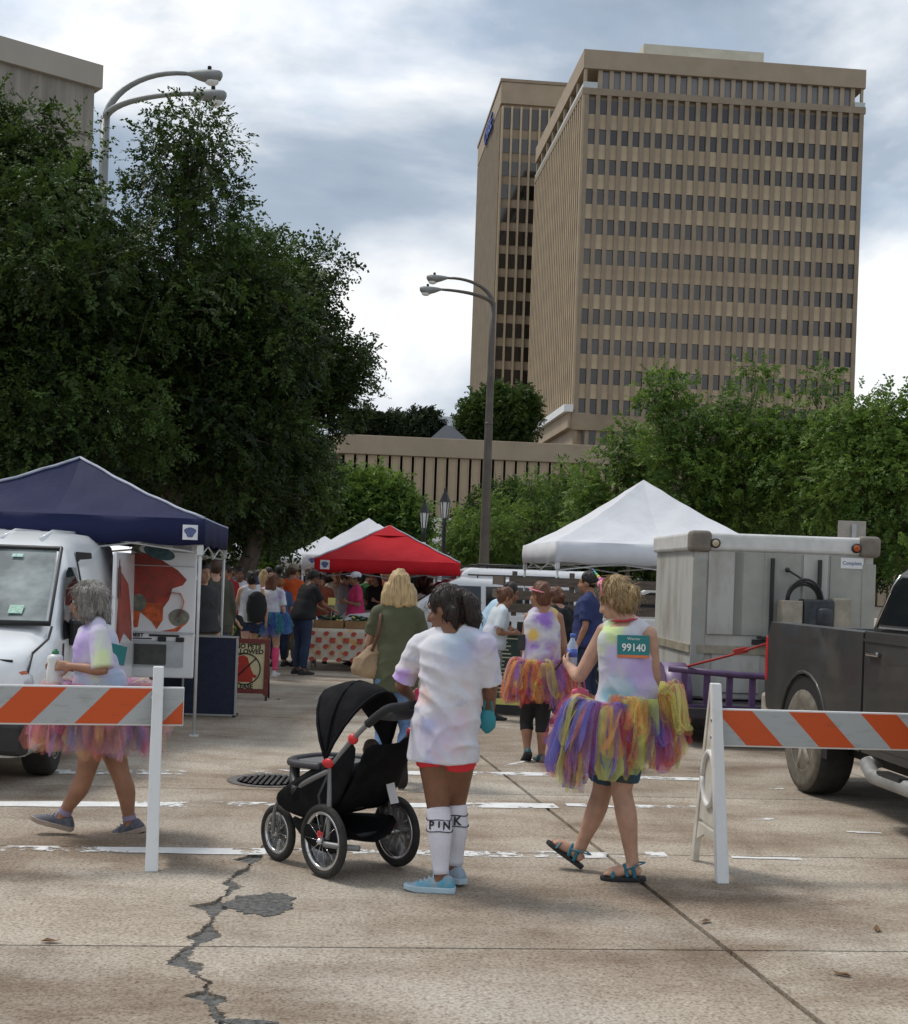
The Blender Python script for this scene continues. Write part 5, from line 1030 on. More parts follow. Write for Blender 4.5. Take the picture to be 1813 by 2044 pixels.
def stake_truck():
    Y = 18.6; p = at(1012, 1240, Y); hd = R(3); root = empty('stake_bed_truck', (p.x, Y, 0), hd, 'white flat bed truck with brown wooden stake sides behind the women', 'truck')
    mw = _mats['suv_white']; MWD = M('weathered_plank', (.12, .095, .075), .85, var=.3, scale=5, stretch=(1, 10, 10), bump=.3)
    b = MB(); b.prism([(0, .55), (0, 1.18), (2.5, 1.18), (2.5, .5)] + [(2.0, .5)] + arc(1.5, .46, zc=.4, n=9)[::-1] + [(1.0, .55)], -.1, .02, axis='y'); b.build('bed_side', mw, root, .03, fix=True)
    b = MB(); b.box((1.25, .9, .75), (2.4, 1.9, .5)); b.build('bed', mw, root); b = MB(); b.box((-.01, .9, .9), (.06, 1.9, .6)); b.build('tailgate', mw, root)
    b = MB(); b.box((-.03, -.02, 1.0), (.1, .16, .24)); b.build('tail_light', _mats['tail_red'], root, .02)
    for z in (1.28, 1.46, 1.66): b = MB(); b.box((1.25, -.11, z), (2.5, .03, .13)); b.build('plank', MWD, root); b = MB(); b.box((-.06, .9, z), (.03, 1.9, .13)); b.build('plank', MWD, root)
    for x in (.08, .9, 1.7, 2.42): b = MB(); b.box((x, -.075, 1.45), (.07, .04, .7)); b.build('stake', MWD, root)
    b = MB(); b.prism([(2.55, .5), (2.55, 1.75), (2.75, 1.84), (3.6, 1.82), (4.05, 1.3), (5.0, 1.18), (5.1, .5)], -.05, 1.85, axis='y'); b.build('cab', mw, root, .06, 3)
    b = MB(); b.add([(2.8, -.06, 1.28), (3.9, -.06, 1.28), (3.5, -.06, 1.68), (2.8, -.06, 1.68)], [(0, 1, 2, 3)]); b.build('side_window', MCG, root)
    for x in (1.5, 4.3): wheel(root, x, .08, .38, .26, -1); wheel(root, x, 1.7, .38, .26, 1)
stake_truck()
# ------------------------------------------------------------------ people
from mathutils import noise as mnoise
def catmull(P, n=5):
    P = [Vector(p) for p in P]; out = []
    for i in range(len(P) - 1):
        a, b, c, d = P[max(i - 1, 0)], P[i], P[i + 1], P[min(i + 2, len(P) - 1)]
        for k in range(n):
            t = k / n; out.append(.5 * ((2 * b) + (c - a) * t + (2 * a - 5 * b + 4 * c - d) * t * t + (3 * b - a - 3 * c + d) * t ** 3))
    return out + [P[-1]]
def lerpl(v, t):
    """piecewise linear table lookup, v = [(t, value)]"""
    if t <= v[0][0]: return v[0][1]
    for (a, x), (b, y) in zip(v, v[1:]):
        if t <= b: return x + (y - x) * (t - a) / (b - a)
    return v[-1][1]
tmp_scene = bpy.data.scenes.new('work')
def grow(mb, name, mat, parent, voxel=.012, smooth=4, wr=None, fac=.5):
    """fuse overlapping closed shapes into one continuous skin"""
    me = mb.mesh(name); o = bpy.data.objects.new('tmp', me); tmp_scene.collection.objects.link(o)
    m = o.modifiers.new('r', 'REMESH'); m.mode = 'VOXEL'; m.voxel_size = voxel
    if smooth: s = o.modifiers.new('s', 'SMOOTH'); s.factor = fac; s.iterations = smooth
    vl = tmp_scene.view_layers[0]; vl.update(); dg = vl.depsgraph; out = bpy.data.meshes.new_from_object(o.evaluated_get(dg), depsgraph=dg)
    bpy.data.objects.remove(o); bpy.data.meshes.remove(me)
    n = len(out.vertices)
    if wr and n:
        co = np.empty(n * 3, np.float32); out.vertices.foreach_get('co', co); co = co.reshape(-1, 3)
        no = np.empty(n * 3, np.float32); out.vertices.foreach_get('normal', no); no = no.reshape(-1, 3)
        co = co + no * wr(co)[:, None]; out.vertices.foreach_set('co', co.astype(np.float32).ravel())
    out.polygons.foreach_set('use_smooth', [True] * len(out.polygons)); out.materials.clear(); out.materials.append(mat); out.update()
    return link(name, out, parent)
def vnoise(co, f, amp, seed=0):
    g = np.random.default_rng(int(seed * 13 + 5)); X = co * np.array(f, np.float32); d = np.zeros(len(co))
    for k in range(7):
        w = g.normal(size=3); w *= g.uniform(.7, 1.8) * 2.2 / np.linalg.norm(w); d += np.sin(X @ w + g.uniform(0, 6.3) + .9 * np.sin(X @ w[[2, 0, 1]] * .7 + k))
    return d / 4.0 * amp
def wrinkle(amp=.006, f=(9, 9, 26), seed=0, folds=()):
    """creases: ridged noise stretched along slanting directions; folds = [(origin, direction across, frequency, amplitude)]"""
    def w(co):
        d = vnoise(co, (5, 5, 4), amp * .7, seed)
        for k, dr in enumerate(((.5, .2, .85), (-.6, .1, .8))):
            dr = np.array(dr) / np.linalg.norm(dr); t = co @ dr; o_ = co - t[:, None] * dr; X = np.concatenate([o_ * 5.0], 1)
            ph = vnoise(X, (1, 1, 1), 2.6, seed + k * 5); msk = np.clip(vnoise(co, (4.5, 4.5, 4.5), 1.6, seed + 9 + k), 0, 1); r = 1 - np.abs(np.sin(t * 26 + ph)); d = d + amp * 1.3 * msk * (r ** 2 - .35)
        for (o, dr, ls, a) in folds:
            o, dr = np.array(o), np.array(dr) / np.linalg.norm(dr); q = co - o; t = q @ dr; d = d + a * (1 - 2 * np.abs(np.sin(t * ls * .5 + vnoise(co, (4, 4, 4), 1.2, seed)))) * np.exp(-(q ** 2).sum(1) / .05)
        return d
    return w
def streak(amp=.006, f=(70, 70, 9), seed=0):
    return lambda co: vnoise(co, f, amp, seed) + vnoise(co, (25, 25, 5), amp * .9, seed + 7)
def eloft(mb, C, rx, ry, right, seg=20, yoff=0):
    """elliptical loft along centres C; right = widest axis"""
    rs = []
    for i, c in enumerate(C):
        t = (C[min(i + 1, len(C) - 1)] - C[max(i - 1, 0)]).normalized(); r = (right - t * right.dot(t)).normalized(); f = t.cross(r)
        rs.append([c + r * rx[i] * math.cos(a) + f * ry[i] * math.sin(a) for a in [2 * math.pi * k / seg for k in range(seg)]])
    mb.rings(rs)
LEGR = [(0, .084), (.3, .086), (.7, .068), (1, .056), (1.15, .054), (1.35, .058), (1.6, .046), (1.9, .034), (2, .034)]
ARMR = [(0, .050), (.35, .046), (.8, .038), (1, .036), (1.25, .038), (1.7, .028), (2, .024)]
def limb(p0, p1, p2, back=None, bulge=0):
    def f(t):
        p = p0.lerp(p1, t) if t <= 1 else p1.lerp(p2, t - 1)
        if back is not None and t > 1: p = p + back * bulge * math.sin(math.pi * min(1, (t - 1) * 1.3)) * .5
        return p
    return f
def limb_tube(mb, f, t0, t1, R_, k=1.0, add=0, seg=12, n=14, flare=0):
    ts = [t0 + (t1 - t0) * i / n for i in range(n + 1)]; mb.tube([f(t) for t in ts], [lerpl(R_, t) * k + add + flare * (t - t0) / (t1 - t0) for t in ts], seg)
def hand(mb, w, d, nrm, s=1.0, curl=.4, side=1, spread=.1):
    """palm, four fingers of different length and a thumb leaving the side of the palm; nrm points out of the back of the hand"""
    d = d.normalized(); nrm = (nrm - d * nrm.dot(d)).normalized(); c = d.cross(nrm).normalized() * side
    pc = w + d * .045 * s; mt = Matrix((c, d, nrm)).transposed(); mb.ball(pc, (.036 * s, .05 * s, .016 * s), 12, rot=mt)
    mb.tube([w - d * .03 * s, w + d * .02 * s], [.024 * s, .024 * s], 10)
    for i, (off, L_) in enumerate(((-.027, .062), (-.009, .073), (.009, .070), (.026, .056))):
        p = pc + c * off * s + d * .035 * s; dd = (d + c * off * spread * 12).normalized(); pts = [p - d * .02 * s, p]; a = 0
        for j in range(3):
            a += curl * (.7 + .25 * j); v = dd * math.cos(a) - nrm * math.sin(a); p = p + v * L_ * s * (.42, .32, .26)[j]; pts.append(p)
        mb.tube(pts, [.009 * s, .0095 * s, .0088 * s, .008 * s, .0068 * s], 8)
    p = w + d * .02 * s - c * .028 * s; v = (d * .75 - c * .75 - nrm * curl * .6).normalized(); p2 = p + v * .035 * s; v2 = (d * .9 - c * .2 - nrm * curl).normalized()
    mb.tube([p - v * .01, p, p2, p2 + v2 * .028 * s, p2 + v2 * .045 * s - nrm * .006], [.012 * s, .0125 * s, .011 * s, .0095 * s, .007 * s], 8)
def shoe(parent, an, d, up, s, mats, name='shoe', k=1.0):
    """sneaker: sole and upper; an = ankle joint, d = toe direction, up = foot up"""
    d = d.normalized(); up = (up - d * up.dot(d)).normalized(); r = d.cross(up); base = an - up * .085 * s
    prof = [(-.075, .026, .05, .055), (-.055, .034, .085, .0), (-.02, .037, .105, 0), (.03, .038, .085, 0), (.08, .043, .066, 0), (.125, .045, .052, 0), (.16, .038, .042, 0), (.185, .020, .032, 0)]
    def P(x, y, z): return base + d * x * s * k + r * y * s + up * z * s
    b = MB(); rs = []
    for (x, w, h, _) in prof:
        rs.append([P(x, w * .98 * math.cos(a), .02 + max(0, math.sin(a)) * (h - .02) + min(0, math.sin(a)) * .006) for a in [2 * math.pi * q / 14 for q in range(14)]])
    b.rings(rs); o = b.build(name, mats[0], parent)
    b = MB(); rs = []
    for (x, w, h, _) in prof:
        tz = .012 * max(0, (x - .12) / .06); e = 1.1; rs.append([P(x * 1.04, -w * e, tz), P(x * 1.04, w * e, tz), P(x * 1.04, w * e * 1.02, .030 + tz * .5), P(x * 1.04, -w * e * 1.02, .030 + tz * .5)])
    b.rings(rs, smooth=False); b.build('sole', mats[1], o, .004)
    b = MB()
    for q in range(4): x = .035 + q * .022; b.tube([P(x, -.024, .075 - q * .008), P(x + .006, 0, .092 - q * .011), P(x, .024, .075 - q * .008)], .0035 * s, 5)
    b.build('laces', mats[2], o)
    return o
SK = {}
def skin_mat(k):
    if k not in SK:
        c = {'light': (.50, .29, .20), 'fair': (.46, .26, .18), 'tan': (.34, .17, .10), 'brown': (.20, .092, .05), 'dark': (.07, .032, .02), 'olive': (.27, .14, .085)}[k]
        SK[k] = M('skin_' + k, c, .55, var=.2, scale=6, bump=.08, bscale=90, sss=.08)
    return SK[k]
HAIRC = {'black': (.012, .009, .008), 'brown': (.055, .028, .015), 'dkbrown': (.022, .012, .009), 'blonde': (.48, .34, .17), 'grey': (.30, .28, .25), 'ginger': (.30, .12, .045), 'dirty': (.38, .265, .13), 'auburn': (.13, .05, .025)}
def hair_mat(k): 
    c = HAIRC[k]; return M('hair_' + k, tuple(x * .55 for x in c), .45, col2=tuple(min(1, x * 1.45) for x in c), scale=16, stretch=(5, 5, .5), ramp=(.3, .7), bump=.5, bscale=18, spec=.4)
def default_J(s, phi, pose='stand', rr=None, lean=0):
    rr = rr or random.Random(0); X = 1; J = {}
    def v(x, y, z): return Vector((x, y, z)) * s
    ly = math.sin(lean); lz = math.cos(lean)
    def sp(x, y, z): # bend above the hips
        h = z - .93; return v(x, y * lz + h * ly, .93 + h * lz - y * ly)
    J['pel'] = v(0, 0, .93); J['wai'] = sp(0, 0, 1.07); J['che'] = sp(0, .005, 1.25); J['nec'] = sp(0, -.01, 1.43); J['head'] = sp(0, .025, 1.565)
    for n, q in (('l', -1), ('r', 1)):
        J['sh' + n] = sp(q * .17, -.01, 1.375)
        st = rr.uniform(-.12, .12) if pose == 'walk' else rr.uniform(-.03, .03)
        if pose == 'walk': st = .16 * q
        J['hip' + n] = v(q * .09, 0, .90); J['kn' + n] = v(q * .10, .02 + st * .7, .49); J['an' + n] = v(q * .105, st - .02, .085 + (max(0, -st) * .3 if pose == 'walk' else 0))
        if pose in ('stand', 'walk'): J['el' + n] = sp(q * .225, -.03 - st * .5, 1.10); J['wr' + n] = sp(q * .235, .05 - st, .87)
        elif pose == 'bent': J['el' + n] = sp(q * .22, -.02, 1.10); J['wr' + n] = sp(q * .12, .20, 1.15)
        elif pose == 'reach': J['el' + n] = sp(q * .2, .18, 1.18); J['wr' + n] = J['el' + n] + v(-.02 * q, .22, -.10)
        elif pose == 'up': J['el' + n] = sp(q * .24, .06, 1.16); J['wr' + n] = sp(q * .10, .15, 1.40)
    rot = Matrix.Rotation(phi, 3, 'Z')
    return {k: rot @ p for k, p in J.items()}
def make_person(label, loc, J, s=1.0, phi=0, headyaw=None, headpitch=0, skin='light', voxel=.013, girth=1.0, leg=1.0, arm=1.0, top=None, bottom=None, shoes=None, socks=None, hair=('brown', 'short'), group=None, hands=None, toes=None, hipw=1.0, barefoot=False, bust=0, cat='person', depth=1.0, butt=1.0):
    """J: joints relative to loc in scene axes; phi: way the chest faces (0 = away from the camera, 90 = to the left)"""
    root = empty('person', loc, 0, label, cat, group); rt, fw, up = Vector((math.cos(phi), math.sin(phi), 0)), Vector((-math.sin(phi), math.cos(phi), 0)), Vector((0, 0, 1))
    hy = phi if headyaw is None else headyaw; hr, hf = Vector((math.cos(hy), math.sin(hy), 0)), Vector((-math.sin(hy), math.cos(hy), 0))
    hm = Matrix.Rotation(headpitch, 3, hr); hf = hm @ hf; hu = hm @ up; hc = J['head']
    H = lambda x, y, z: hc + (hr * x + hf * y + hu * z) * s
    HM = Matrix((hr, hf, hu)).transposed()
    g = girth * s
    # torso path
    spine = catmull([J['pel'] - up * .10 * s, J['pel'] - up * .0, J['wai'], J['che'], J['che'].lerp(J['nec'], .62), J['nec']], 4); n = len(spine) - 1
    shr = (J['shr'] - J['shl']).length / 2
    TX = [(0, .13 * hipw), (.12, .17 * hipw), (.22, .178 * hipw), (.4, .145), (.6, .165), (.78, .165), (.88, .13), (.95, .075), (1, .055)]; TY = [(0, .10), (.12, .125), (.22, .128), (.4, .105), (.6, .118 + bust * .5), (.78, .10), (.88, .078), (.95, .06), (1, .052)]
    body = MB(); eloft(body, spine, [lerpl(TX, i / n) * g for i in range(n + 1)], [lerpl(TY, i / n) * g * depth for i in range(n + 1)], rt)
    body.tube([J['nec'] - (J['nec'] - J['che']).normalized() * .05 * s, J['nec'].lerp(hc, .4), H(0, -.01, -.02)], [.062 * s, .052 * s, .05 * s], 12)
    body.ball(H(0, -.012, .022), (.074 * s, .092 * s, .098 * s), 18, rot=HM); body.ball(H(0, .028, -.045), (.057 * s, .062 * s, .078 * s), 16, rot=HM)
    body.ball(H(0, .058, -.095), (.03 * s, .026 * s, .022 * s), 10, rot=HM); body.tube([H(0, .082, .012), H(0, .103, -.022), H(0, .112, -.042), H(0, .085, -.052)], [.008 * s, .011 * s, .015 * s, .008 * s], 8)
    body.ball(H(0, .086, -.073), (.024 * s, .010 * s, .008 * s), 8, rot=HM); body.ball(H(0, .084, -.086), (.02 * s, .010 * s, .007 * s), 8, rot=HM); body.ball(H(0, .075, .028), (.055 * s, .02 * s, .012 * s), 10, rot=HM)
    for q in (-1, 1): body.ball(H(q * .074, -.005, -.015), (.010 * s, .020 * s, .032 * s), 8, rot=HM); body.ball(H(q * .04, .062, -.04), (.024 * s, .022 * s, .024 * s), 8, rot=HM)
    L, A = {}, {}
    for nme, q in (('l', -1), ('r', 1)):
        shin = (J['an' + nme] - J['kn' + nme]).normalized(); kb = shin.cross(rt); kb = kb if kb.dot(fw) < 0 else -kb
        L[nme] = limb(J['hip' + nme], J['kn' + nme], J['an' + nme], kb.normalized(), .026 * s); A[nme] = limb(J['sh' + nme], J['el' + nme], J['wr' + nme])
        limb_tube(body, L[nme], 0, 2, LEGR, s * leg); limb_tube(body, A[nme], 0, 2, ARMR, s * arm)
        body.ball(J['sh' + nme], .052 * s * arm, 12); body.tube([J['sh' + nme], J['sh' + nme].lerp(J['nec'], .5) + up * .004 * s, J['nec'] + up * .02 * s], [.046 * s, .05 * s, .045 * s], 10)
        body.ball(L[nme](0) - fw * .028 * s * butt, .092 * s * leg * min(1, hipw) * butt, 12)
        dv = (J['wr' + nme] - J['el' + nme]); hd = (hands or {}).get(nme, {}); hand(body, J['wr' + nme], hd.get('d', dv), hd.get('n', fw + rt * q * .8), s, hd.get('curl', .35), hd.get('side', q))
        td = (toes or {}).get(nme, (fw, up)); d = td[0].normalized(); u2 = (td[1] - d * td[1].dot(d)).normalized(); an = J['an' + nme]
        if barefoot:
            fb = an - u2 * .07 * s; body.tube([fb - d * .045 * s + u2 * .02 * s, fb - d * .01 * s + u2 * .035 * s, fb + d * .05 * s + u2 * .032 * s, fb + d * .10 * s + u2 * .02 * s, fb + d * .135 * s + u2 * .015 * s], [.026 * s, .036 * s, .034 * s, .034 * s, .028 * s], 12)
            r3 = d.cross(u2)
            for k, (o_, L_) in enumerate(((-.026, .172), (-.012, .17), (.002, .163), (.014, .155), (.025, .145))): body.tube([fb + r3 * o_ * s * q + d * .12 * s + u2 * .012 * s, fb + r3 * o_ * s * q + d * L_ * s + u2 * .010 * s], [.011 * s, .0085 * s], 8)
        else: body.tube([an, an - u2 * .04 * s + d * .02 * s, an - u2 * .045 * s + d * .09 * s], [.034 * s, .034 * s, .028 * s], 10)
    bo = grow(body, 'body', skin_mat(skin), root, voxel, 3 if voxel < .012 else 2)
    me_ = M('eye_white', (.7, .68, .65), .2); mi_ = M('eye_dark', (.02, .014, .01), .15)
    if voxel < .011:
        for q in (-1, 1):
            b = MB(); b.ball(H(q * .031, .073, .004), .0125 * s, 10); e = b.build('eye', me_, bo); b = MB(); b.ball(H(q * .031, .0815, .004), .0062 * s, 8); b.build('iris', mi_, e)
        b = MB(); b.ball(H(0, .0925, -.079), (.021 * s, .005 * s, .006 * s), 10, rot=HM); b.build('lips', M('lips', (.32, .10, .08), .5), bo)
    # clothes
    ch = {}
    if bottom:
        mat, t1, k, add = bottom[:4]; b = MB()
        m0 = 6; eloft(b, spine[:m0], [lerpl(TX, i / n) * g * 1.03 + .005 for i in range(m0)], [lerpl(TY, i / n) * g * depth * 1.03 + .005 for i in range(m0)], rt)
        for nme in 'lr': limb_tube(b, L[nme], -.04, t1, LEGR, s * leg * k, add, n=16); (b.ball(L[nme](0) - fw * .028 * s, .094 * s * leg * min(1, hipw) + .008, 12) if t1 > .5 else None)
        ch['bottom'] = grow(b, bottom[4] if len(bottom) > 4 else ('shorts' if t1 < 1.1 else 'trousers'), mat, root, voxel, 3, wrinkle(.005 * s, (14, 14, 22), 3))
    if top:
        mat, sl, hem, k, add = top[:5]; nm_ = top[5] if len(top) > 5 else 'shirt'; folds = top[6] if len(top) > 6 else (); b = MB()
        C = [J['pel'] - up * hem * s] + [c for c in spine if c.z > J['pel'].z - hem * s + .03 and c != spine[-1]]; m = len(C)
        def tt(c): return min(range(n + 1), key=lambda i: (spine[i] - c).length) / n
        T = [0.05] + [tt(c) for c in C[1:]]; fl = [max(0, 1 - i / (m * .6)) for i in range(m)]
        cut = .97 if sl > 0 else .93
        C2 = [(c, t, f) for c, t, f in zip(C, T, fl) if t <= cut]
        eloft(b, [c for c, _, _ in C2], [max(lerpl(TX, t), .155 if t < .6 else 0) * g * k + add + .022 * f * s for _, t, f in C2], [max(lerpl(TY, t), .125 if t < .5 else 0) * g * k * depth + add + .034 * f * s for _, t, f in C2], rt, 24)
        for nme in 'lr':
            if sl > 0: limb_tube(b, A[nme], -.02, sl, ARMR, s * arm * 1.06, add * .9, n=10, flare=.020 * s if sl < 1 else 0); b.ball(J['sh' + nme], .052 * s * arm + add * .8, 12); b.tube([J['sh' + nme], J['sh' + nme].lerp(J['nec'], .5) + up * .004 * s, J['nec'].lerp(J['sh' + nme], .22) + up * .012 * s], [.05 * s + add * .6, .05 * s + add * .7, .045 * s + add * .6], 12)
            else: b.tube([J['sh' + nme].lerp(J['nec'], .12), J['sh' + nme].lerp(J['nec'], .5) + up * .004 * s, J['nec'].lerp(J['sh' + nme], .25) + up * .008 * s], [.056 * s, .058 * s, .05 * s], 12)
        ch['top'] = grow(b, nm_, mat, root, voxel, 4, wrinkle(.007 * s, (11, 11, 22), 1, folds))
    if socks:
        mat, t0 = socks
        for nme in 'lr': b = MB(); limb_tube(b, L[nme], t0, 1.98, LEGR, s * leg, .006); ch['sock' + nme] = b.build('sock', mat, root)
    if shoes:
        for nme in 'lr': td = (toes or {}).get(nme, (fw, up)); ch['shoe' + nme] = shoe(root, J['an' + nme], td[0], td[1], s * 1.03, shoes)
    if hair:
        c, st = hair[:2]; hm_ = hair_mat(c); b = MB(); vx = min(voxel, .012)
        b.ball(H(0, -.020, .034), (.084 * s, .099 * s, .102 * s), 18, rot=HM)
        if st in ('bob', 'long', 'shag', 'pony', 'bun'): b.ball(H(0, -.045, -.015), (.080 * s, .075 * s, .09 * s), 16, rot=HM)
        dn = -up
        if st == 'bob':
            for a, q in ((-1, 1), (0, 1), (1, 1)):
                p0 = H(a * .058, -.03 - .03 * (1 - abs(a)), .01); b.tube([p0, p0 + dn * .08 * s + (hr * a * .022) * s, p0 + dn * .16 * s + (hr * a * .026) * s, p0 + dn * .19 * s + (hr * a * .02) * s], [.058 * s, .064 * s, .058 * s, .035 * s], 12)
        if st == 'shag':
            rr = random.Random(5)
            for k in range(46):
                a = rr.uniform(-1.75, 1.75); el = rr.uniform(-.5, .9); p = H(math.sin(a) * .078, -math.cos(a) * .095 - .005, el * .09 + .0); o_ = (p - H(0, -.01, .02)).normalized(); L_ = rr.uniform(.05, .09) * s; b.tube([p, p + o_ * .022 * s + dn * L_ * .5, p + o_ * rr.uniform(.0, .045) * s + dn * L_], [.026 * s, .02 * s, .006 * s], 7)
            for k in range(16): a = rr.uniform(-1, 1); p = H(a * .062, .055 - abs(a) * .03, .10 - abs(a) * .02); b.tube([p, p + (hf * .022 - hu * .018) * s, p + (hf * .022 - hu * .045) * s], [.018 * s, .014 * s, .005 * s], 6)
        if st == 'long':
            for a in (-1, 0, 1): p0 = H(a * .05, -.05, .0); b.tube([p0, p0 + dn * .14 * s - hf * .01, p0 + dn * .28 * s - hf * .005, p0 + dn * (.36 - .05 * abs(a)) * s], [.05 * s, .05 * s, .045 * s, .02 * s], 10)
        if st == 'pony':
            p0 = H(0, -.105, .06); tl = hair[2] if len(hair) > 2 else Vector((0, 0, 0)); b.tube([H(0, -.07, .05), p0, p0 - hf * .04 * s + dn * .05 * s + tl * .3, p0 - hf * .045 * s + dn * .14 * s + tl * .7, p0 - hf * .03 * s + dn * .23 * s + tl], [.03 * s, .04 * s, .052 * s, .048 * s, .012 * s], 12)
            for a in (-1, 1): q0 = H(a * .045, -.06, -.06); b.tube([q0 + up * .05, q0, q0 + dn * .06 * s + tl * .2], [.04 * s, .04 * s, .012 * s], 8)
        if st == 'bun': b.ball(H(.0, -.115, hair[2] if len(hair) > 2 else .06), (.045 * s, .042 * s, .042 * s), 12)
        if st == 'cap': pass
        ch['hair'] = grow(b, 'hair', hm_, root, vx, 1, streak(.004 * s if st in ('short', 'pony') else .007 * s, (60, 60, 10) if st != 'pony' else (45, 45, 7)))
        if voxel < .011 and st in ('bob', 'shag', 'pony', 'bun'):     # loose strands over the shell
            rr = random.Random(3); b = MB(); hv = ch['hair'].data.vertices; step = max(1, len(hv) // ({'shag': 900, 'pony': 260}.get(st, 620)))
            for k in range(0, len(hv), step):
                p = hv[k].co + hv[k].normal * .001; o_ = hv[k].normal; t = dn - o_ * dn.dot(o_); t = (t.normalized() if t.length > .1 else -hf) + Vector((rr.uniform(-.35, .35), rr.uniform(-.35, .35), 0)); L_ = rr.uniform(.03, .075) * s * (.7 if st == 'pony' else 1)
                b.tube([p, p + t * L_ * .5 + o_ * .003, p + t * L_ + o_ * rr.uniform(-.004, .010 if st != 'pony' else .003)], [.0022, .002, .0006], 3)
            b.build('hair_strands', hm_, root)
        if st == 'cap':
            pass
    ch.update(root=root, H=H, HM=HM, L=L, A=A, hr=hr, hf=hf, hu=hu, rt=rt, fw=fw, spine=spine, body=bo)
    return ch
def tulle_mat(name, c, a=.55):
    m = M(name, c, .8, var=.15, scale=10, spec=.1, sheen=.3); nt = m.node_tree; L = nt.links.new; b = nt.nodes['Principled BSDF']
    tr = nt.nodes.new('ShaderNodeBsdfTransparent'); tl = nt.nodes.new('ShaderNodeBsdfTranslucent'); tl.inputs['Color'].default_value = (*c, 1); m1 = nt.nodes.new('ShaderNodeMixShader'); m1.inputs['Fac'].default_value = .45
    m2 = nt.nodes.new('ShaderNodeMixShader'); 
    n3 = nt.nodes.new('ShaderNodeTexNoise'); n3.inputs['Scale'].default_value = 9; n3.inputs['Detail'].default_value = 2; mp = nt.nodes.new('ShaderNodeMapping'); mp.inputs['Scale'].default_value = (2.2, 2.2, .7); tc = next(n for n in nt.nodes if n.type == 'TEX_COORD'); L(tc.outputs['Object'], mp.inputs['Vector']); L(mp.outputs['Vector'], n3.inputs['Vector'])
    mr = nt.nodes.new('ShaderNodeMapRange'); mr.inputs['From Min'].default_value = .3; mr.inputs['From Max'].default_value = .7; mr.inputs['To Min'].default_value = a * .55; mr.inputs['To Max'].default_value = min(.95, a * 1.3); L(n3.outputs['Fac'], mr.inputs['Value']); L(mr.outputs['Result'], m2.inputs['Fac'])
    L(b.outputs['BSDF'], m1.inputs[1]); L(tl.outputs['BSDF'], m1.inputs[2]); L(tr.outputs['BSDF'], m2.inputs[1]); L(m1.outputs['Shader'], m2.inputs[2]); L(m2.outputs['Shader'], nt.nodes['Material Output'].inputs['Surface'])
    return m
TU = {'yellow': (.86, .80, .25), 'orange': (.90, .42, .16), 'red': (.82, .14, .14), 'purple': (.36, .14, .48), 'blue': (.16, .18, .60), 'lime': (.70, .78, .28), 'pink': (.80, .13, .32), 'coral': (.85, .26, .2), 'sky': (.12, .26, .60), 'violet': (.42, .2, .6), 'teal': (.08, .3, .36), 'plime': (.78, .80, .40), 'peach': (.85, .50, .30), 'lilac': (.58, .36, .72), 'ppink': (.86, .34, .50), 'sky2': (.36, .46, .78)}
def tutu(parent, c, r0, L_, flare, cols, n, seed, lift=0, width=.06, alpha=.55, dirs=None, name='tutu', lenf=None, curl=.3, rxy=(1, 1), zj=.03):
    """ribbons of tulle tied round a waist ring at c; dirs: optional weight(angle) -> (length factor, flare factor)"""
    rr = random.Random(seed); b = MB(); mats = [tulle_mat('tulle_' + k, TU[k], alpha) for k in cols]; c = Vector(c)
    for i in range(n):
        a = 2 * math.pi * i / n + rr.uniform(-.3, .3); lf, ff = dirs(a) if dirs else (1, 1); lf *= rr.uniform(.55, 1.15); ff *= rr.uniform(.45, 1.3); o = Vector((math.cos(a) * rxy[0], math.sin(a) * rxy[1], 0)); tg = Vector((-math.sin(a), math.cos(a), 0)); z0 = rr.uniform(-zj, zj)
        mi = rr.randrange(len(cols)); K = 9; rows = []; tw = rr.uniform(-1.2, 1.2); sw = rr.uniform(-.11, .11); ph = rr.uniform(0, 6); wf = rr.uniform(.5, 2.1)
        for k in range(K + 1):
            t = k / K; out = r0 + flare * ff * (t ** .6) * (1 - .25 * t * t); dz = -L_ * lf * (t ** 1.35) + lift * math.sin(math.pi * min(1, t * 1.5)) * ff
            p = c + o * out + tg * (sw * t + .014 * math.sin(ph + 4 * t)) + Vector((0, 0, z0 + dz)); w = width * wf * (.15 + .85 * t ** .6) * (1 if k < K else .45) * (1 + .15 * math.sin(ph * 2 + 6 * t)); ww = (tg * math.cos(tw * t) + o * math.sin(tw * t)); fo = (o * math.cos(tw * t) - tg * math.sin(tw * t)) * .016 * math.sin(ph + 5 * t)
            rows.append([p - ww * w, p - ww * w * .33 + fo, p + ww * w * .33 - fo, p + ww * w])
        b.rings(rows, mi, False, False)
    for k in range(2): pass
    return b.build(name, mats, parent)
def jp(root, Y0): return lambda x, y, dY=0: at(x, y, Y0 + dY) - root

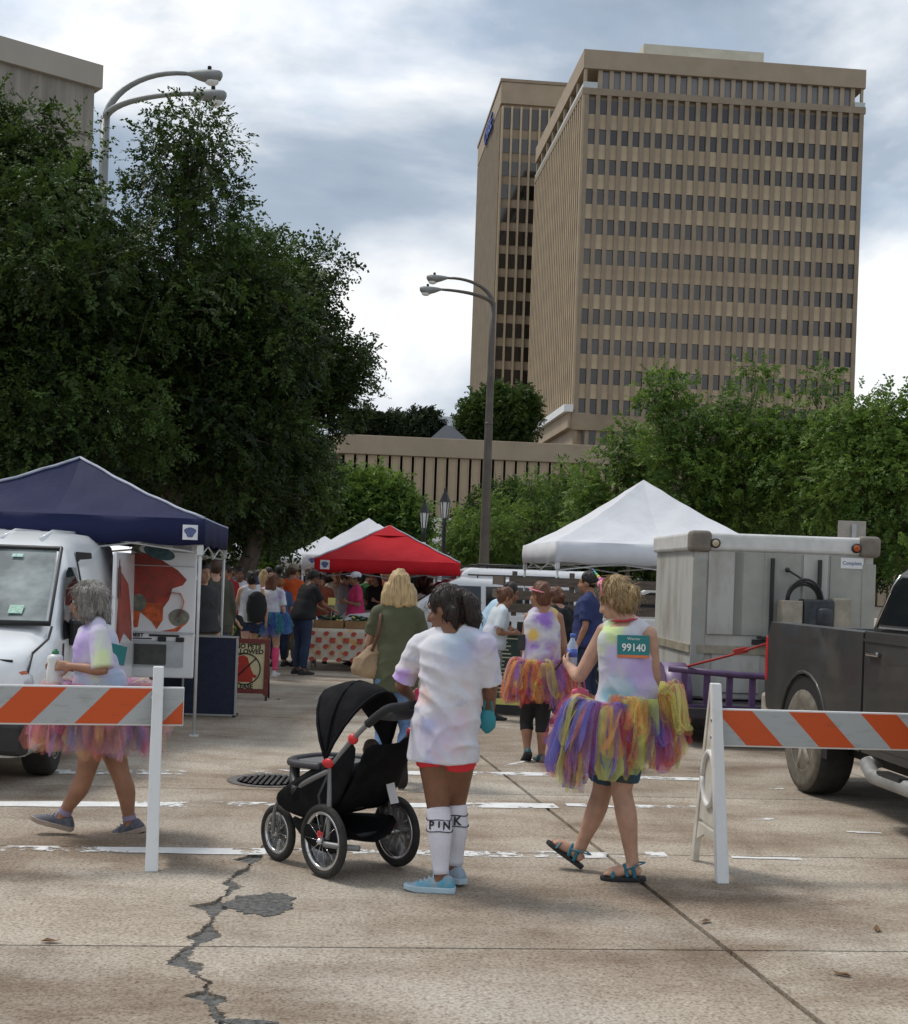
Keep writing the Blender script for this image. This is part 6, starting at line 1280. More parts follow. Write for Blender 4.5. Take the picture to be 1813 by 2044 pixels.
# ---- woman with the stroller
MSN = (M('sneaker_blue', (.30, .36, .42), .6, col2=(.10, .34, .46), scale=16, ramp=(.45, .6)), M('sole_pale', (.42, .55, .62), .6, var=.1), M('lace_pale', (.5, .62, .68), .7))
rt0 = onground(872, 1776); Y0 = rt0.y; q = jp(rt0, Y0)
J = dict(pel=q(886, 1455), wai=q(896, 1402), che=q(902, 1335), nec=q(905, 1262, .03), head=q(888, 1214, .05), shl=q(838, 1288, .06), shr=q(968, 1284, -.06), ell=q(800, 1368, .10), wrl=q(822, 1392, .34), elr=q(978, 1372, .02), wrr=q(972, 1432, .24),
         hipl=q(866, 1480, .03), knl=q(874, 1612, .02), anl=q(880, 1748, -.05), hipr=q(918, 1482, -.02), knr=q(908, 1604, .13), anr=q(909, 1728, .14))
MSH1 = blotch('shirt_lilac_white', (.64, .63, .67), [((.54, .48, .70), .57, (3, 1, 0), 2.6), ((.70, .50, .46), .57, (0, 5, 2), 3.2), ((.40, .54, .66), .57, (7, 2, 5), 3.0), ((.36, .40, .66), .61, (1, 8, 3), 7)])
V3 = lambda v: tuple(v)
dye(MSH1, [((.36, .52, .62), V3(J['nec'] + Vector((.02, -.12, -.05))), .13, .55), ((.78, .50, .42), V3(q(838, 1392, -.1)), .09, .55), ((.50, .30, .74), V3(J['ell'] + Vector((0, -.05, .05))), .075, .85), ((.52, .40, .70), V3(q(870, 1470, -.15)), .17, .35), ((.32, .38, .62), V3(q(850, 1450, -.15)), .06, .55), ((.70, .42, .52), V3(q(925, 1440, -.15)), .09, .3)])
pw = make_person('woman in white tie dye shirt, red shorts and tall white socks beside the stroller', rt0, J, 1.0, R(14), R(66), -.28, 'brown', .0095, .98, 1.1, 1.0, hipw=.84, butt=.7,
    top=(MSH1, .92, .17, 1.03, .018, 'shirt', [((-.16, -.1, 1.14), (.3, 0, 1), 75, .006), ((-.04, -.15, 1.0), (.8, 0, .75), 46, .008), ((.06, -.15, .90), (.7, 0, .8), 40, .006)]), bottom=(M('shorts_red', (.75, .03, .05), .6, var=.06), .36, 1.02, .006), shoes=MSN, socks=(M('sock_white', (.72, .70, .76), .85, var=.06, bump=.2, bscale=120), 1.02),
    hair=('dkbrown', 'pony', Vector((.06, 0, -.02))), toes={'l': (Vector((-.97, .1, .0)), Vector((0, 0, 1))), 'r': (Vector((-.55, .8, .0)), Vector((0, 0, 1)))}, hands={'l': dict(d=Vector((.3, .8, -.1)), curl=.6), 'r': dict(d=Vector((-.2, .8, -.3)), curl=.6)})
MPK = M('sock_print', (.03, .03, .035), .8)
for nme, tx in (('l', 'PIN'), ('r', 'K')):
    f = pw['L'][nme]; s_ = pw['sock' + nme]; t0 = 1.24
    for tq in (1.16, 1.33):
        b = MB(); p = f(tq); r_ = lerpl(LEGR, tq) * 1.1 + .0085; b.tube([p + Vector((math.cos(a) * r_, math.sin(a) * r_, .004 * math.sin(3 * a))) for a in [2 * math.pi * k / 20 for k in range(21)]], .0028, 5); b.build('sock_line', MPK, s_)
    p = f(t0); r_ = lerpl(LEGR, t0) * 1.1 + .010
    for k, chh in enumerate(tx):
        a = R(-90) + (k - (1.0 if nme == 'l' else -.2)) * .62; me = text_mesh(chh, .066, .001, bold=.0018); me.materials.clear(); me.materials.append(MPK)
        inst('sock_letter', me, s_, tuple(p + Vector((math.cos(a) * r_, math.sin(a) * r_, 0))), (R(90), 0, a + R(90)))
# ---- blonde woman in sandals, walking left
rt1 = onground(1228, 1752); Y1 = rt1.y; q = jp(rt1, Y1)
J = dict(pel=q(1245, 1432), wai=q(1252, 1385), che=q(1254, 1312), nec=q(1248, 1238, .0), head=q(1228, 1196, .02), shl=q(1208, 1262, .05), shr=q(1293, 1268, -.05), ell=q(1156, 1352, .10), wrl=q(1136, 1330, .30), elr=q(1306, 1350, -.02), wrr=q(1293, 1400, .08),
         hipl=q(1222, 1455, .05), knl=q(1203, 1575, .12), anl=q(1158, 1694, .16), hipr=q(1256, 1455, -.05), knr=q(1240, 1578, -.06), anr=q(1263, 1724, -.08))
MSH2 = blotch('tank_rainbow', (.56, .56, .61), [((.58, .44, .78), .52, (2, 3, 1), 3.2), ((.62, .76, .36), .58, (5, 2, 0), 3.0), ((.22, .55, .62), .59, (8, 1, 4), 3.2)])
dye(MSH2, [((.52, .68, .22), V3(q(1222, 1258, -.05)), .115, .85), ((.46, .30, .66), V3(q(1280, 1345, -.12)), .13, .7), ((.16, .42, .50), V3(q(1235, 1388, -.12)), .12, .75), ((.60, .66, .26), V3(q(1212, 1300, -.05)), .07, .6)])
pb = make_person('blonde woman with race number and rainbow tulle skirt walking left in teal sandals', rt1, J, 1.0, R(24), R(58), -.35, 'light', .0095, 1.0, 1.1, 1.1, hipw=1.0,
    top=(MSH2, 0, .10, 1.06, .012, 'tank_top', [((.02, -.12, 1.02), (.7, 0, .8), 40, .006)]), bottom=(blotch('shorts_slate', (.045, .062, .066), [((.01, .10, .20), .50, (1, 1, 1), 5)]), .86, 1.12, .018), hair=('dirty', 'bun', .0), barefoot=True,
    toes={'l': (Vector((-.80, .25, .52)), Vector((.5, -.1, .85))), 'r': (Vector((-.97, .1, -.03)), Vector((0, 0, 1)))}, hands={'l': dict(d=Vector((-.3, .9, .25)), curl=.6)})
MSD = M('sandal_teal', (.02, .16, .22), .6, var=.2, scale=30); MSO = M('sandal_sole', (.022, .022, .025), .8)
for nme, d, u in (('l', Vector((-.80, .25, .52)), Vector((.5, -.1, .85))), ('r', Vector((-.97, .1, -.03)), Vector((0, 0, 1)))):
    d = d.normalized(); u = (u - d * u.dot(d)).normalized(); r_ = d.cross(u); base = J['an' + nme] - u * .088; P = lambda x, y, z: base + d * x + r_ * y + u * z
    sd = empty('sandal'); sd.parent = pb['root']; b = MB(); rs = []
    for (x, w) in ((-.075, .022), (-.06, .034), (0, .038), (.07, .044), (.12, .046), (.16, .036), (.185, .016)): rs.append([P(x, -w, -.006), P(x, w, -.006), P(x, w, .016), P(x, -w, .016)])
    b.rings(rs, smooth=False); b.build('sole', MSO, sd, .005)
    for pts in ([P(.115, -.044, .012), P(.11, -.02, .052), P(.105, .02, .052), P(.11, .044, .012)], [P(.03, -.042, .02), P(.045, -.02, .078), P(.045, .02, .078), P(.03, .042, .02)], [P(.11, .0, .054), P(.08, .0, .066), P(.045, 0, .08)], [P(.04, -.034, .06), P(-.02, -.042, .085), P(-.065, 0, .095), P(-.02, .042, .085), P(.04, .034, .06)], [P(-.01, -.038, .012), P(.0, -.044, .075)], [P(-.01, .038, .012), P(.0, .044, .075)]):
        b = MB(); b.tube(catmull(pts, 5), .011, 6, flat=.35); b.build('strap', MSD, sd)
wc = J['pel'] + Vector((0, 0, .055))
def fl1(a):
    left = max(0, math.cos(a - math.pi)); right = max(0, math.cos(a)); return (.85 + .38 * left, .7 + 1.05 * left + .45 * right)
tutu(pb['root'], wc, .15, .34, .16, ['yellow', 'orange', 'red', 'purple', 'blue', 'lime', 'coral', 'violet', 'blue', 'pink'], 460, 3, lift=.05, width=.046, dirs=fl1, alpha=.22)
tutu(pb['root'], wc + Vector((.06, -.02, .03)), .15, .16, .12, ['yellow', 'orange', 'lime', 'coral'], 130, 5, lift=.10, width=.042, dirs=lambda a: (1, .6 + .8 * max(0, math.cos(a))), alpha=.6, name='tutu_bow')
# race number on her back
MBT = M('bib_teal', (.015, .19, .19), .6, var=.08); MBO = M('bib_orange', (.62, .16, .05), .6)
def back_card(pw_, h, wv, hh, off, par=None):
    """a card lying on the back of the shirt: returns a local frame"""
    return None
sp = pb['spine']; cb = at(1258, 1288, Y1) - rt1; bk = -pb['fw']; fr_ = Matrix((pb['rt'], Vector((0, 0, 1)), bk)).transposed()
nrm = Vector((.10, -.98, .12)).normalized(); rx_ = Vector((0, 0, 1)).cross(nrm).normalized(); ry_ = nrm.cross(rx_)
sv_ = pb['spine'][12]; me_t = [o for o in pb['root'].children if o.name.startswith('tank_top')][0]
hit = me_t.ray_cast(cb - Vector((0, 1, 0)), Vector((0, 1, 0)))
yb = hit[1].y if hit[0] else -.14
bib = empty('race_number', rt1 + Vector((cb.x, yb - .014, cb.z)), 0, 'teal race number 99140 pinned to the back of the blonde woman', 'race number')
rotb = Matrix((rx_, ry_, nrm)).transposed().to_4x4(); bib.matrix_world = Matrix.Translation(bib.location) @ rotb
def bend(me, k=.7):
    for v in me.vertices: v.co.z -= k * v.co.x ** 2
    return me
def grid_card(w, h, z, x=0, y=0):
    b = MB(); N = 8; V = [(x - w / 2 + w * i / N, y - h / 2 + h * j, z + dz) for dz in (-.001, 0) for j in (0, 1) for i in range(N + 1)]; F = [(N * 2 + 2 + i, N * 2 + 3 + i, N * 3 + 4 + i, N * 3 + 3 + i) for i in range(N)] + [(i, N + 1 + i, N + 2 + i, i + 1) for i in range(N)]
    b.add(V, F); return b
for (w, h, z, y, m_, nm) in ((.185, .128, 0, 0, MBT, 'card'), (.185, .016, .0016, -.056, MBO, 'border')): g_ = grid_card(w, h, z, 0, y); o = g_.build(nm, m_, bib); bend(o.data)
MBW = M('bib_white', (.75, .75, .72), .6)
for (tx, sz, y, sq) in (('99140', .060, -.008, .92), ('Warrior', .022, .043, 1.0)):
    me = text_mesh(tx, sz, .0008, bold=.0012 if sz > .05 else 0, squeeze=sq); me.materials.clear(); me.materials.append(MBW)
    o = inst('lettering', me, bib, (0, y, .003)); [setattr(v.co, 'z', v.co.z - .7 * v.co.x ** 2) for v in me.vertices]
# unicorn horn headband, red lanyard
Hh = pb['H']; b = MB(); hp0, hp1 = Hh(.0, .045, .115), Hh(.0, .085, .215)
for k in range(6):
    a_, c_ = hp0.lerp(hp1, k / 6), hp0.lerp(hp1, (k + 1) / 6); b.tube([a_, a_.lerp(c_, .5), c_], [.013 * (1 - k / 6.3), .0145 * (1 - k / 6.3), .013 * (1 - (k + 1) / 6.3)], 8, mi=k)
hb = empty('headband', rt1, 0, 'pink headband with rainbow unicorn horn on the blonde woman', 'headband')
b.build('horn', [M('horn%d' % k, c, .4) for k, c in enumerate([(.75, .10, .35), (.7, .2, .6), (.75, .6, .1), (.2, .6, .2), (.1, .55, .6), (.2, .3, .7)])], hb)
b = MB()
for k in range(5): b.ball(Hh(-.03 + .016 * k, .05 - .006 * k, .108 + .006 * (k % 2)), .02, 8)
b.build('tuft', M('tuft_pink', (.75, .35, .42), .9, var=.3, scale=40), hb); b = MB(); b.tube([Hh(.086 * math.cos(a), .03, .03 + .105 * math.sin(a)) for a in [math.pi * k / 12 for k in range(13)]], .006, 6); b.build('band', M('band_pink', (.7, .2, .3), .6), hb)
ly = MB(); nk = J['nec']; ly.tube([nk + Vector((.075 * math.cos(a), .07 * math.sin(a), .012 * math.sin(a + 1) + .008)) for a in [2 * math.pi * k / 18 for k in range(19)]], .014, 6, flat=.4); o = ly.build('lanyard', M('lanyard_red', (.5, .03, .06), .6)); o.location = rt1; tag(o, 'red lanyard ribbon round the neck of the blonde woman', 'lanyard')
# bottle, phone and pink bag she carries
wl = J['wrl'] + Vector((-.03, .08, .02)); bt = empty('water_bottle', rt1 + wl + Vector((.055, .03, -.02)), 0, 'clear water bottle with blue cap in the hand of the blonde woman', 'bottle')
b = MB(); b.lathe([(.03, 0), (.032, .02), (.032, .12), (.014, .155), (.014, .17)], seg=14); b.build('bottle', M('pet_clear', (.62, .72, .82), .08, var=.1, alpha=.55), bt); b = MB(); b.lathe([(.016, .168), (.016, .19), (.012, .192)], seg=12); b.build('cap', M('cap_blue', (.06, .15, .5), .4), bt); b = MB(); b.lathe([(.033, .05), (.033, .10)], seg=14); b.build('band', M('label_blue', (.08, .15, .5), .4), bt)
b = MB(); b.box((0, 0, 0), (.012, .07, .13), rot=(0, R(35), 0)); o = b.build('phone', M('phone_black', (.02, .02, .022), .2), None, .004); o.location = rt1 + wl + Vector((-.01, .03, .0)); tag(o, 'black phone held in front of the blonde woman', 'phone')
def soft_bag(c, w, h, d, mat, label, seed, name='bag', straps=True):
    e = empty(name, c, 0, label, 'bag'); b = MB(); b.ball((0, 0, -h * .5), (w / 2, d / 2, h * .5), 16); b.box((0, 0, -h * .45), (w * .8, d * .6, h * .7)); grow(b, 'sack', mat, e, .012, 4, wrinkle(.012, (14, 14, 14), seed))
    if straps: b = MB(); b.tube([(-w * .25, 0, -.05), (-w * .12, 0, .06), (w * .12, 0, .06), (w * .25, 0, -.05)], .006, 6); b.build('strap', mat, e)
    return e
soft_bag(rt1 + (at(1158, 1370, Y1 + .18) - rt1), .13, .20, .08, M('bag_pink', (.62, .12, .2), .35, var=.25, scale=12), 'small shiny pink bag hanging from the arm of the blonde woman', 4)
# ---- grey haired woman walking left
rt2 = onground(205, 1664); Y2 = rt2.y; q = jp(rt2, Y2)
J = dict(pel=q(199, 1412), wai=q(200, 1372), che=q(194, 1310), nec=q(192, 1243), head=q(174, 1200), shl=q(198, 1264, -.15), shr=q(196, 1262, .16), ell=q(206, 1338, -.22), wrl=q(142, 1330, -.19), elr=q(190, 1335, .22), wrr=q(128, 1332, .08),
         hipl=q(194, 1440, -.06), knl=q(172, 1538, -.08), anl=q(127, 1626, -.06), hipr=q(208, 1440, .07), knr=q(240, 1545, .06), anr=q(259, 1638, .08))
MSH3 = blotch('shirt_lilac', (.58, .53, .68), [((.56, .42, .78), .49, (2, 2, 2), 3.0), ((.66, .74, .50), .57, (4, 6, 1), 3.6), ((.40, .58, .72), .55, (9, 3, 4), 3.4)])
MSN3 = (M('sneaker_grey', (.10, .105, .13), .7, var=.35, scale=30), M('sole_tan', (.34, .27, .22), .7, var=.15), M('lace_grey', (.3, .3, .35), .7))
dye(MSH3, [((.48, .32, .74), V3(q(165, 1300, -.1)), .12, .7), ((.66, .76, .36), V3(J['ell'] + Vector((0, -.04, .06))), .08, .85), ((.34, .50, .64), V3(q(232, 1360, -.1)), .11, .7)])
pg = make_person('grey haired woman in sunglasses and pastel tulle skirt walking left behind the barricade', rt2, J, 1.0, R(88), R(88), -.10, 'tan', .0095, 1.04, 1.1, 1.0, hipw=1.0, depth=1.05,
    top=(MSH3, .95, .06, 1.06, .014), bottom=(M('shorts_black', (.02, .02, .022), .8), .35, 1.05, .012), shoes=MSN3, socks=(M('sock_lilac', (.3, .25, .36), .9), 1.88), hair=('grey', 'shag'),
    toes={'l': (Vector((-.95, 0, .22)), Vector((.22, 0, .95))), 'r': (Vector((-.93, 0, -.28)), Vector((-.25, 0, .95)))}, hands={'l': dict(d=Vector((-1, .15, .05)), n=Vector((.2, -1, .3)), curl=.75, side=1)})
Hh = pg['H']; gl = empty('sunglasses', rt2, 0, 'dark rimmed glasses on the grey haired woman', 'glasses'); MGB = M('glasses_brown', (.06, .012, .01), .3)
for s in (-1, 1):
    b = MB(); b.ball(Hh(s * .032, .094, .008), (.024, .006, .016), 12, rot=pg['HM']); b.build('lens', M('lens_dark', (.02, .015, .015), .1), gl); b = MB(); b.tube([Hh(s * .056, .088, .014), Hh(s * .074, .04, .012), Hh(s * .078, -.01, .0)], .0035, 5); b.build('temple', MGB, gl)
b = MB(); b.tube([Hh(-.03, .098, .018), Hh(0, .104, .016), Hh(.03, .098, .018)], .0035, 5); b.build('bridge', MGB, gl)
tutu(pg['root'], J['pel'] + Vector((0, 0, .10)), .16, .33, .20, ['ppink', 'plime', 'peach', 'lilac', 'ppink', 'plime', 'pink', 'lilac', 'peach', 'sky2', 'coral'], 380, 8, lift=.07, width=.05, alpha=.26, dirs=lambda a: (1.0, .9 + .45 * abs(math.cos(a))))
bt = empty('sports_bottle', rt2 + at(108, 1374, Y2 - .115) - rt2, 0, 'white squeeze bottle with green spout held by the grey haired woman', 'bottle'); b = MB(); b.lathe([(.045, 0), (.05, .01), (.05, .12), (.044, .15), (.048, .18), (.046, .2), (.02, .215)], seg=18); b.build('flask', M('bottle_white', (.72, .72, .70), .4, var=.06), bt); b = MB(); b.lathe([(.022, .213), (.022, .23), (.012, .235), (.012, .245)], seg=12); b.build('spout', M('spout_green', (.02, .22, .08), .4), bt)
cb = at(236, 1302, Y2) - rt2; card = grid_card(.15, .12, 0); o = card.build('race_number', [MBT]); o.matrix_world = Matrix.Translation(rt2 + cb + Vector((.012, -.06, -.01))) @ Euler((R(90), R(12), R(62))).to_matrix().to_4x4(); tag(o, 'teal race number on the back of the grey haired woman', 'race number')
# ---- blonde bob, olive blouse, walking away
rt3 = onground(772, 1560); Y3 = rt3.y; q = jp(rt3, Y3)
J = dict(pel=q(790, 1345), wai=q(790, 1308), che=q(791, 1262), nec=q(794, 1206), head=q(797, 1169, .02), shl=q(755, 1223), shr=q(833, 1226), ell=q(736, 1282, .06), wrl=q(758, 1302, .24), elr=q(845, 1284, .06), wrr=q(832, 1298, .26), hipl=q(772, 1358), knl=q(766, 1458, .06), anl=q(762, 1550, .04), hipr=q(808, 1358), knr=q(815, 1458, .10), anr=q(803, 1520, -.32))
MDN = M('denim', (.13, .22, .38), .8, var=.22, scale=9, bump=.2, bscale=120)
pgn = make_person('blonde woman in olive blouse and jeans walking away behind the stroller', rt3, J, 1.02, 0, 0, 0, 'fair', .011, .90, 1.0, .95, top=(M('olive_cloth', (.082, .088, .045), .85, var=.12, scale=5), .72, .14, 1.05, .012, 'blouse'), bottom=(MDN, 1.9, 1.12, .012, 'jeans'),
    shoes=(M('shoe_dark', (.03, .022, .02), .7), M('sole_dark', (.02, .016, .015), .8), M('shoe_dark')), hair=('blonde', 'bob'), toes={'r': (Vector((0, .15, -1)), Vector((0, 1, .15)))})
bg = empty('shoulder_bag', at(735, 1345, Y3 - .02), 0, 'slouchy tan shoulder bag of the woman in olive', 'bag'); o0 = at(735, 1345, Y3 - .02); b = MB(); C_ = [at(x, y, Y3 - .02) - o0 for x, y in ((752, 1282), (748, 1296), (741, 1312), (734, 1328), (729, 1342), (727, 1352))]
eloft(b, C_, [.03, .065, .105, .135, .14, .10], [.02, .045, .06, .07, .07, .05], Vector((.95, 0, .3)), 18); grow(b, 'sack', M('bag_tan', (.33, .23, .135), .8, var=.14, bump=.3, bscale=60), bg, .012, 3, wrinkle(.010, (14, 14, 14), 6))
b = MB(); b.tube(catmull([at(742, 1300, Y3 - .1), at(756, 1260, Y3 - .13), at(760, 1228, Y3 - .08), at(762, 1222, Y3 + .02)], 5), .014, 6, flat=.4); o = b.build('bag_strap', M('strap_brown', (.10, .04, .02), .6)); tag(o, 'brown leather strap over the shoulder of the woman in olive', 'strap')
# ---- woman with yellow and purple tank top, mid distance
rt4 = onground(1070, 1520); Y4 = rt4.y; q = jp(rt4, Y4)
J = dict(pel=q(1078, 1345), wai=q(1080, 1315), che=q(1084, 1270), nec=q(1084, 1215), head=q(1078, 1188), shl=q(1056, 1233), shr=q(1114, 1233), ell=q(1046, 1290, .05), wrl=q(1046, 1322, .2), elr=q(1126, 1290, -.02), wrr=q(1128, 1330, .1), hipl=q(1062, 1360), knl=q(1050, 1440, .1), anl=q(1052, 1497, .02), hipr=q(1090, 1360), knr=q(1082, 1440), anr=q(1081, 1506))
MSH4 = blotch('tank_purple_yellow', (.60, .58, .62), [((.30, .14, .55), .48, (6, 1, 0), 4.2), ((.70, .48, .08), .55, (2, 4, 3), 4.5)])
dye(MSH4, [((.26, .10, .52), V3(q(1086, 1232, -.1)), .13, .85), ((.72, .46, .05), V3(q(1064, 1268, -.1)), .085, .9), ((.34, .18, .56), V3(q(1100, 1290, -.1)), .10, .55)])
pm_ = make_person('woman with pink headband in purple and yellow tank top and warm tulle skirt walking away', rt4, J, 1.0, R(10), R(50), 0, 'tan', .012, 1.0, 1.0, 1.0, top=(MSH4, 0, .06, 1.05, .012, 'tank_top'), bottom=(M('capri_black', (.014, .014, .016), .8), 1.32, 1.04, .008, 'capris'), shoes=(M('shoe_teal', (.03, .085, .10), .7, var=.3, scale=20), M('sole_black', (.015, .015, .016), .8), M('shoe_teal')), hair=('auburn', 'bun', .02), toes={'l': (Vector((-.1, .8, -.55)), Vector((0, .55, .8)))})
tutu(pm_['root'], J['pel'] + Vector((0, 0, .11)), .16, .34, .19, ['orange', 'yellow', 'red', 'purple', 'orange', 'violet', 'red'], 330, 12, lift=.05, width=.045, alpha=.38)
b = MB(); Hh = pm_['H']; b.tube([Hh(.093 * math.cos(a), .03 + .10 * math.sin(a) - .03, .045 + .02 * math.sin(a)) for a in [2 * math.pi * k / 20 for k in range(21)]], .016, 6, flat=.5); o = b.build('headband', M('headband_pink', (.62, .2, .25), .7, var=.3, scale=40)); o.location = rt4; tag(o, 'pink patterned headband of the woman with the warm coloured skirt', 'headband')
b = MB(); b.box((0, 0, 0), (.09, .03, .15)); o = b.build('phone_armband', M('armband_black', (.03, .032, .034), .5), None, .01); o.location = at(1043, 1282, Y4 - .05); tag(o, 'black phone pouch strapped to an upper arm in mid distance', 'armband')
# ---- everyone else
COLS = {}
def cm(name, c, var=.12): return M('cloth_' + name, c, .85, var=var, scale=6, bump=.2, bscale=30)
CLO = dict(charcoal=(.035, .036, .040), black=(.012, .012, .014), olive=(.065, .062, .042), red=(.38, .02, .025), white=(.62, .63, .68), blue=(.05, .10, .22), navy=(.022, .035, .12), orange=(.62, .10, .02), rust=(.25, .055, .03), pink=(.50, .03, .12), ltblue=(.42, .60, .74), grey=(.3, .3, .31), green=(.02, .14, .03), khaki=(.22, .19, .13), denim=(.13, .2, .33), indigo=(.02, .035, .08), tealgrey=(.12, .2, .19), plum=(.12, .03, .08), cream=(.5, .46, .36), lav=(.50, .46, .66))
def C(n): return cm(n, CLO[n])
BS = (M('shoe_black', (.016, .015, .015), .7), M('sole_blk', (.02, .02, .02), .8), M('shoe_black')); WS = (M('shoe_white', (.6, .6, .6), .7), M('sole_white', (.6, .6, .58), .8), M('shoe_white'))
def walker(label, x, Y, h, phi, skin, hair, top, bottom, pose='stand', lean=0, shoes=BS, seed=0, voxel=.02, girth=1.0, hy=None, hp=0, group='people in the market', tops=.8, hem=.06, leg=1.0, **kw):
    s = h / 1.68; p = at(x, 1150, Y); J = default_J(s, R(phi), pose, random.Random(seed), R(lean))
    bt = (C(bottom[0]), bottom[1], 1.14, .012) if bottom else None
    tp = (top if not isinstance(top, str) else C(top), tops, hem, 1.06, .013)
    return make_person(label, (p.x, Y, 0), J, s, R(phi), R(hy) if hy is not None else None, hp - R(lean) * .5, skin, voxel, girth, leg, 1.0, top=tp, bottom=bt, shoes=shoes, hair=hair, group=group, **kw), J
# around the white canopy
walker('man in light blue shirt bending over behind the chalkboard', 962, 16.4, 1.75, -85, 'brown', ('dkbrown', 'short'), 'ltblue', ('tealgrey', 1.0), 'reach', 32, seed=1, voxel=.016)
pp, JJ = walker('woman with headband and pale blue shirt leaning right by the chalkboard', 985, 15.6, 1.60, -75, 'tan', ('auburn', 'bun', .03), blotch('shirt_ice', (.58, .64, .68), [((.62, .56, .76), .58, (1, 5, 2), 3)]), ('grey', 1.0), 'bent', 14, seed=2, voxel=.015, hp=-.3)
walker('woman in black top stooping beside the navy shirted man', 1128, 15.4, 1.62, 40, 'light', ('auburn', 'bun', .0), 'black', ('indigo', 1.9), 'bent', 12, seed=3, voxel=.016)
walker('man in navy blue shirt standing with back to the box trailer', 1178, 15.0, 1.80, 70, 'tan', ('black', 'short'), 'navy', ('indigo', 1.9), 'stand', 0, seed=4, voxel=.015, girth=1.12)
# left of the street
walker('heavy man in charcoal shirt standing behind the blue panel', 400, 15.7, 1.76, -140, 'light', ('dkbrown', 'short'), 'charcoal', ('khaki', 1.0), 'stand', 4, seed=5, girth=1.25, voxel=.016)
walker('man in long olive jacket and jeans standing with his back turned', 430, 17.5, 1.80, 20, 'light', ('brown', 'short'), 'olive', ('denim', 1.95), 'stand', 0, seed=6, girth=1.15, tops=1.8, hem=.16, voxel=.016)
walker('person in red shirt half hidden by the olive jacket', 452, 22, 1.74, 160, 'tan', ('dkbrown', 'short'), 'red', ('indigo', 1.9), 'bent', 0, seed=7)
walker('man in white shirt facing the camera in the crowd', 478, 22.6, 1.72, 190, 'brown', ('black', 'short'), 'white', ('indigo', 1.9), 'bent', 0, seed=8)
walker('bearded man in blue shirt far back in the crowd', 503, 27, 1.80, 175, 'tan', ('black', 'short'), 'blue', ('charcoal', 1.9), 'stand', 0, seed=9)
pc, JC = walker('small child in black shirt with a green print on the front', 466, 19.2, 1.18, 170, 'light', ('brown', 'short'), 'black', ('black', 1.0), 'up', 0, seed=10, voxel=.016, group='people in the market')
b = MB(); b.prism([(.07 * math.cos(a) * (1 + .2 * math.sin(4 * a)), .09 * math.sin(a)) for a in [2 * math.pi * k / 20 for k in range(20)]], -.012, 0, axis='y'); o = b.build('shirt_print', M('print_green', (.16, .30, .03), .8, col2=(.01, .02, .01), scale=30, ramp=(.4, .6)), pc['root']); o.location = (.02, -.125, .80)
walker('woman in white tank and denim shorts carrying a black backpack', 502, 20.6, 1.66, 25, 'light', ('black', 'bun', .0), 'white', ('indigo', .45), 'walk', 0, seed=11, tops=0)
bp_ = empty('backpack', at(512, 1212, 20.3), R(20), 'black backpack worn by the woman in denim shorts', 'backpack'); b = MB(); b.ball((0, 0, 0), (.17, .11, .26), 14); b.box((0, .02, -.02), (.26, .14, .42)); grow(b, 'sack', C('black'), bp_, .02, 3)
walker('girl with pale high bun in lavender tie dye shirt and green shorts', 526, 21.4, 1.66, 15, 'light', ('blonde', 'bun', .12), blotch('shirt_lav', (.62, .58, .72), [((.30, .2, .52), .58, (2, 1, 7), 5)]), ('green', .75), 'stand', 0, seed=12)
pr, JR = walker('girl in white tie dye shirt, blue tulle skirt and pink knee socks', 543, 20.9, 1.64, -10, 'light', ('auburn', 'long'), blotch('shirt_wht_prp', (.66, .67, .72), [((.30, .22, .56), .57, (5, 3, 1), 4), ((.45, .56, .30), .60, (1, 2, 6), 5)]), ('black', .28), 'stand', 0, WS, seed=13, voxel=.015, socks=(M('sock_pink', (.72, .07, .2), .8), 1.08))
tutu(pr['root'], JR['pel'] + Vector((0, 0, .10)), .16, .32, .17, ['sky', 'blue', 'sky', 'teal'], 110, 14, lift=.04, width=.05, alpha=.65)
walker('child with ginger hair standing beside the orange shirt', 560, 23.0, 1.55, 10, 'light', ('ginger', 'short'), 'blue', ('indigo', 1.9), 'stand', 0, seed=14)
po, _ = walker('man in orange shirt and camouflage cap at the produce table', 584, 23.2, 1.80, -25, 'tan', ('khaki' if 0 else 'brown', 'short'), 'orange', ('khaki', 1.9), 'bent', 0, seed=15, girth=1.12)
b = MB(); Hh = po['H']; b.ball(Hh(0, -.01, .06), (.095, .11, .085), 14, rot=po['HM']); b.ball(Hh(0, .11, .055), (.075, .09, .012), 12, rot=po['HM']); o = b.build('cap', C('khaki')); o.location = po['root'].location; tag(o, 'khaki cap on the man in the orange shirt', 'cap')
walker('man in black shirt and jeans reaching over the zucchini box', 607, 21.4, 1.74, -52, 'brown', ('black', 'short'), 'black', ('indigo', 1.95), 'reach', 14, seed=16, girth=1.15, voxel=.015, hp=-.2)
# vendors under the red canopy
walker('vendor in rust shirt bending behind the produce table', 642, 24.2, 1.66, 185, 'tan', ('dkbrown', 'short'), 'rust', ('blue', 1.9), 'bent', 16, seed=17)
pv, _ = walker('vendor in pink shirt and white cap counting behind the table', 712, 23.9, 1.70, 105, 'olive', ('black', 'short'), 'pink', ('indigo', 1.9), 'bent', 0, seed=18, voxel=.016)
b = MB(); Hh = pv['H']; b.ball(Hh(0, -.01, .06), (.093, .108, .082), 14, rot=pv['HM']); b.ball(Hh(0, .11, .055), (.07, .085, .012), 12, rot=pv['HM']); o = b.build('cap', C('white')); o.location = pv['root'].location; tag(o, 'white baseball cap on the vendor in pink', 'cap')
walker('shopper in pale grey shirt facing the vendor in pink', 688, 25.0, 1.70, -100, 'light', ('brown', 'short'), 'grey', ('denim', 1.9), 'bent', 0, seed=19)
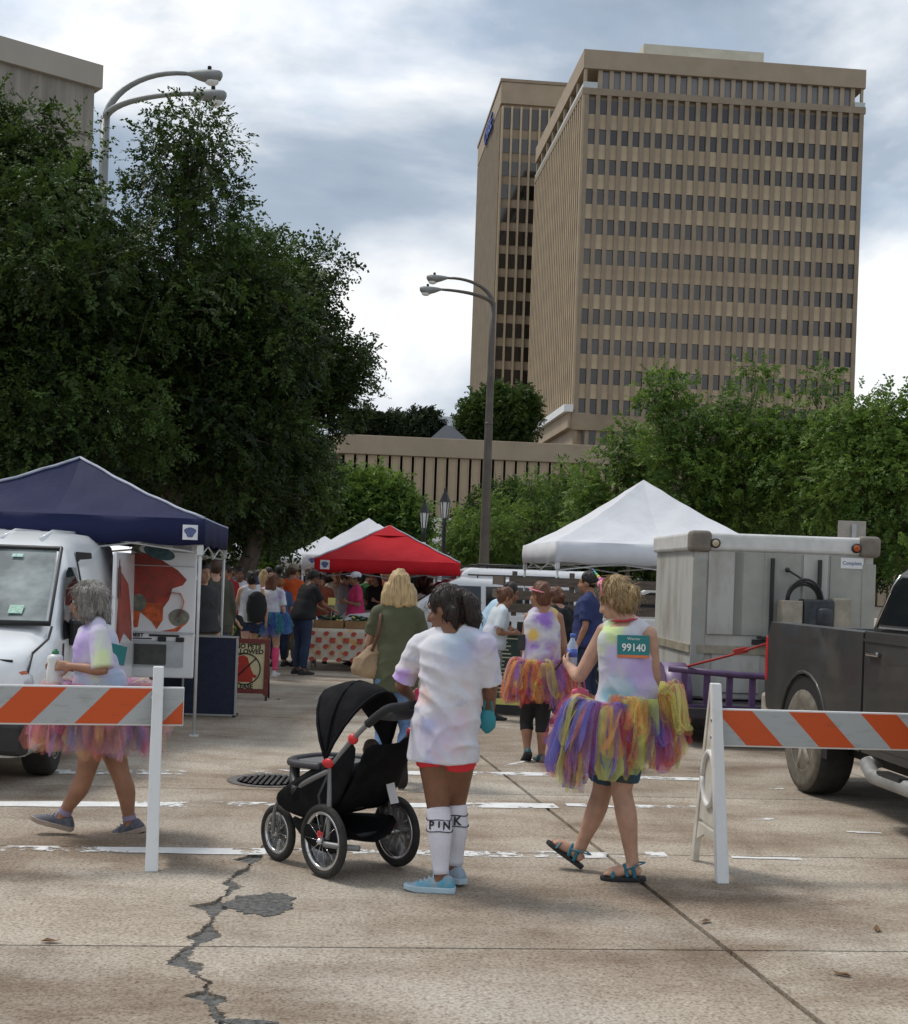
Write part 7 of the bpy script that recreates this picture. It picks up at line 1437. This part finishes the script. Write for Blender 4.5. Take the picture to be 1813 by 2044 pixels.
walker('person in cream shirt and straw coloured hair under the red canopy', 672, 26.4, 1.72, 180, 'fair', ('blonde', 'short'), 'cream', ('blue', 1.9), 'stand', 0, seed=20)
walker('woman with dark long hair in black top at the right of the table', 752, 25.2, 1.70, 150, 'light', ('dkbrown', 'long'), 'black', ('indigo', 1.9), 'bent', 0, seed=21)
walker('person in green shirt behind the dark haired woman', 738, 27.0, 1.72, 200, 'tan', ('black', 'short'), 'green', ('indigo', 1.9), 'stand', 0, seed=22)
rr = random.Random(44)
back = [(418, 24, 'black', 'dark'), (440, 26, 'plum', 'brown'), (462, 29, 'blue', 'tan'), (488, 30, 'black', 'light'), (516, 29, 'charcoal', 'brown'), (536, 31, 'red', 'tan'), (556, 30, 'black', 'dark'), (576, 28, 'charcoal', 'light'), (598, 30, 'navy', 'tan'), (618, 27, 'black', 'light'), (634, 29, 'plum', 'brown'), (656, 30, 'black', 'dark'), (700, 30, 'navy', 'tan'), (722, 29, 'black', 'brown'), (770, 28, 'rust', 'tan'), (845, 26, 'black', 'dark'), (862, 29, 'charcoal', 'tan'), (400, 27, 'white', 'light'), (610, 33, 'red', 'light'), (540, 35, 'white', 'tan')]
where = ['far left of the crowd beside the pole', 'behind the olive jacket', 'behind the red shirt', 'behind the white shirted man', 'behind the backpack', 'behind the lavender girl', 'behind the ginger child', 'behind the orange shirt', 'left of the red canopy pole', 'at the red canopy corner', 'behind the rust vendor', 'deep under the red canopy', 'behind the pale grey shopper', 'behind the pink vendor', 'left of the olive blouse', 'right of the olive blouse', 'beside the parked suv', 'by the thin tent pole', 'in the gap left of the red canopy', 'deep in the middle of the crowd']
for k, (x, Y, c, sk) in enumerate(back):
    walker('shopper in %s top %s' % ({'black': 'black', 'plum': 'dark plum', 'blue': 'blue', 'charcoal': 'charcoal', 'red': 'red', 'navy': 'navy', 'rust': 'rust brown', 'white': 'white'}[c], where[k]), x, Y, rr.uniform(1.66, 1.84), rr.choice([0, 20, -30, 90, -90, 160, 180, 200]), sk, (rr.choice(['black', 'dkbrown', 'brown', 'black', 'dirty']), rr.choice(['short', 'short', 'bun', 'long', 'bob'])), c, (rr.choice(['indigo', 'charcoal', 'denim', 'khaki']), rr.choice([1.9, 1.9, .9])), rr.choice(['stand', 'walk', 'bent']), 0, BS, seed=100 + k, voxel=.026)

# ------------------------------------------------------------------ stroller
def stroller():
    rw = onground(643, 1752); lw = onground(788, 1729); fw_ = onground(553, 1718)
    mid = (rw + lw) / 2; ax = (lw - rw); Wd = ax.length; ax.normalize(); fwd = Vector((fw_.x - mid.x, fw_.y - mid.y, 0)); fwd = fwd - ax * fwd.dot(ax) * .6; Lf = fwd.length; fwd.normalize()
    root = empty('jogging_stroller', mid, math.atan2(fwd.y, fwd.x), 'black three wheel jogging stroller with red trim and raised hood', 'stroller')
    inv = Matrix.Rotation(-math.atan2(fwd.y, fwd.x), 3, 'Z'); loc = lambda p: inv @ (p - mid)
    side = loc(rw).normalized(); W2 = Wd / 2
    MFB = M('stroller_black', (.009, .009, .010), .9, spec=.15, var=.3, scale=12, bump=.3, bscale=14); MGF = M('frame_grey', (.20, .20, .20), .45, metal=.4, var=.1); MDG = M('plastic_dark', (.045, .045, .048), .5, var=.15); MRD = M('clip_red', (.55, .02, .025), .35); MRI = M('rim_chrome', (.62, .62, .62), .22, metal=.9, var=.05)
    Rw, Rf = .205, .165
    def bwheel(c, r, ax_, nm='wheel'):
        e = empty(nm, c); e.parent = root; a = ax_.normalized(); e.rotation_euler = a.to_track_quat('Y', 'Z').to_euler()
        b = MB(); n = 40; b.rings([[Vector(((r - .024) * math.cos(t) + .024 * math.cos(u) * math.cos(t), .022 * math.sin(u), (r - .024) * math.sin(t) + .024 * math.cos(u) * math.sin(t))) for u in [2 * math.pi * k / 12 for k in range(12)]] for t in [2 * math.pi * i / n for i in range(n + 1)]], caps=False); b.build('tyre', MTY, e)
        b = MB(); rr_ = r - .048; b.lathe([(rr_ + .006, -.016), (rr_ - .012, -.013), (rr_ - .012, .013), (rr_ + .006, .016), (rr_ + .010, 0), (rr_ + .006, -.016)], seg=40, axis='y'); b.build('rim', MRI, e, fix=True)
        sm = MB(); sm.tube([(0, 0, .02), (0, .0, rr_ - .008)], .0016, 4); sme = sm.mesh('spoke'); sme.materials.append(MRI)
        for k in range(20): inst('spoke', sme, e, (0, .012 * (1 if k % 2 else -1), 0), ((-.05 if k % 2 else .05), 2 * math.pi * k / 20, 0))
        b = MB(); b.lathe([(.006, -.045), (.012, -.04), (.022, -.025), (.018, 0), (.022, .025), (.012, .04), (.006, .045)], seg=14, axis='y'); b.build('hub', MRI, e)
    A = side                                     # towards the near wheel
    bwheel(A * W2 + Vector((0, 0, Rw)), Rw, A); bwheel(-A * W2 + Vector((0, 0, Rw)), Rw, A)
    fl = loc(fw_); bwheel(Vector((fl.x, fl.y, Rf)), Rf, A)
    F = Vector((1, 0, 0)); S = A - F * A.dot(F); S.normalize(); U = Vector((0, 0, 1))
    def P(f, s, u): return F * f + S * s + U * u
    LF = fl.x; sf = fl.dot(S); w = .25
    b = MB(); b.tube([A * (W2 - .05) + U * Rw, -A * (W2 - .05) + U * Rw], .016, 8); b.build('axle', MDG, root)
    for s in (-1, 1):
        b = MB(); b.tube(catmull([P(.0, s * (w + .02), .22), P(.02, s * w, .55), P(.02, s * w, .66)], 5), .015, 8); b.build('rear_post', MGF, root)
        b = MB(); b.tube(catmull([P(.02, s * w, .62), P(-.15, s * w, .80), P(-.30, s * w, .93), P(-.36, s * w * .95, .965)], 5), .015, 8); b.build('handle_tube', MGF, root)
        b = MB(); b.tube(catmull([P(.02, s * w, .60), P(.22, s * w, .50), P(.38, s * w * .7, .40), P(LF - .06, sf + s * .06, Rf * 2 + .06)], 5), .016, 8); b.build('frame_tube', MGF, root)
        b = MB(); b.tube(catmull([P(LF - .06, sf + s * .05, Rf * 2 + .06), P(LF - .01, sf + s * .045, Rf * 1.8), P(LF, sf + s * .042, Rf)], 5), .011, 8); b.build('fork', MGF, root)
        b = MB(); b.tube(catmull([P(.0, s * (w + .05), .20), P(-.12, s * (w + .03), .20), P(-.18, s * (w - .04), .19)], 5), .017, 8); b.build('bumper_tube', MGF, root)
        b = MB(); b.ball(P(-.14, s * w, .79), (.032, .026, .032), 10); b.build('height_clip', MRD, root); b = MB(); b.ball(P(.03, s * (w + .01), .64), (.045, .02, .03), 10); b.build('hinge_clip', MRD, root); b = MB(); b.box(P(.03, s * (w - .01), .23), (.14, .05, .07)); b.build('brake', MRD, root, .015)
        b = MB(); b.tube([P(.02, s * w, .60), P(.1, s * w, .45), P(.05, s * w, .25)], .010, 6); b.build('brace', MDG, root)
    b = MB(); b.tube(catmull([P(-.24, w, .88), P(-.36, w * .95, .97), P(-.40, w * .6, .985), P(-.41, 0, .99), P(-.40, -w * .6, .985), P(-.36, -w * .95, .97), P(-.24, -w, .88)], 6), .024, 10); b.build('handlebar', M('grip_foam', (.022, .022, .023), .9, bump=.2, bscale=80), root)
    b = MB(); b.box(P(-.30, 0, .93), (.12, .36, .06)); b.build('parent_tray', MDG, root, .02)
    # seat shell
    def sheet(rows, nm, mat, th=.02, par=root):
        bb = MB(); bb.rings(rows, 0, False, False); o = bb.build(nm, mat, par); m_ = o.modifiers.new('s', 'SOLIDIFY'); m_.thickness = th; m_ = o.modifiers.new('b', 'SUBSURF'); m_.levels = 1; m_.render_levels = 1; return o
    prof = [(.46, .36), (.34, .36), (.20, .33), (.06, .34), (-.06, .46), (-.14, .62), (-.19, .76)]
    sheet([[P(f, s * .22, u + .02 * abs(s) ** 2) for s in (-1, -.5, 0, .5, 1)] for f, u in prof], 'seat', MFB, .03)
    for s in (-1, 1): sheet([[P(.46, s * .225, .35), P(.46, s * .23, .42)], [P(.3, s * .23, .30), P(.33, s * .24, .50)], [P(.14, s * .235, .29), P(.18, s * .245, .60)], [P(.02, s * .235, .33), P(.04, s * .245, .66)], [P(-.08, s * .235, .46), P(-.06, s * .245, .73)], [P(-.17, s * .23, .70), P(-.15, s * .24, .80)]], 'side_panel', MFB, .015)
    # basket
    sheet([[P(f, s, u) for f, s, u in row] for row in ([(.40, .12, .27), (.40, 0, .25), (.40, -.12, .27)], [(.22, .24, .28), (.25, 0, .13), (.22, -.24, .28)], [(.05, .25, .30), (.05, 0, .10), (.05, -.25, .30)], [(-.14, .25, .31), (-.12, 0, .12), (-.14, -.25, .31)])], 'basket', MFB, .012)
    sheet([[P(.36, .2, .25), P(.36, .2, .33)], [P(.1, .26, .12), P(.1, .26, .27)], [P(-.14, .26, .14), P(-.14, .26, .30)]], 'basket_side', MFB, .012)
    # hood: three hoops folded forward over the seat
    def hoop(a, r, wd, n=13): return [P(.05 + r * math.cos(a) * math.sin(t) * 1.0, wd * math.cos(t), .66 + r * math.sin(a) * math.sin(t) * 1.0) for t in [math.pi * k / (n - 1) for k in range(n)]]
    angs = [R(117), R(108), R(96), R(84), R(72), R(60)]; rows = [[p for p in hoop(a, .425 + (.012 if i % 2 else 0), .258)] for i, a in enumerate(angs)]
    ho = sheet(rows, 'hood', MFB, .012)
    for a in (R(117), R(90), R(61)): b = MB(); b.tube(hoop(a, .42, .262), .010, 6); b.build('hoop', MFB, ho)
    # child tray
    b = MB(); b.tube(catmull([P(.10, .24, .61), P(.34, .22, .60), P(.44, .12, .60), P(.46, 0, .60), P(.44, -.12, .60), P(.34, -.22, .60), P(.10, -.24, .61)], 5), .022, 8); tr = b.build('tray_rim', MDG, root)
    b = MB(); b.prism([(p.x, p.y) for p in [P(.12, .23, 0), P(.34, .21, 0), P(.44, .1, 0), P(.44, -.1, 0), P(.34, -.21, 0), P(.12, -.23, 0)]], .585, .60); b.build('tray', M('tray_grey', (.14, .14, .14), .5), root, .006)
    for s in (-1, 1): b = MB(); b.tube(catmull([P(.42, s * .12, .59), P(.34, s * .2, .50), P(.28, s * .24, .45)], 5), [.03] * 10 + [.04], 8); b.build('tray_arm', MDG, root)
    b = MB(); b.box(P(.46, 0, .35), (.16, .26, .03)); b.build('footrest', M('footrest_grey', (.22, .21, .19), .7), root, .012)
    b = MB(); b.box(P(.46, 0, .335), (.2, .14, .02)); b.build('footrest_bar', MDG, root)
    b = MB(); b.tube([P(-.14, -w, .79), P(-.03, -w - .01, .45), P(.06, -w - .03, .22)], .004, 5); b.build('brake_cable', MDG, root)
    b = MB(); b.box(P(-.12, -.12, .46), (.004, .07, .14), rot=(0, R(20), 0)); b.build('care_tag', MWH, root)
    return root, P
st_, SP = stroller()
toW = lambda p: st_.matrix_basis @ p if False else (Matrix.Translation(st_.location) @ Matrix.Rotation(st_.rotation_euler.z, 4, 'Z')) @ p
# the child in the seat: only the hair shows over the back
cw = toW(SP(-.03, 0, 0)); cphi = st_.rotation_euler.z - R(90); Jc = {}
def cl(f, s, u): return toW(SP(f, s, u)) - Vector((cw.x, cw.y, 0))
Jc = dict(pel=cl(.10, 0, .40), wai=cl(.06, 0, .46), che=cl(.0, 0, .54), nec=cl(-.045, 0, .615), head=cl(-.05, 0, .69), shl=cl(-.02, -.09, .59), shr=cl(-.02, .09, .59), ell=cl(.05, -.13, .50), wrl=cl(.14, -.10, .47), elr=cl(.05, .13, .50), wrr=cl(.14, .10, .47), hipl=cl(.12, -.05, .39), hipr=cl(.12, .05, .39), knl=cl(.32, -.06, .44), knr=cl(.32, .06, .44), anl=cl(.42, -.06, .40), anr=cl(.42, .06, .40))
make_person('small brown haired child sitting in the stroller', (cw.x, cw.y, 0), Jc, .55, cphi, cphi, -.1, 'light', .012, 1, 1, 1, top=(C('charcoal'), .8, .02, 1.05, .008), bottom=(C('indigo'), 1.6, 1.1, .006), shoes=BS, hair=('brown', 'short'))
hb_ = toW(SP(-.43, .02, .985)); cup = empty('pink_cup', Vector((hb_.x, hb_.y, 0)) + Vector((0, 0, .955)), 0, 'bright pink tumbler resting on the stroller handle tray', 'cup'); b = MB(); b.lathe([(.034, 0), (.036, .02), (.042, .11), (.044, .115), (.02, .125)], seg=18); b.build('tumbler', M('cup_pink', (.75, .03, .14), .3), cup); b = MB(); b.tube([(0, 0, .12), (.01, 0, .17)], .005, 6); b.build('straw', MWH, cup); b = MB(); b.box((.02, -.04, .06), (.03, .01, .04)); b.build('sticker', M('sticker_yellow', (.7, .5, .05), .5), cup)
soft_bag(at(974, 1412, 7.12), .11, .15, .05, M('bag_teal', (.02, .22, .26), .5, var=.15), 'small teal pouch hanging beside the woman in red shorts', 9, 'pouch')

# ------------------------------------------------------------------ barricades
MOR = M('stripe_orange', (.60, .085, .010), .5, col2=(.40, .07, .02), scale=13, detail=9, ramp=(.56, .80), stretch=(.5, 1, 2.2)); MSI = M('stripe_silver', (.42, .44, .44), .55, col2=(.27, .275, .265), scale=13, detail=9, ramp=(.54, .78), stretch=(.5, 1, 2.2)); MPL = M('plastic_white', (.74, .75, .74), .45, col2=(.60, .58, .53), scale=5, ramp=(.55, .8)); MPLD = M('plastic_dirty', (.50, .47, .40), .6, col2=(.66, .64, .58), scale=7)
def barricade(foot, rz, label, post_x, x0, x1, zc, lean_dir, pitch, phase, group='striped barricades'):
    root = empty('barricade', foot, rz, label, 'barricade', group); H = 1.12
    # the board: orange and silver sheeting pieces on a plank
    h = .205; b = MB(); b.box(((x0 + x1) / 2, .012, zc), (x1 - x0, .022, h + .02)); bd = b.build('board', MPL, root, .004); k = 0; sl = h * .95 * lean_dir
    x = phase - 8 * pitch
    while x < x1 + .5:
        for j, m_ in ((0, MOR), (1, MSI)):
            xa = x + j * pitch / 2 * 1.0; xb = xa + pitch / 2
            poly = [(xa - sl / 2, -h / 2), (xb - sl / 2, -h / 2), (xb + sl / 2, h / 2), (xa + sl / 2, h / 2)]; out = []
            def clip(P_, keep, cut):
                o_ = []
                for i in range(len(P_)):
                    a, c = P_[i], P_[(i + 1) % len(P_)]
                    if keep(a): o_.append(a)
                    if keep(a) != keep(c): t = (cut - a[0]) / (c[0] - a[0]); o_.append((cut, a[1] + (c[1] - a[1]) * t))
                return o_
            pl = clip(poly, lambda p: p[0] > x0 + .004, x0 + .004); pl = clip(pl, lambda p: p[0] < x1 - .004, x1 - .004) if len(pl) > 2 else pl
            if len(pl) > 2: b = MB(); b.prism([(p[0], zc + p[1]) for p in pl], -.0025, .0, axis='y'); b.build('orange_stripe' if j == 0 else 'silver_stripe', m_, bd)
        x += pitch
    for px in post_x:
        lg = empty('a_frame', (px, 0, 0)); lg.parent = root; s = 1
        b = MB(); b.rings([[(-.036, -.30, 0), (.036, -.30, 0), (.036, -.24, 0), (-.036, -.24, 0)], [(-.03, -.03, H), (.03, -.03, H), (.03, .02, H), (-.03, .02, H)]], smooth=False); b.build('front_leg', MPL, lg, .006)
        b = MB(); b.rings([[(-.02, .28, 0), (.02, .28, 0), (.02, .34, 0), (-.02, .34, 0)], [(-.018, .022, H - .01), (.018, .022, H - .01), (.018, .06, H - .01), (-.018, .06, H - .01)]], smooth=False); b.build('rear_leg', MPLD, lg, .006)
        # moulded web with a round recess
        w_ = MB(); w_.prism([(-.22, .14), (-.19, .26), (.22, .26), (.26, .14), (.10, .20), (-.10, .20)], -.012, .012, axis='x'); w_.prism([(-.17, .42), (-.03, H - .12), (.05, H - .12), (.20, .42), (.21, .28), (-.20, .28)], -.010, .010, axis='x'); w_.build('web', MPLD, lg, .004)
        w_ = MB(); n = 24; w_.tube([(-.016, .01 + .12 * math.cos(2 * math.pi * i / n), .55 + .16 * math.sin(2 * math.pi * i / n)) for i in range(n + 1)], .018, 6); w_.build('ring', MPL, lg)
        for z in (zc - .05, zc + .05): b = MB(); b.lathe([(.012, -.035), (.012, .03)], (0, -.055, z), 8, axis='x'); b.build('bolt', MLEGG, lg)
    return root
fL = onground(303, 1738); z_l = at(303, 1413, fL.y + .17).z
barricade(fL + Vector((-.06, .26, 0)), R(12.5), 'orange and silver striped barricade with white post at left', [0.0, -2.1], -2.45, .15, z_l, 1, .479, -.362)
fR = onground(1443, 1762); z_r = at(1500, 1455, fR.y + .25).z
barricade(fR + Vector((.0, .27, 0)), R(5), 'orange and silver striped barricade with moulded frame at right', [-.03, 2.1], 0.005, 2.45, z_r, -1, .445, .074)
